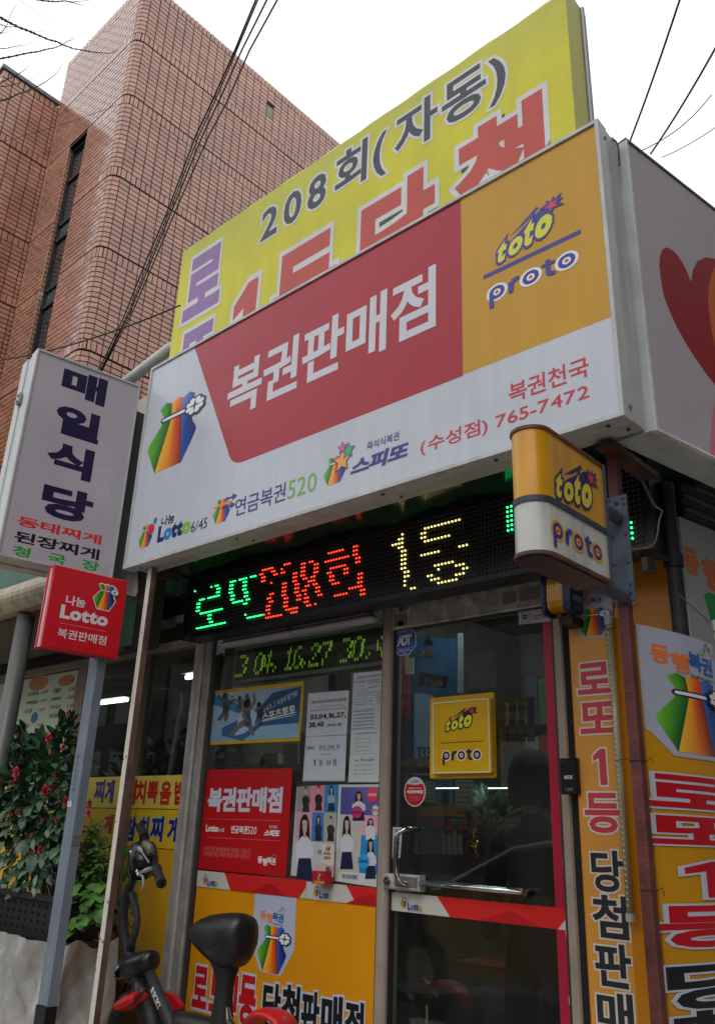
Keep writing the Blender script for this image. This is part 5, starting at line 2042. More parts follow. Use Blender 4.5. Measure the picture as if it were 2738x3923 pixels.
grid_poly(p, lo, lambda u: ztop, -.01, .50, S(172, 176, 192))
p.cut('badge', PRINT, sw)
p.base = p.n = .0018
dhl(p, [('L', 885, 900), ('L', 1120, 1005), ('L', 1435, 950), ('L', 1430, 700)])
p.cut('logo', PRINT, sw)
bag(p, [('L', 938, 1470), ('L', 1168, 1745), ('L', 1560, 1420), ('L', 1370, 1038)])
p.cut('logo', PRINT, sw)
WO2 = S(190, 194, 208)
for ch, bx, cc in [('로', [('L', 850, 2240), ('L', 960, 1945), ('L', 1680, 2100), ('L', 1200, 2290)], S(186, 10, 30)), ('또', [('M', 870, 540), ('M', 930, 300), ('M', 1660, 380), ('M', 1300, 590)], S(186, 10, 30)),
                   ('1', [('M', 1150, 800), ('M', 1400, 745), ('M', 1560, 900), ('M', 1400, 1085)], S(186, 10, 30)), ('등', [('M', 950, 1340), ('M', 1030, 1170), ('M', 1720, 1300), ('M', 1400, 1550)], S(186, 10, 30)),
                   ('당', [('M', 1025, 1850), ('M', 1060, 1720), ('M', 1750, 1800), ('M', 1400, 2130)], BLK), ('첨', [('M', 1070, 2250), ('M', 1350, 2150), ('M', 1760, 2300), ('M', 1400, 2600)], BLK)]:
    chpx(p, ch, bx, cc, wt=.038, ow=.048, par=sw, oc=WO2)

# back panel on the side wall
PBk = PL((-.952, 2.60), 79.2)
bt = [PBk.uv('F', 1290, 1290), PBk.uv('F', 1602, 1395)]
bp_ = thing('wall_panel', 'white panel with orange letters and green bag behind the black pipe on the side street wall', 'sign board', (-.95, 2.7, 1.0))
zz = (bt[0][1] + bt[1][1]) / 2
m = MB()
m.pbox(PBk, -.03, 1.4, .3, zz, -.03, 0, S(168, 168, 172))
m.build('panel', PRINT, bp_)
p = Print(PBk, .0004)
p.base = .0004
p.text('동', [('F', 1370, 1640), ('F', 1395, 1520), ('F', 1482, 1640), ('F', 1440, 1730)], S(205, 112, 60), wt=.06)
p.cut('letter', PRINT, bp_)
p.text('행', [('F', 1500, 1650), ('F', 1520, 1595), ('F', 1640, 1720), ('F', 1560, 1835)], S(205, 112, 60), wt=.06)
p.cut('letter', PRINT, bp_)
g = p.P(('F', 1518, 1865), ('F', 1560, 1852), ('F', 1640, 1890), ('F', 1680, 2200), ('F', 1590, 2150))
p.shape(g, S(30, 150, 60))
p.cut('logo', PRINT, bp_)
g = p.P(('F', 1590, 2075))[0]
p.ell(g[0] + .03, g[1], .035, .016, S(20, 40, 80))
p.cut('logo', PRINT, bp_)
# dark shutter slats above it
sh = thing('shutter', 'dark ribbed rolled shutter under the heart sign on the side street wall', 'shutter', (-.85, 2.8, zz))
for i in range(6):
    m = MB()
    z = zz + .006 + i * .048
    vs = []
    prof = [(0, 0), (.022, .010), (.026, .024), (.022, .038), (0, .046)]
    for u in (.0, 1.6):
        vs += [PBk.w(u, z + b_, a_ - .02) for a_, b_ in prof] + [PBk.w(u, z + .023, -.06)]
    fs = [(j, j + 1, j + 7, j + 6) for j in range(5)] + [(5, 0, 6, 11), (0, 1, 2, 3, 4, 5), (11, 10, 9, 8, 7, 6)]
    m.add(vs, fs, S(48, 44, 40))
    m.build('slat', RUST, sh)
m = MB()
m.pbox(PBk, -.03, 1.6, .12, Z1 - .3, -.2, -.07, S(40, 38, 36))
m.build('wall', CONC, sh)
# black pipe
m = MB()
m.tube([(-.945, 2.45, .12), (-.945, 2.45, Z0 + .02)], .0235, S(44, 36, 40), 14)
solo(m, 'black_pipe', RUST, 'dark rusty round pipe standing behind the curved banner under the heart sign', 'pipe', smooth=False)
t2 = ledtube('LED tube at the right edge of the curved side banner', *[(lambda q_: (q_.x, q_.y))(Vector(PB.w(PB.uv('L', 1468, 700)[0], 1, .03)))][0], .6, PB.uv('L', 1468, 478)[1], .010)
m = MB()
hx = -1.01
for q_ in [[('F', 925, 800), ('F', 1000, 930), ('F', 1075, 1050), ('F', 1130, 1170), ('F', 1165, 1225)]]:
    m.tube([atY(a_[0], a_[1], a_[2], 2.22) for a_ in q_], .0045, S(96, 88, 72), 6)
solo(m, 'cable', RUBBER, 'thick beige cable hanging from the heart sign down to the black pipe', 'cable')
m = MB()
m.tube([atY('F', x, y, 2.2) for x, y in [(1165, 1225), (1215, 1255), (1190, 1330), (1180, 1420), (1160, 1490), (1110, 1525), (1040, 1535), (980, 1535)]], .0022, S(120, 112, 96), 6)
solo(m, 'cable', RUBBER, 'thin pale cable looping beside the black pipe next to the green diodes', 'cable')
m = MB()
m.tube([atY('F', x, y, 2.25) for x, y in [(1337, 1870), (1400, 1930), (1470, 1990), (1530, 2040), (1552, 2075)]], .0022, S(58, 52, 46), 6)
solo(m, 'cable', RUBBER, 'thin dark lead running from the black pipe to the right LED tube', 'cable')
# clamp and junction on the pipe
t = thing('junction_box', 'small black junction box clamped to the dark pipe above the orange board', 'junction box', (-.93, 2.29, EYE + .56))
A, B = pt(2.3, 'F', 1062, 1600), pt(2.3, 'F', 1130, 1700)
m = MB()
m.bbox_bev(FY(2.29), A.x, B.x + .0, B.z, A.z, -.05, 0, .003, S(30, 28, 28))
m.build('box', PLAST, t)
m = MB()
C = pt(2.3, 'F', 1060, 1550)
m.tube([(C.x - .01, 2.3, C.z), (-.945, 2.42, C.z - .002)], .011, S(34, 30, 32), 8)
m.build('arm', RUST, t)
m = MB()
m.tube([(-.945, 2.45, C.z - .02), (-.945, 2.45, C.z + .02)], .03, S(34, 30, 30), 14)
m.build('clamp', RUST, t)
# ================================================================== brick building
U = 3.6
bb = thing('brick_building', 'tall reddish brown glazed brick building with a rounded corner and slit window', 'building', (-9.0, 5.0, 0))
BX, BY = -2.085 * U, 1.03 * U          # right face plane and where it starts
CHX = -2.115 * U                       # front face ends here
WX = -2.64 * U                         # inner corner and wing wall
TZ = EYE + 2.895 * U
WZ = EYE + 2.66 * U
PIT, LEN = .0192 * U, .0182 * 2.085 * U
FARY = 10.5
core = MB()
MC = S(52, 38, 34)
d_ = .012
sx0, sx1, slz = -2.462 * U, -2.335 * U, EYE + 2.33 * U
horiz(core, [(WX, U + d_), (sx0, U + d_), (sx0, U + .36), (WX, U + .36)], 0, TZ - .02, MC)
horiz(core, [(sx1, U + d_), (CHX + .01, U + d_), (BX - d_, BY + .005), (BX - d_, U + .36), (sx1, U + .36)], 0, TZ - .02, MC)
horiz(core, [(sx0, U + d_), (sx1, U + d_), (sx1, U + .36), (sx0, U + .36)], slz, TZ - .02, MC)
horiz(core, [(WX, U + .361), (BX - d_, U + .361), (BX - d_, FARY), (WX, FARY)], 0, TZ - .02, MC)
core.build('wall', MORTAR, bb)
WY0 = .771 * U
core = MB()
horiz(core, [(WX - 3, WY0 + d_), (WX - d_, WY0 + d_), (WX - d_, U + d_), (WX - 3, U + d_)], 0, WZ - .02, MC)
core.build('wall', MORTAR, bb)
bands_line = [EYE + z * U for z in (2.60, 2.345, 1.99, 1.705, 1.325, 1.04)]
random.seed(11)


def tone():
    f = random.uniform(.80, .98)
    r = random.choice([(184, 126, 98), (178, 120, 92), (190, 132, 104), (174, 118, 93), (186, 127, 95)])
    c = S(*r)
    return tuple(x * f for x in c)


def brick_shape(mb, P_, n0, u0, u1, v0, v1, dd, b=.004):
    """a tile with softened edges standing out of its joints; P_(u, v, n)"""
    nn = dd + random.uniform(-.0012, .0012)
    tl = random.uniform(-.0008, .0008)
    vs = [P_(u0, v0, -.01), P_(u1, v0, -.01), P_(u1, v1, -.01), P_(u0, v1, -.01),
          P_(u0 + b, v0 + b, nn - tl), P_(u1 - b, v0 + b, nn + tl), P_(u1 - b, v1 - b, nn + tl), P_(u0 + b, v1 - b, nn - tl)]
    fs = [(4, 5, 6, 7), (0, 1, 5, 4), (1, 2, 6, 5), (2, 3, 7, 6), (3, 0, 4, 7)]
    mb.add(vs, fs, tone())


bricks = []           # (distance, function that writes the tile)


def rows(ztop, zbot, flip):
    """courses from the top down: yields (z0, z1, soldier)"""
    lines = [z for z in bands_line if zbot < z < ztop - .3]
    z = ztop
    yield (z - .036 * U, z, True)
    z -= .036 * U + .004
    for i, lz in enumerate(lines + [zbot]):
        above = (i % 2 == 0)        # soldier course sits above the groove, then below
        start = z
        if above and lz != zbot:
            stop = lz + .038 * U
        else:
            stop = lz
        n = max(1, round((start - stop) / PIT))
        h = (start - stop) / n
        for j in range(n):
            yield (start - (j + 1) * h, start - j * h, False)
        z = stop
        if lz == zbot:
            break
        if above:
            yield (lz + .006, lz + .038 * U, True)
            z = lz - .010
        else:
            z = lz - .012
            yield (z - .038 * U, z, True)
            z -= .038 * U


def face(P_, u0, u1, ztop, zbot, length, bond, pos, holes=()):
    J = .0034
    for k_, (za, zb_, sol) in enumerate(rows(ztop, zbot, False)):
        ln = length / 2 if sol else length
        off = (ln / 2 if (bond and k_ % 2 and not sol) else 0)
        u = u0 - off
        while u < u1 - .004:
            a, b = max(u, u0), min(u + ln, u1)
            if b - a > .012 and not any(a < h[1] and b > h[0] and za < h[3] and zb_ > h[2] for h in holes):
                c_ = P_((a + b) / 2, (za + zb_) / 2, 0)
                bricks.append((Vector(c_), (P_, a + J, b - J, za + J, zb_ - J)))
            elif b - a > .012 and not any(a >= h[0] and b <= h[1] and za < h[3] and zb_ > h[2] for h in holes):
                for h in holes:
                    if a < h[1] and b > h[0] and za < h[3] and zb_ > h[2]:
                        if za >= h[2] - .03 or True:
                            if a < h[0] - .015:
                                c_ = P_(a, za, 0)
                                bricks.append((Vector(c_), (P_, a + J, h[0] - J, za + J, zb_ - J)))
                            if b > h[1] + .015:
                                c_ = P_(b, za, 0)
                                bricks.append((Vector(c_), (P_, h[1] + J, b - J, za + J, zb_ - J)))
            u += ln


zb0 = EYE + .95 * U
Pr = lambda u, v, n: (BX + n - d_ * 0, BY + u, v)
face(Pr, 0, 5.6, TZ, zb0, LEN, False, 0, holes=[(2.06, 2.19, TZ - .62, TZ - .42)])
Pf = lambda u, v, n: (WX + u, U - n, v)
sl0, sl1, slz = (-2.462 * U) - WX, (-2.335 * U) - WX, EYE + 2.33 * U
face(Pf, 0, CHX - WX, TZ, zb0, LEN * 1.12, True, 0, holes=[(sl0, sl1, 0, slz)])
chl = math.hypot(BX - CHX, BY - U)
cu_, cs_ = (BX - CHX) / chl, (BY - U) / chl
for k_, (f0, f1) in enumerate(((0, .5), (.5, 1))):
    # two narrow tile columns round the corner, each turned a little more
    a0 = (CHX + .0, U)
    m0 = (CHX + (BX - CHX) * .62, U + (BY - U) * .26)
    a1 = (BX, BY)
    s0, s1 = (a0, m0) if k_ == 0 else (m0, a1)
    L = math.hypot(s1[0] - s0[0], s1[1] - s0[1])
    dx, dy = (s1[0] - s0[0]) / L, (s1[1] - s0[1]) / L
    Pc = (lambda s0, dx, dy: (lambda u, v, n: (s0[0] + dx * u + dy * n, s0[1] + dy * u - dx * n, v)))(s0, dx, dy)
    face(Pc, 0, L, TZ, zb0, L + .001, False, 0)
Pw = lambda u, v, n: (WX + n, WY0 + u, v)
face(Pw, 0, U - WY0, WZ, zb0, LEN * 1.12, False, 0)
Pv = lambda u, v, n: (WX - 1.2 + u, WY0 - n, v)
face(Pv, 0, 1.2, WZ, zb0, LEN * 1.12, False, 0)


def visible(p_):
    d = p_ - EYEV
    c_ = [sum(R3[i][j] * d[j] for j in range(3)) for i in range(3)]
    x, y = CXP + FPX * c_[0] / c_[2], CYP + FPX * c_[1] / c_[2]
    if not (0 < x < 2738 and 0 < y < 3923):
        return False
    # not behind the yellow banner or the signs
    if x > 700 and y > 957 - (x - 700) * .716:
        return False
    if y > 1330 + (x - 134) * .37 and x > 134:
        return False
    return True


vis = sorted([(((b[0] - EYEV).length), i) for i, b in enumerate(bricks) if visible(b[0])])
near = set(i for _, i in vis[:300])
stuff = MB()
for i, (c_, a) in enumerate(bricks):
    if i in near:
        m = MB()
        brick_shape(m, a[0], 0, *a[1:], .002)
        # shift to its own origin
        m.v = [(x - c_.x, y - c_.y, z - c_.z) for x, y, z in m.v]
        o = bpy.data.objects.new('brick', m.mesh('brick', BRICK))
        COL.objects.link(o)
        o.parent = bb
        o.location = c_ - bb.location
    else:
        brick_shape(stuff, a[0], 0, *a[1:], .002)
stuff.build('brickwork', BRICK, bb, kind='stuff')
# metal coping of the wing, slit window, patch of bare concrete
m = MB()
m.box(WX - .30, WY0 - .03, WZ + .002, WX + .03, U + .0, WZ + .06, S(120, 126, 132))
m.box(WX - 3.0, WY0 - .03, WZ + .002, WX - .301, WY0 + .25, WZ + .06, S(50, 84, 80))
m.build('coping', ALU, bb)
m = MB()
m.box(BX - .05, BY + 2.06, TZ - .62, BX - .008, BY + 2.19, TZ - .42, S(150, 146, 132))
m.build('blind_opening', CONC, bb)
sw_ = MB()
x0, x1 = WX + sl0, WX + sl1
DKF = S(26, 32, 36)
sw_.box(x0, U + .005, 0, x0 + .01, U + .34, slz, S(104, 80, 66))
sw_.box(x0, U + .005, slz, x1, U + .34, slz + .02, S(60, 48, 44))
sw_.box(x1 - .004, U + .005, 0, x1 + .001, U + .34, slz, S(104, 80, 66))
wn2 = sw_.build('window', MORTAR, bb)
m = MB()
for z in [slz - .05] + [EYE + z * U for z in (2.17, 1.97, 1.90, 1.69, 1.62, 1.40)]:
    m.box(x0 + .01, U + .05, z, x1 - .004, U + .09, z + .05, DKF)
m.box(x0 + .01, U + .05, 3, x0 + .05, U + .09, slz, DKF)
m.box(x1 - .045, U + .05, 3, x1 - .004, U + .09, slz, DKF)
m.build('frame', ALU, wn2)
zs_ = [EYE + z * U for z in (1.2, 1.42, 1.64, 1.71, 1.92, 1.99, 2.19)] + [slz]
for a_, b_ in zip(zs_, zs_[1:]):
    m = MB()
    m.box(x0 + .05, U + .072, a_, x1 - .045, U + .078, b_ - .02, S(46, 74, 72) if (b_ - a_) < .3 else S(20, 32, 34))
    m.build('pane', DKGLASS, wn2)
m = MB()
zz_ = EYE + 1.66 * U
for k_ in range(3):
    brick_shape(m, lambda u, v, n: (x0 + n + .012, U + u, v), 0, .008, .045, zz_ + k_ * .066, zz_ + k_ * .066 + .06, .003)
m.c = [(.5, .46, .45)] * len(m.c)
m.build('faded_brick', BRICK, bb, kind='stuff')
# reveal tiles
mr = MB()
z = zb0
while z < slz - .07:
    brick_shape(mr, lambda u, v, n: (x0 + n + .012, U + u, v), 0, .008, .045, z, z + PIT - .009, .003)
    z += PIT
mr.build('reveal_bricks', BRICK, bb, kind='stuff')

# ================================================================== restaurant front
rest_ = thing('restaurant', 'low restaurant front with dark window bands and yellow menu panels left of the lottery shop', 'shop building', (-5, 2.6, .12))
m = MB()
m.box(-9.3, 2.66, 2.62, -3.50, 3.35, 3.0, S(60, 54, 50))
m.build('roof_slab', CONC, rest_)
m = MB()
m.box(-9.3, 5.4, .12, -3.52, 5.55, 2.62, S(112, 104, 92))
m.build('back_wall', CONC, rest_)
m = MB()
m.box(-9.3, 2.7, 2.55, -3.52, 5.4, 2.6199, S(150, 146, 136))
m.build('ceiling', CONC, rest_)
m = MB()
m.box(-9.3, 2.7, .122, -3.52, 5.4, .14, S(80, 70, 60))
m.build('floor', CONC, rest_)
RF = S(150, 134, 120)
FP = FY(2.6)
hz0, hz1 = EYE + .880, EYE + .925
for a, nm, cc in [((-9.0, -3.52, hz0, hz1), 'window_head', RF), ((-9.0, -3.52, hz1 + .10, hz1 + .14), 'upper_rail', RF), ((-9.0, -3.52, hz1 + .0, hz1 + .10), 'dark_panel', S(34, 30, 28)),
                  ((-9.0, -3.52, hz1 + .14, EYE + 1.2), 'dark_panel', S(38, 34, 32))]:
    m = MB()
    m.bbox_bev(FP, *a, -.06, 0 if 'dark' not in nm else -.02, .002, cc)
    m.build(nm, ALU, rest_)
for x0_, x1_ in ((-4.69, -4.595), (-4.02, -3.985), (-6.1, -6.0)):
    m = MB()
    m.bbox_bev(FP, x0_, x1_, .12, hz0, -.06, .001, .002, RF)
    m.build('mullion', ALU, rest_)
m = MB()
m.box(-9.0, 2.632, EYE + .24, -3.52, 2.637, hz0)
m.build('glass_pane', GLASS, rest_)
# stainless column between the two shops
m = MB()
m.bbox_bev(FY(2.6), -3.522, -3.452, .12, EYE + .90, -.08, .02, .010, S(196, 192, 186))
m.bbox_bev(FY(2.6), -3.449, -3.398, .12, EYE + .90, -.08, .006, .006, S(176, 172, 166))
solo(m, 'steel_column', STEEL, 'brushed stainless steel column between the restaurant window and the lottery window', 'column')
# printed yellow panels below the glass
FPn = FY(2.628)
pz = [EYE + .236, EYE + .0715, EYE - .113, .14]
panels = [('pale yellow panel with blue and red brush style Korean dish names under the restaurant glass', S(226, 204, 84)),
          ('bright yellow panel with outlined dark blue Korean dish names, middle of the three', S(230, 194, 8)),
          ('plain golden yellow panel at the bottom of the restaurant front', S(226, 170, 6))]
PB_ = []
for i, (lab, cc) in enumerate(panels):
    t = thing('menu_sign', lab, 'menu sign', (-4.2, 2.628, pz[i + 1]), 'yellow panels under the restaurant window')
    m = MB()
    m.pbox(FPn, -9.0, -3.523, pz[i + 1] + .003, pz[i] - .001, -.02, 0, cc)
    m.build('panel', PRINT, t)
    PB_.append(t)
p = Print(FPn, .0004)
p.base = .0004
BL_, RE_ = S(16, 30, 130), S(196, 30, 18)
gb = lambda L_: [('G', x, y) for x, y in L_]
for ch, L_, cc, par, ol in [('김', [(728, 930), (745, 888), (785, 985), (765, 1030)], RE_, 0, None), ('치', [(788, 950), (815, 890), (842, 920), (835, 1028)], RE_, 0, None), ('뽁', [(852, 950), (868, 893), (918, 920), (900, 1022)], RE_, 0, None),
                            ('음', [(928, 930), (945, 895), (990, 960), (975, 1030)], RE_, 0, None), ('밥', [(1008, 950), (1022, 890), (1072, 930), (1055, 1030)], RE_, 0, None),
                            ('찌', [(550, 930), (580, 885), (606, 940), (595, 1018)], BL_, 0, None), ('게', [(610, 950), (640, 885), (662, 920), (650, 1025)], BL_, 0, None),
                            ('참', [(725, 1150), (745, 1098), (788, 1170), (760, 1240)], BL_, 1, 1), ('치', [(805, 1160), (825, 1098), (858, 1170), (845, 1240)], BL_, 1, 1), ('찌', [(872, 1165), (900, 1095), (945, 1160), (925, 1245)], BL_, 1, 1),
                            ('게', [(970, 1170), (1000, 1100), (1036, 1160), (1020, 1255)], BL_, 1, 1), ('게', [(600, 1150), (625, 1085), (652, 1140), (640, 1200)], RE_, 1, None)]:
    p.n = p.base
    p.text(ch, gb(L_), cc, wt=.045, outline=[(.085, S(190, 195, 190))] if ol else [])
    p.cut('letter', PRINT, PB_[par])
# menu board behind the left window
MBp = FY(2.624)
t = thing('menu_board', 'pale green menu sheet with dish names and red prices on the left restaurant window', 'menu', (-5.2, 2.62, 1.9))
c_ = [MBp.uv('G', x, y) for x, y in [(0, 330), (0, 700), (425, 620), (455, 255)]]
m = MB()
mu0, mu1 = MBp.uv('G', -60, 330)[0], c_[3][0]
mv1, mv0 = (c_[0][1] + c_[3][1]) / 2, EYE + .30
m.pbox(MBp, mu0, mu1, mv0, mv1, -.003, 0, S(204, 220, 194))
m.build('sheet', PAPER, t)
p = Print(MBp, .0004)
p.base = .0004
for cx_, cy_, ru_, rv_ in [(225, 325, .13, .05), (385, 312, .10, .035)]:
    q_ = p.P(('G', cx_, cy_))[0]
    p.ell(q_[0], q_[1], ru_, rv_, S(200, 130, 80), 20)
q_ = p.P(('G', 200, 527))[0]
p.ell(q_[0], q_[1], .045, .035, S(30, 90, 170), 20)
p.cut('print', PRINT, t)
p.base += .0008
G2 = S(30, 44, 34)
PRC = S(200, 90, 80)
for s, L_, cc in [('·김치볶음밥', [(160, 385), (164, 402), (225, 395), (222, 372)], G2), ('6,000', [(240, 380), (242, 392), (278, 385), (276, 366)], PRC), ('·야채볶음밥', [(150, 440), (154, 452), (216, 446), (214, 425)], G2),
                  ('6,000', [(234, 432), (236, 440), (270, 434), (268, 416)], PRC), ('·공기밥', [(142, 492), (146, 502), (186, 494), (184, 474)], G2), ('1,000', [(226, 484), (228, 492), (260, 486), (258, 468)], PRC),
                  ('·콩국수', [(134, 578), (138, 588), (174, 582), (172, 560)], G2), ('7,000', [(208, 575), (210, 582), (244, 576), (242, 558)], PRC), ('5,000', [(202, 625), (204, 632), (240, 625), (238, 608)], PRC),
                  ('·주물럭', [(306, 376), (310, 390), (348, 382), (346, 352)], G2), ('15,000', [(394, 368), (396, 378), (440, 366), (438, 344)], PRC), ('·동태찌개', [(296, 420), (300, 432), (350, 424), (348, 404)], G2),
                  ('20,000', [(390, 414), (392, 424), (430, 412), (428, 394)], PRC), ('·두부김치', [(288, 468), (292, 480), (350, 470), (348, 450)], G2), ('7,000', [(386, 466), (388, 474), (424, 464), (422, 446)], PRC),
                  ('·계란말이', [(280, 520), (284, 532), (344, 520), (342, 500)], G2)]:
    p.n = p.base
    p.text(s, gb(L_), cc, wt=.015)
    p.cut('lettering', PRINT, t)
# restaurant ceiling lights, lit
FLU = emat('fluorescent_tube', 6.0)
for (a, b, yy, lab) in [((585, 442), (732, 442), 3.9, 'lit fluorescent tube on the restaurant ceiling left of the white post'), ((1078, 295), (1140, 300), 3.6, 'lit fluorescent tube beside the steel column seen through the glass')]:
    A, B = pt(yy, 'G', *a), pt(yy, 'G', *b)
    t = thing('ceiling_light', lab, 'ceiling light', (A.x, yy, A.z), 'fluorescent tubes in the restaurant')
    m = MB()
    m.tube([A, (B.x, yy, A.z)], .016, (.85, .95, 1), 8)
    m.build('tube', FLU, t)
    m = MB()
    m.box(A.x - .02, yy - .05, A.z + .02, B.x + .02, yy + .05, A.z + .05, S(190, 190, 190))
    m.build('fitting', ALU, t)
# stove pipe inside
m = MB()
pp_ = [pt(3.0, 'G', 610, 318), pt(3.0, 'G', 820, 342), pt(3.0, 'G', 1030, 368), pt(3.0, 'G', 1052, 385), pt(3.0, 'G', 1050, 490)]
m.tube(pp_, .010, S(225, 230, 235), 8)
m.tube([pt(3.0, 'G', 1045, 490), pt(3.0, 'G', 985, 850), pt(3.0, 'G', 960, 1000)], .018, S(190, 196, 200), 10)
solo(m, 'stove_pipe', STEEL, 'shiny metal pipe running along and down inside the restaurant window', 'pipe')

# green and cream awning box, left
aw = thing('awning_box', 'green and cream painted awning edge under the restaurant sign', 'awning', (-4.6, 1.9, EYE + 1.0))
AYf = 1.9
m = MB()
m.box(-9, AYf + .02, EYE + 1.172, -3.72, 2.6, EYE + 1.42, S(52, 104, 84))
m.build('green_fascia', ALU, aw)
m = MB()
rr = []
for x in (-9, -3.74):
    rr.append([(x, AYf + .02 - .05 * math.sin(math.pi * j / 7), EYE + 1.015 + .155 * j / 7) for j in range(8)] + [(x, AYf + .08, EYE + 1.17), (x, AYf + .08, EYE + 1.015)])
m.rings(rr, S(176, 162, 136))
m.build('cream_edge', vmat('stained_cream', .5, amt=.25, scale=5, streak=.35), aw)
m = MB()
m.box(-9, AYf + .081, EYE + 1.0, -3.74, 2.6, EYE + 1.03, S(96, 90, 80))
m.build('soffit', CONC, aw)
t = thing('green_board', 'green painted board end behind the red lotto box', 'board', (-3.36, 2.0, EYE + .77))
m = MB()
m.box(-3.42, 1.80, EYE + .768, -3.352, 2.15, EYE + .992, S(92, 136, 108))
m.build('panel', ALU, t)
m = MB()
vs = []
for i in range(7):
    y = 1.80 + .34 * i / 6
    vs += [(-3.36 + .02 * math.sin(i * .6), y, EYE + .994), (-3.37 + .03 * math.sin(i * .9 + 1), y, EYE + 1.13)]
m.add(vs, [(2 * i, 2 * i + 2, 2 * i + 3, 2 * i + 1) for i in range(6)], S(225, 224, 220))
m.build('white_flashing', SHEET, t)
m = MB()
A = pt(1.98, 'Q', 178, 380)
m.tube([(-4.2, 1.98, .12), (-4.2, 1.98, EYE + 1.01)], .045, S(92, 92, 90), 14)
solo(m, 'awning_post', ALU, 'round grey pipe post holding the awning at the far left', 'post', smooth=True)
# white gutter bar behind the sign
m = MB()
A, B = atY('Y', -120, 700, 2.25), atY('Y', 640, 120, 2.25)
m.tube([A, B], .034, S(206, 208, 204), 12)
solo(m, 'gutter_pipe', ALU, 'white rounded gutter rising behind the left end of the shop sign', 'gutter', smooth=True)
m = MB()
a0_, b0_ = pt(2.12, 'Y', -10, 640), pt(2.12, 'Y', 300, 500)
m.box(-3.62, 2.03, Z1 - .16, -3.2, 2.3, Z1 - .02, S(170, 160, 146))
solo(m, 'sign_support', ALU, 'beige support board between the restaurant sign and the shop sign', 'support')
m = MB()
m.box(-3.60, 2.10, 2.2, -3.22, 2.16, Z1 - .17, S(44, 34, 34))
solo(m, 'wall_board', CONC, 'dark board in the gap left of the shop sign', 'board')
# short angle steel stub at the sign's lower left
m = MB()
m.box(-3.14, 2.02, Z0 - .012, -3.10, 2.16, Z0 + .02, S(58, 50, 44))
solo(m, 'steel_angle', RUST, 'dark steel angle running back under the left end of the shop sign', 'bracket')

# ================================================================== posts
gp = thing('grey_post', 'square grey painted post with black foot carrying the red lotto box', 'post', (-3.07, 1.79, .12))
m = MB()
gx0, gx1, gy0, gy1 = -3.102, -3.036, 1.757, 1.797
m.bbox_bev(FY(gy0), gx0, gx1, .838, EYE + .70, -(gy1 - gy0), .0, .003, S(120, 132, 144))
m.build('post', ALU, gp)
m = MB()
m.box(gx0 - .002, gy0 - .002, .12, gx1 + .002, gy1 + .002, .8375, S(22, 22, 24))
m.build('painted_foot', ALU, gp)
m = MB()
m.box(gx1 + .0, gy0 + .004, EYE - .085, gx1 + .002, gy1 - .006, EYE - .05, S(112, 104, 96))
m.build('tape_patch', PAPER, gp)
m = MB()

m.pbox(FY(gy0 - .001), gx0 + .002, gx0 + .03, EYE + .055, EYE + .075, 0, .001, S(190, 192, 196)) if False else m.pbox(FY(gy0 - .001), gx0 + .004, gx0 + .034, EYE + .05, EYE + .072, 0, .001, S(186, 190, 194))
m.build('sticker_scrap', PAPER, gp)
p = Print(FY(gy0), .001)
p.base = .001
for i, ch in enumerate('주차금지구역'):
    z = EYE + .235 - i * .024
    p.n = p.base
    p.text(ch, (gx0 + .020, z - .010, gx0 + .036, z + .006), S(60, 66, 74), wt=.0)
p.cut('handwriting', PRINT, gp)

wp = thing('white_post', 'slim square post with flaking white paint standing under the shop sign', 'post', (-3.03, 1.98, .12))
m = MB()
m.bbox_bev(FY(1.955), -3.072, -3.042, .12, Z0 - .004, -.030, 0, .003, S(226, 218, 204))
m.build('post', vmat('flaking_paint', .7, amt=.12, scale=22, bump=.4, bscale=45, streak=.05), wp)
m = MB()
m.box(-3.0415, 1.957, .12, -3.0400, 1.984, Z0 - .004, S(112, 88, 80))
m.build('rusty_side', RUST, wp)
m = MB()
random.seed(5)
for i in range(14):
    z = random.uniform(.7, 2.3)
    x = random.uniform(-3.07, -3.045)
    m.box(x, 1.9535, z, x + random.uniform(.002, .005), 1.9555, z + random.uniform(.002, .010), S(90, 60, 44))
m.build('rust_spots', RUST, wp, kind='stuff')

# ================================================================== overhead cables
def cable(pts, r, lab, col=S(36, 38, 42), cat='cable', grp=None, sag=.0, n=14):
    A, B = Vector(pts[0]), Vector(pts[1])
    P_ = []
    for i in range(n + 1):
        t_ = i / n
        q_ = A.lerp(B, t_)
        q_.z -= sag * 4 * t_ * (1 - t_)
        P_.append(q_)
    m_ = MB()
    m_.tube(P_, r, col, 6)
    return solo(m_, 'cable', RUBBER, lab, cat, grp)


def at_d(k_, x, y, d):
    v = ray(k_, x, y)
    return EYEV + v * d


CAB = 'black cables crossing the brick wall'
WAY = [(-140, 0), (0, 0), (195, 0), (390, 0), (520, 0), (800, 0), (1000, 0), (1203, 0), (1400, 0), (1500, 0)]
XS = [[1048, 988, 906, 822, 762, 654, 572, 490, 395, 345], [1040, 980, 899, 812, 750, 646, 560, 480, 388, 340],
      [1090, 1022, 925, 838, 776, 662, 580, 496, 398, 350], [1135, 1062, 955, 870, 800, 676, 592, 505, 402, 356]]
for xs, lab, r in zip(XS, ['second from the left of four overhead black cables crossing the brick wall', 'leftmost of four overhead black cables crossing the brick wall',
                           'third from the left of four overhead black cables crossing the brick wall', 'rightmost of four overhead black cables crossing the brick wall'], (.0030, .0042, .0038, .0038)):
    m = MB()
    P_ = [at_d('Z', x, y, 3.2 + 2.4 * (y + 140) / 1640) for x, (y, _) in zip(xs, WAY)]
    m.tube(P_, r, S(36, 38, 42), 6)
    solo(m, 'cable', RUBBER, lab, 'cable', CAB)
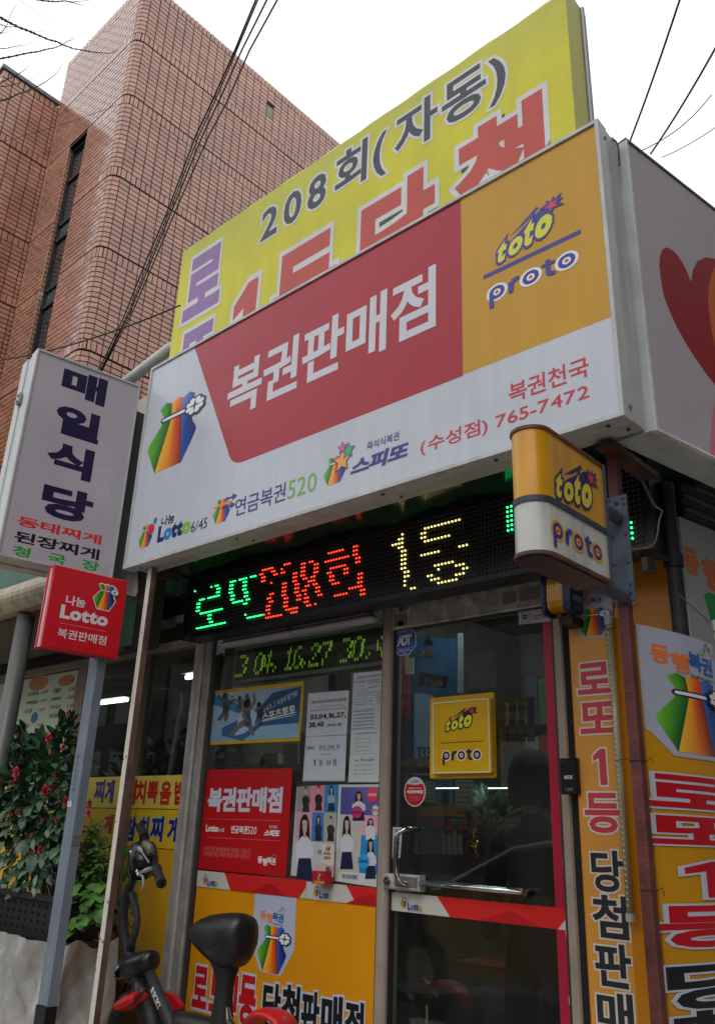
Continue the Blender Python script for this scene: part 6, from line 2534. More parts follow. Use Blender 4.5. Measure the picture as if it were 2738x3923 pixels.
cable([at_d('Z', -80, 1390, 4.6), at_d('Z', 690, 1170, 3.6)], .004, 'thin black cable sloping from the restaurant sign to the yellow banner', sag=.05)
cable([at_d('Z', -60, 560, 7.5), at_d('Z', 470, 395, 7.0)], .0022, 'thin dark wire hanging in front of the brick wing', sag=.03)
for (a, b, r, lab) in [((2597 * 1 + 40, -110), (2400, 570), .0048, 'left of the two thick cables above the heart sign'), ((2790, 90), (2490, 590), .0048, 'right of the two thick cables above the heart sign')]:
    cable([at_d('Z', *a, 3.4), at_d('Z', *b, 4.3)], r, lab, S(44, 42, 60), sag=.02)
m = MB()
m.tube([atY('X', x, y, 2.10) for x, y in [(1560, -110), (1470, 0), (1350, 130), (1200, 265), (1080, 350), (960, 425), (830, 495), (720, 545), (660, 572), (620, 588), (595, 570), (575, 540), (545, 548), (535, 530)]], .0017, S(70, 76, 78), 5)
solo(m, 'wire', RUBBER, 'thin wire curling onto the top corner of the heart sign', 'wire')
m = MB()
m.tube([atY('X', x, y, 2.4) for x, y in [(1700, 190), (1602, 262), (1450, 365), (1300, 455), (1150, 535), (990, 605)]], .0017, S(110, 110, 110), 5)
solo(m, 'wire', RUBBER, 'thin pale wire coming down behind the heart sign', 'wire')
m = MB()
m.tube([atY('X', x, y, 2.0) for x, y in [(425, 385), (440, 402), (470, 425), (490, 465), (500, 530), (508, 620), (512, 700)]], .0035, S(60, 66, 66), 6)
solo(m, 'wire', RUBBER, 'short grey wire behind the top right edge of the shop sign', 'wire')
# black wire scraps under the sign's left corner
m = MB()
m.tube([atY('Q', x, y, 1.97) for x, y in [(985, 92), (1008, 130), (1010, 160), (985, 215), (970, 250), (965, 330), (960, 290), (940, 260), (905, 245), (865, 235)]], .004, S(26, 26, 28), 5)
m.tube([atY('Q', x, y, 1.97) for x, y in [(950, 210), (930, 240), (895, 270)]], .003, S(26, 26, 28), 5)
solo(m, 'wire', RUBBER, 'knotted black wire hanging from the lower left corner of the shop sign', 'wire')

# ================================================================== bare tree at the left edge
random.seed(3)
tr_ = thing('bare_tree', 'bare street tree whose thin twigs reach in at the top left', 'tree', (-9.0, -1.0, .1))
m = MB()
m.tube([(-8.6, .6, .1), (-8.5, .55, 2.5), (-8.3, .7, 4.4), (-8.0, .9, 6.0), (-7.8, 1.2, 8.5), (-7.7, 1.5, 11)], [.17, .15, .13, .11, .07, .02], S(72, 62, 54), 12)
m.build('trunk', BARK, tr_)


def twig(pts, r0, d0, root=None):
    P_ = [at_d('Z', x / 2.2886, y / 2.2886, d0 + i * .04) for i, (x, y) in enumerate(pts)]
    m_ = MB()
    n_ = len(P_)
    if root:
        P_ = [Vector(root)] + P_
    rs = [r0 * .36 * (1 - .8 * i / (len(P_) - 1)) for i in range(len(P_))]
    m_.tube(P_, rs, S(64, 56, 54), 6)
    for i in range(len(P_) - 1):
        if root and i == 0:
            continue
        for t_ in (.3, .75):
            q_ = P_[i].lerp(P_[i + 1], t_)
            m_.ball(q_, rs[i] * 1.6, rs[i] * 1.6, rs[i] * 1.8, S(70, 56, 54), 5, 4)
    m_.build('branch', BARK, tr_)


R_ = (-8.05, .9, 5.8)
R2_ = (-7.85, 1.1, 7.6)
twig([(-150, 60), (0, 150), (70, 190), (165, 238), (255, 272), (320, 300), (430, 348), (510, 368), (550, 392), (650, 428), (730, 440), (800, 455), (870, 462), (960, 468), (1010, 452), (1035, 430)], .022, 5.6, R2_)
twig([(-150, 540), (0, 515), (110, 495), (245, 465), (340, 452), (410, 432), (480, 420), (550, 392), (600, 360), (635, 348), (655, 322)], .018, 5.6, R_)
twig([(-100, 910), (0, 885), (80, 865), (160, 822), (200, 815), (260, 790), (340, 752), (405, 716), (450, 680), (498, 648), (530, 595), (545, 565)], .016, 5.7, R_)
twig([(-60, 765), (60, 755), (120, 742), (190, 722), (240, 712), (300, 680), (340, 648)], .009, 5.8)
twig([(-60, 430), (60, 424), (120, 410), (165, 402), (230, 393), (290, 368), (310, 355)], .008, 5.7)
twig([(300, -10), (400, 8), (490, 15), (565, 8), (640, 18), (690, 12), (790, 2)], .014, 5.4)
twig([(560, 5), (620, 20), (690, 38), (735, 46), (765, 25)], .008, 5.5)
twig([(0, 300), (20, 280), (60, 230), (75, 185), (110, 92), (150, 48), (165, 44)], .009, 5.5)
twig([(0, 212), (60, 235), (165, 236), (255, 268), (340, 275), (420, 280)], .008, 5.6)
twig([(180, 0), (225, 35), (330, 110), (415, 165), (520, 238), (600, 292)], .004, 5.5)
twig([(0, 730), (130, 665), (195, 630), (235, 600), (262, 560)], .010, 5.8)
twig([(775, 355), (820, 360), (850, 372)], .004, 5.6)
twig([(0, 285), (60, 290), (105, 275)], .006, 5.6)
# ================================================================== plants
def leaf_mesh(name, mat, L, W, col, fold=.25, curl=.15, edge=None):
    m_ = MB()
    pr_ = [(0, .0), (.12, .45), (.35, .95), (.6, .9), (.82, .55), (1, 0)]
    vs, cs = [], []
    e = edge or col
    for t_, w_ in pr_:
        z = -curl * t_ * t_ * L
        vs += [(t_ * L, 0, z), (t_ * L, w_ * W / 2, z + fold * w_ * W / 2), (t_ * L, -w_ * W / 2, z + fold * w_ * W / 2)]
        cs += [tuple(c * 1.25 for c in col), e, e]
    fs = []
    for i in range(5):
        a = i * 3
        fs += [(a, a + 3, a + 4, a + 1), (a, a + 2, a + 5, a + 3)]
    m_.add(vs, fs, cs)
    return m_, m_.mesh(name, mat, smooth=False)


def orient(d, up):
    x = d.normalized()
    y = up.cross(x)
    if y.length < 1e-3:
        y = Vector((0, 1, 0))
    y.normalize()
    z = x.cross(y)
    return Matrix((x, y, z)).transposed()


random.seed(21)
cb = thing('camellia_bush', 'dense dark green camellia bush with red flowers left of the grey post', 'bush', (-3.8, 2.2, .95))
protos = [leaf_mesh('leaf', LEAFM, L, L * .52, S(*c), .2, cu) for L, c, cu in
          [(.074, (50, 84, 54), .2), (.082, (42, 74, 48), .35), (.068, (62, 96, 62), .1), (.078, (36, 64, 44), .3), (.070, (74, 104, 74), .15)]]
poly = [(-40, 640), (60, 520), (130, 330), (230, 280), (310, 300), (380, 420), (470, 390), (600, 330), (690, 230), (750, 120), (800, 130), (850, 270), (850, 450), (850, 700), (870, 900), (800, 1100),
        (760, 1350), (720, 1560), (600, 1700), (560, 1900), (400, 1950), (200, 2080), (30, 2040), (-40, 1900)]


def inpoly(x, y, P_):
    c = False
    j = len(P_) - 1
    for i in range(len(P_)):
        if (P_[i][1] > y) != (P_[j][1] > y) and x < (P_[j][0] - P_[i][0]) * (y - P_[i][1]) / (P_[j][1] - P_[i][1]) + P_[i][0]:
            c = not c
        j = i
    return c


CR['b'] = (0, 2700, .3496)
CR['c'] = (480, 3350, .3870)
CR['d'] = (380, 3100, .26133)
CR['e'] = (1480, 2400, .4245)
leaves = []
centre = pt(2.25, 'b', 380, 1150)
for _ in range(5000):
    if len(leaves) >= 1500:
        break
    x, y = random.uniform(-40, 880), random.uniform(100, 2080)
    if not inpoly(x, y, poly):
        continue
    if y > 1500 and random.random() < .55:
        continue
    yy = random.choice([random.uniform(1.98, 2.12), random.uniform(2.05, 2.3), random.uniform(2.2, 2.42)])
    if y < 560:
        yy = random.uniform(2.1, 2.3)
    pos = atY('b', x, y, yy)
    d = (pos - centre) * .8 + Vector((random.uniform(-.25, .25), random.uniform(-.35, .05), random.uniform(-.35, .30)))
    up = Vector((random.uniform(-.4, .6), random.uniform(-.9, .0), random.uniform(.3, 1)))
    leaves.append((yy, pos, orient(d, up), random.randrange(5), random.uniform(.75, 1.15)))
leaves.sort(key=lambda a: a[0])
more = MB()
for i, (_, pos, R_, k_, s) in enumerate(leaves):
    if i < 300:
        o = bpy.data.objects.new('leaf', protos[k_][1])
        COL.objects.link(o)
        o.parent = cb
        o.matrix_local = Matrix.Translation(pos - cb.location) @ R_.to_4x4() @ Matrix.Scale(s, 4)
    else:
        q_ = protos[k_][0]
        more.add([pos + R_ @ (Vector(v) * s) for v in q_.v], q_.f, q_.c)
more.build('leaves', LEAFM, cb, kind='stuff')


def flower(pos, r, col, n=16, parent=None):
    m_ = MB()
    for k_ in range(n):
        a = 2.4 * k_
        t_ = k_ / n
        r_ = r * 1.0
        rr = r * (.25 + .75 * t_)
        el = 1.2 * (1 - t_) + .1
        c_ = pos + Vector((math.cos(a) * rr * .55, -.3 * r * (1 - t_) - .15 * r, math.sin(a) * rr * .55))
        d = Vector((math.cos(a) * math.cos(el), -math.sin(el), math.sin(a) * math.cos(el)))
        s = d.cross(Vector((0, 1, .1))).normalized()
        w_ = rr * .62 + r * .12
        u_ = d * w_
        f = random.uniform(.75, 1.15)
        cc = tuple(x * f for x in col)
        m_.add([c_ - u_ * .6, c_ - u_ * .1 + s * w_ * .6, c_ + u_ * .6 + s * w_ * .35, c_ + u_ * .7 - s * w_ * .35, c_ - u_ * .1 - s * w_ * .6, c_ + u_ * .1 - Vector((0, w_ * .2, 0))],
               [(0, 1, 5), (1, 2, 5), (2, 3, 5), (3, 4, 5), (4, 0, 5)], cc)
    m_.build('flower', PETAL, parent)


for x, y, r, c in [(210, 745, 70, (205, 50, 74)), (5, 835, 55, (200, 40, 64)), (708, 462, 30, (180, 20, 36)), (552, 368, 52, (206, 24, 44)), (618, 805, 26, (170, 24, 34)), (520, 945, 62, (164, 22, 30)),
                   (590, 910, 40, (150, 20, 28)), (738, 1055, 48, (180, 30, 60)), (40, 1300, 36, (130, 30, 40)), (130, 1200, 34, (190, 40, 60)), (195, 1170, 24, (180, 30, 40)), (645, 1262, 38, (150, 26, 36)),
                   (462, 1590, 46, (160, 30, 50)), (362, 1635, 26, (170, 30, 40)), (145, 862, 34, (150, 30, 40)), (360, 1430, 22, (200, 44, 60)), (318, 572, 16, (180, 40, 30)), (560, 520, 24, (200, 110, 60)),
                   (758, 98, 34, (170, 90, 60)), (478, 1270, 22, (180, 40, 36)), (212, 330, 24, (130, 20, 30)), (1000, 1080, 40, (170, 30, 44)), (988, 1190, 44, (190, 60, 76))]:
    pos = atY('b', x, y, 1.98 if x < 850 else 2.02)
    flower(pos, r * .3496 / 3184 * 5.0, S(*c), parent=cb)
m = MB()
for k_ in range(14):
    a = Vector((-3.75 + random.uniform(-.2, .2), 2.25 + random.uniform(-.1, .1), .95))
    tgt = leaves[random.randrange(len(leaves))][1]
    mid = (a + tgt) / 2 + Vector((random.uniform(-.05, .05), 0, .08))
    m.tube([a, mid, tgt], [.008, .005, .002], S(70, 56, 44), 5)
m.build('branch', BARK, cb, kind='stuff')

# dark trough and the plastic sheet that wraps its stand
pl_ = thing('planter_trough', 'dark plastic crate full of soil under the camellia bush', 'planter', (-3.8, 2.0, .95))
za_, zb_ = EYE - .30, EYE - .47
m = MB()
m.box(-4.6, 2.0, zb_, -3.50, 2.03, za_, S(9, 12, 12))
m.box(-3.53, 2.03, zb_, -3.50, 2.22, za_, S(9, 12, 12))
m.box(-4.6, 2.03, zb_, -3.53, 2.22, zb_ + .02, S(16, 20, 20))
m.box(-4.6, 1.985, za_ - .02, -3.485, 2.0, za_, S(12, 16, 16))
m.box(-3.50, 2.0, za_ - .02, -3.485, 2.22, za_, S(12, 16, 16))
m.build('crate', RUBBER, pl_)
m = MB()
for i in range(16):
    for j in range(4):
        x = -4.3 + i * .055
        m.box(x, 1.997, zb_ + .03 + j * .03, x + .012, 2.0, zb_ + .042 + j * .03, S(4, 5, 5))
m.build('vent_slots', PLAST, pl_, kind='stuff')
m = MB()
m.box(-4.58, 2.03, za_ - .05, -3.53, 2.21, za_ - .03, S(40, 32, 26))
m.build('soil', CONC, pl_)
m = MB()
random.seed(9)
N1, N2 = 150, 40
vs, fs = [], []


def drape(t_, s):
    # t_ along front then round the right end
    L1 = 1.05
    d = t_ * (L1 + .25)
    f = 1 - s
    w_ = .012 + .026 * f
    off = w_ * (math.sin(d * 13 + 4.2 * math.sin(s * 3)) + .6 * math.sin(d * 31 - s * 7) + .4 * math.sin(d * 60 + s * 19) + .35 * abs(math.sin(d * 17 + s * 11)) + .25 * abs(math.sin(d * 41 - s * 23)))
    if d < L1:
        return (-4.36 + d, 1.945 + off - .02 * f, .20 + (zb_ + .01 - .20) * s)
    e = d - L1
    return (-3.31 + off + .05 * f, 1.945 + e, .20 + (zb_ + .01 - .20) * s + .02 * math.sin(e * 30))


for i in range(N1 + 1):
    for j in range(N2 + 1):
        vs.append(drape(i / N1, j / N2))
for i in range(N1):
    for j in range(N2):
        a = i * (N2 + 1) + j
        fs.append((a, a + N2 + 1, a + N2 + 2, a + 1))
m.add(vs, fs, S(158, 156, 150))
m.build('sheet', SHEET, None, smooth=True, label='crumpled grey plastic sheet wrapped round the stand under the planter', category='plastic sheet')
m = MB()
m.box(-4.55, 2.02, .12, -3.40, 2.20, zb_ - .004, S(56, 54, 52))
solo(m, 'planter_stand', CONC, 'block stand under the planter hidden by the plastic sheet', 'stand')

# herb between the two posts
hb = thing('green_herb', 'bright green leafy herb growing between the grey post and white post', 'plant', (-3.35, 2.2, .95))
random.seed(33)
hl_, hlm = leaf_mesh('leaf', LEAFS, .036, .019, S(84, 124, 54), .2, .3)
big_, bigm = leaf_mesh('leaf', LEAFS, .085, .075, S(72, 116, 40), .12, .3)
mid_, midm = leaf_mesh('leaf', LEAFS, .055, .045, S(58, 92, 40), .12, .3)
m = MB()
st = MB()
for (x0_, y0_, x1_, y1_) in [(960, 2300, 1000, 1250), (900, 2200, 960, 1500), (1030, 2200, 1060, 1400), (880, 2250, 900, 1750), (1080, 2250, 1120, 1650), (930, 2250, 985, 1350), (985, 2250, 1020, 1500), (1100, 2280, 1150, 1500), (860, 2200, 935, 1600), (1010, 2250, 1090, 1300)]:
    P_ = [atY('b', x0_ + (x1_ - x0_) * t_ + 12 * math.sin(t_ * 9), y0_ + (y1_ - y0_) * t_, 2.2) for t_ in [i / 9 for i in range(10)]]
    st.tube(P_, [.004 - .0003 * i for i in range(10)], S(84, 104, 60), 5)
    for i in range(9):
        for t_ in [k_ / 12 for k_ in range(12)]:
            pos = P_[i].lerp(P_[i + 1], t_) + Vector((random.gauss(0, .02), random.gauss(0, .025), random.gauss(0, .008)))
            a = random.uniform(0, 6.28)
            d = Vector((math.cos(a), math.sin(a), random.uniform(-.4, .4)))
            R_ = orient(d, Vector((random.uniform(-.4, .4), random.uniform(-.6, .1), 1)))
            s = random.uniform(.6, 1.3)
            f = random.uniform(.7, 1.25)
            m.add([pos + R_ @ (Vector(v) * s) for v in hl_.v], hl_.f, [tuple(c * f for c in cc) for cc in hl_.c])
m.build('leaves', LEAFS, hb, kind='stuff')
st.build('stem', LEAFS, hb, kind='stuff')
for i in range(60):
    x, y = random.uniform(820, 1180), random.uniform(1950, 2420)
    pos = atY('b', x, y, random.uniform(2.0, 2.25))
    a = random.uniform(0, 6.28)
    d = Vector((math.cos(a) * .8, -abs(math.sin(a)) * .6, random.uniform(-.6, .2)))
    o = bpy.data.objects.new('leaf', bigm if i % 2 else midm)
    COL.objects.link(o)
    o.parent = hb
    o.matrix_local = Matrix.Translation(pos - hb.location) @ orient(d, Vector((0, -.5, 1))).to_4x4() @ Matrix.Scale(random.uniform(.7, 1.1), 4)
vn = thing('vine', 'climbing vine with broad leaves right of the white post behind the handlebar', 'plant', (-3.2, 2.3, .9))
m = MB()
m.tube([atY('N', x, y, 2.3) for x, y in [(300, 1480), (310, 1200), (340, 900), (330, 700), (350, 520), (385, 400), (420, 280), (458, 185)]], [.005, .005, .004, .004, .003, .003, .002, .001], S(70, 84, 48), 6)
m.tube([atY('N', x, y, 2.3) for x, y in [(330, 560), (350, 480), (345, 380)]], .002, S(70, 84, 48), 5)
m.build('stem', LEAFS, vn)
for x, y, s in [(345, 360, .9), (350, 400, .8), (395, 480, 1.1), (340, 730, 1.1), (360, 760, 1.2), (420, 780, 1.0), (470, 790, 1.1), (455, 820, 1.2), (320, 820, 1), (360, 860, 1), (440, 900, 1.1), (330, 950, 1), (470, 960, .9), (350, 1020, 1),
                (455, 1040, .9), (300, 1090, .9), (390, 850, .9), (400, 960, 1.0), (310, 1010, .8), (380, 1100, .9), (420, 1150, .8), (330, 1150, .8)]:
    pos = atY('N', x - 15, y + random.uniform(-10, 10), random.uniform(2.28, 2.40))
    a = random.uniform(0, 6.28)
    o = bpy.data.objects.new('leaf', bigm if s > 1 else midm)
    COL.objects.link(o)
    o.parent = vn
    o.matrix_local = Matrix.Translation(pos - vn.location) @ orient(Vector((math.cos(a), -.3, math.sin(a) - .3)), Vector((.2, -1, .3))).to_4x4() @ Matrix.Scale(s * .75, 4)
# dried plant in a black pot
dp = thing('potted_plant', 'black pot with a dried brown plant behind the white post and bike', 'potted plant', (-3.3, 2.35, .12))
m = MB()
pc = atY('N', 290, 1570, 2.35)
m.rings([[(pc.x + r * math.cos(2 * math.pi * j / 20), 2.35 + r * math.sin(2 * math.pi * j / 20), z) for j in range(20)] for r, z in [(.10, .3), (.14, pc.z - .03), (.15, pc.z - .03), (.15, pc.z), (.135, pc.z), (.13, pc.z - .04)]], S(24, 26, 28))
m.build('pot', PLAST, dp)
m = MB()
random.seed(12)
for k_ in range(16):
    a = Vector((pc.x + random.uniform(-.05, .05), 2.35 + random.uniform(-.04, .04), pc.z - .03))
    b = a + Vector((random.uniform(-.09, .09), random.uniform(-.06, .05), random.uniform(.10, .34)))
    m.tube([a, (a + b) / 2 + Vector((random.uniform(-.02, .02), 0, 0)), b], [.003, .0025, .001], S(112, 92, 62), 5)
    for j in range(5):
        q_ = a.lerp(b, random.uniform(.4, 1))
        R_ = orient(Vector((random.uniform(-1, 1), random.uniform(-1, 1), random.uniform(-1, .3))), Vector((0, -1, .2)))
        m.add([q_ + R_ @ (Vector(v) * .8) for v in hl_.v], hl_.f, S(128, 110, 74))
m.build('dry_stems', LEAFS, dp, kind='stuff')

# ================================================================== small electric bike
bk = thing('electric_bike', 'small black electric bike with red trim leaning before the yellow panels', 'bike', (-2.8, 2.15, .12))
DK = S(24, 24, 27)
DK2 = S(34, 34, 38)
YB_ = 2.15
# seat
sx0, sx1 = -2.770, -2.452
rings_ = []
prof = [(0, .006, -.366, -.376), (.05, .022, -.345, -.392), (.18, .040, -.322, -.415), (.35, .054, -.304, -.436), (.55, .068, -.292, -.456), (.72, .076, -.285, -.468), (.88, .074, -.284, -.455), (.97, .060, -.290, -.420), (1, .03, -.305, -.385)]
for t_, hw_, zt_, zb3 in prof:
    x = sx0 + (sx1 - sx0) * t_
    ring = []
    for j in range(18):
        a = 2 * math.pi * j / 18
        ca, sa = math.cos(a), math.sin(a)
        y = YB_ + hw_ * (abs(ca) ** .8) * (1 if ca > 0 else -1)
        z = (zt_ + zb3) / 2 + (zt_ - zb3) / 2 * (abs(sa) ** .8) * (1 if sa > 0 else -1)
        ring.append((x, y, EYE + z))
    rings_.append(ring)
m = MB()
m.rings(rings_, S(26, 26, 30))
m.build('seat', vmat('seat_vinyl', .38, amt=.08, scale=14, bump=.08, bscale=160), bk, smooth=True)
m = MB()
rr = []
for z, cx_, rx_, ry_ in [(-.405, -2.570, .085, .075), (-.44, -2.560, .062, .055), (-.475, -2.552, .044, .040), (-.51, -2.552, .034, .032), (-.56, -2.553, .034, .032), (-.62, -2.553, .042, .038), (-.72, -2.553, .050, .046), (-.86, -2.553, .054, .05)]:
    rr.append([(cx_ + rx_ * math.cos(2 * math.pi * j / 16), YB_ + ry_ * math.sin(2 * math.pi * j / 16), EYE + z) for j in range(16)])
m.rings(rr, S(22, 22, 25))
m.build('seat_post', RUBBER, bk, smooth=True)
m = MB()
c_ = pt(YB_ - .03, 'c', 935, 890)
m.disc((c_.x, YB_ - .02, c_.z), (0, -1, 0), .019, .022, DK2)
m.disc((c_.x, YB_ - .042, c_.z), (0, -1, 0), .010, .004, S(70, 70, 74))
m.build('clamp_knob', PLAST, bk)
m = MB()
c_ = pt(YB_ - .06, 'c', 1040, 1440)
m.tube([(c_.x - .03, YB_ - .05, c_.z + .03), (c_.x, YB_ - .065, c_.z), (c_.x + .045, YB_ - .055, c_.z - .03)], [.006, .011, .006], S(190, 190, 190), 8)
m.build('quick_release', CHROME, bk)
# rear mudguard and deck
m = MB()
c_ = pt(YB_, 'c', 1440, 1535)
rr = []
for i in range(9):
    a = math.pi * i / 8
    rr.append([(c_.x - .085 * math.cos(a), YB_ + .05 * math.cos(2 * math.pi * j / 12), c_.z + .045 * math.sin(a) + .018 * math.sin(2 * math.pi * j / 12)) for j in range(12)])
m.rings(rr, S(190, 26, 30))
m.build('rear_mudguard', PLAST, bk, smooth=True)
m = MB()
A, B = pt(YB_, 'c', 470, 1400), pt(YB_, 'c', 900, 1385)
rr = []
for x, r in [(A.x - .02, .02), (A.x, .04), ((A.x + B.x) / 2, .05), (B.x, .05), (B.x + .1, .045)]:
    rr.append([(x, YB_ + .045 * math.cos(2 * math.pi * j / 14), A.z - .02 + r * math.sin(2 * math.pi * j / 14)) for j in range(14)])
m.rings(rr, S(36, 36, 38))
m.build('battery_beam', PLAST, bk, smooth=True)
m = MB()
A, B = pt(2.12, 'c', 225, 930), pt(2.12, 'c', 430, 1420)
m.tube([A, B, B + (B - A) * .4], [.020, .022, .022], S(40, 42, 46), 14)
m.build('frame_tube', RUBBER, bk, smooth=True)
# lettering along the tube
dirv = (B - A).normalized()
side = dirv.cross(Vector((0, -1, 0))).normalized()
m = MB()
lay = layout('BIKIKI', .14)
tot = lay[-1][1] + .6
s = .030
st_ = A.lerp(B, .42) + Vector((0, -.0226, 0))
for ch, x in lay:
    vs, fs = glyph(ch, .06)
    pts = []
    for a_, b_, z_ in vs:
        p_ = st_ + dirv * ((a_ + x) * s * .95) - side * ((b_ - .35) * s)
        k_ = (b_ - .35) * s
        p_ = p_ + Vector((0, (0.0205 - math.sqrt(max(1e-6, .0205 ** 2 - min(k_ * k_, .0003)))) - .0012 + z_ * -.0002, 0))
        pts.append(p_)
    m.add(pts, fs, S(196, 196, 198))
m.build('lettering', PRINT, bk)
m = MB()
T = [pt(2.16, 'c', x, y) for x, y in [(385, 1160), (470, 1200), (548, 1300), (545, 1325), (480, 1345)]]
PLk = FY(2.16)
m.prism(PLk, [(a.x, a.z) for a in T], -.02, .0, S(176, 22, 26))
m.build('red_gusset', PLAST, bk)
# head tube housing
m = MB()
rr = []
for x_, z_, rx_, rz_ in [(325, 1430, .012, .02), (345, 1425, .03, .036), (400, 1415, .045, .045), (470, 1405, .05, .052), (530, 1380, .045, .045), (572, 1365, .035, .036), (580, 1362, .02, .02)]:
    c_ = pt(2.12, 'N', x_, z_)
    rr.append([(c_.x, 2.12 + rx_ * math.cos(2 * math.pi * j / 14), c_.z + rz_ * math.sin(2 * math.pi * j / 14)) for j in range(14)])
m.rings(rr, S(26, 26, 28))
m.build('head_housing', PLAST, bk, smooth=True)
m = MB()
c_ = pt(2.10, 'N', 318, 1445)
m.disc(c_, Vector((-.8, -.4, .2)), .028, .006, S(120, 130, 136))
m.build('headlamp', CHROME, bk)
m = MB()
A, B = pt(2.12, 'N', 470, 1480), pt(2.12, 'N', 540, 1860)
m.tube([A, B], .036, S(24, 24, 26), 14)
m.build('fork_cover', PLAST, bk, smooth=True)
m = MB()
c_ = pt(2.06, 'N', 400, 1685)
rr = []
for t_ in range(8):
    a = t_ / 7
    x = c_.x - .06 + .12 * a
    rr.append([(x, 2.06 + .032 * math.cos(2 * math.pi * j / 10), c_.z - .018 + .045 * a + .030 * math.sin(2 * math.pi * j / 10) * (.6 + .4 * math.sin(math.pi * a))) for j in range(10)])
m.rings(rr, S(190, 24, 28))
m.build('red_bumper', PLAST, bk, smooth=False)
m = MB()
wc = pt(2.10, 'N', 420, 1960)
for i in range(20):
    a0_, a1_ = math.pi * i / 20, math.pi * (i + 1) / 20
m.tube([(wc.x + .13 * math.cos(math.pi * i / 16), 2.10, wc.z + .13 * math.sin(math.pi * i / 16)) for i in range(33)], .030, S(20, 20, 22), 10, cap=False)
m.build('front_tyre', RUBBER, bk, smooth=True)
for q_ in ([(430, 1490), (380, 1560), (370, 1640), (400, 1680), (440, 1660), (500, 1590)], [(450, 1500), (400, 1580), (385, 1650), (420, 1690), (470, 1650), (520, 1570)]):
    m = MB()
    m.tube([pt(2.04, 'N', x, y) for x, y in q_], .0032, S(18, 18, 20), 6)
    m.build('control_cable', RUBBER, bk, smooth=True)
# stem with its oval opening
m = MB()
L1 = [pt(2.12, 'N', x, y) for x, y in [(440, 690), (405, 770), (365, 880), (345, 990), (345, 1100), (360, 1200), (385, 1300), (415, 1390)]]
m.tube(L1, [.018, .018, .019, .020, .020, .020, .021, .024], S(32, 33, 36), 12)
m.build('stem', RUBBER, bk, smooth=True)
m = MB()
L2 = [pt(2.12, 'N', x, y) for x, y in [(408, 840), (425, 900), (448, 980), (455, 1060), (440, 1140), (415, 1210), (400, 1280)]]
m.tube(L2, [.012, .014, .013, .013, .014, .015, .018], S(38, 40, 43), 12)
m.build('stem', RUBBER, bk, smooth=True)
# handlebar
near, far = pt(2.0, 'N', 640, 770), pt(2.22, 'N', 478, 335)
cen = (near + far) / 2
m = MB()
m.tube([near, near.lerp(far, .3), cen + Vector((0, 0, .01)), near.lerp(far, .7), far], .011, DK2, 12)
m.build('handlebar', PLAST, bk, smooth=True)
for a, b in ((near, far), (far, near)):
    m = MB()
    d = (b - a)
    P_ = [a + d * t_ for t_ in (0, .01, .02, .06, .10, .14, .18, .20, .22)]
    m.tube(P_, [.019, .0205, .0195, .018, .0185, .018, .019, .0215, .0215], S(30, 30, 33), 16)
    m.build('grip', RUBBER, bk, smooth=False)
m = MB()
hh = [pt(2.08, 'N', x, y) for x, y in [(455, 450), (520, 440), (560, 500), (595, 580), (590, 620), (540, 660), (470, 690), (430, 745), (395, 720), (405, 640), (430, 560)]]
cc_ = sum(hh, Vector()) / len(hh)
PLc = PL((cc_.x, cc_.y), -20)
uv = [((a - PLc.o).dot(PLc.u), a.z) for a in hh]
cu_, cv_ = sum(a for a, _ in uv) / len(uv), sum(b for _, b in uv) / len(uv)
rr = []
for g, n_ in ((.7, -.05), (.95, -.035), (1, -.01), (1, .02), (.85, .04), (.5, .052)):
    rr.append([PLc.w(cu_ + (a - cu_) * g, cv_ + (b - cv_) * g, n_) for a, b in uv])
m.rings(rr, DK)
m.build('console', PLAST, bk, smooth=True)
m = MB()
a, b = pt(2.03, 'N', 465, 495), pt(2.02, 'N', 545, 610)
m.tube([a, a.lerp(b, .15), a.lerp(b, .3), b], [.008, .010, .004, .0035], S(160, 165, 172), 8)
m.build('brake_lever', STEEL, bk)
m = MB()
m.tube([pt(1.99, 'N', x, y) for x, y in [(560, 655), (520, 670), (480, 690), (500, 730), (503, 780), (490, 812)]], [.008, .009, .009, .005, .004, .004], S(150, 156, 164), 8)
m.build('brake_lever', STEEL, bk)
m = MB()
for x, y in [(455, 678), (462, 700), (408, 530)]:
    q_ = pt(1.985, 'N', x, y)
    m.ball(q_, .008, .008, .008, S(210, 212, 216), 8, 6)
m.build('lever_bolt', CHROME, bk, kind='stuff')
m = MB()
m.prism(FY(2.03), [(a.x, a.z) for a in [pt(2.03, 'N', x, y) for x, y in [(408, 590), (420, 575), (425, 600), (418, 660), (408, 655)]]], -.004, 0, S(190, 40, 36))
m.build('red_decal', PRINT, bk)
m = MB()
q0, q1 = pt(2.03, 'N', 505, 460), pt(2.03, 'N', 560, 540)
m.tube([q0, q0.lerp(q1, .5) + Vector((.008, 0, .006)), q1], [.012, .017, .015], S(110, 104, 92), 10)
m.build('light_unit', PLAST, bk, smooth=True)
m = MB()
m.tube([pt(2.0, 'N', x, y) for x, y in [(398, 560), (388, 640), (390, 690), (405, 730)]], .003, S(16, 16, 18), 6)
m.tube([pt(2.0, 'N', x, y) for x, y in [(505, 718), (545, 722), (580, 700)]], .002, S(20, 20, 20), 6)
m.build('control_cable', RUBBER, bk, kind='stuff')

# ================================================================== inside the lottery shop
def card(name, lab, cat, Y, px, col, mat=PRINT, th=.004):
    c = [atY(k_, x, y, Y) for k_, x, y in px]
    m_ = MB()
    m_.prism(FY(Y), [(a.x, a.z) for a in c], -th, 0, col)
    t_ = thing(name, lab, cat, c[0])
    m_.build('sheet', mat, t_)
    q_ = Print(FY(Y), .0006)
    q_.base = .0006
    return t_, q_


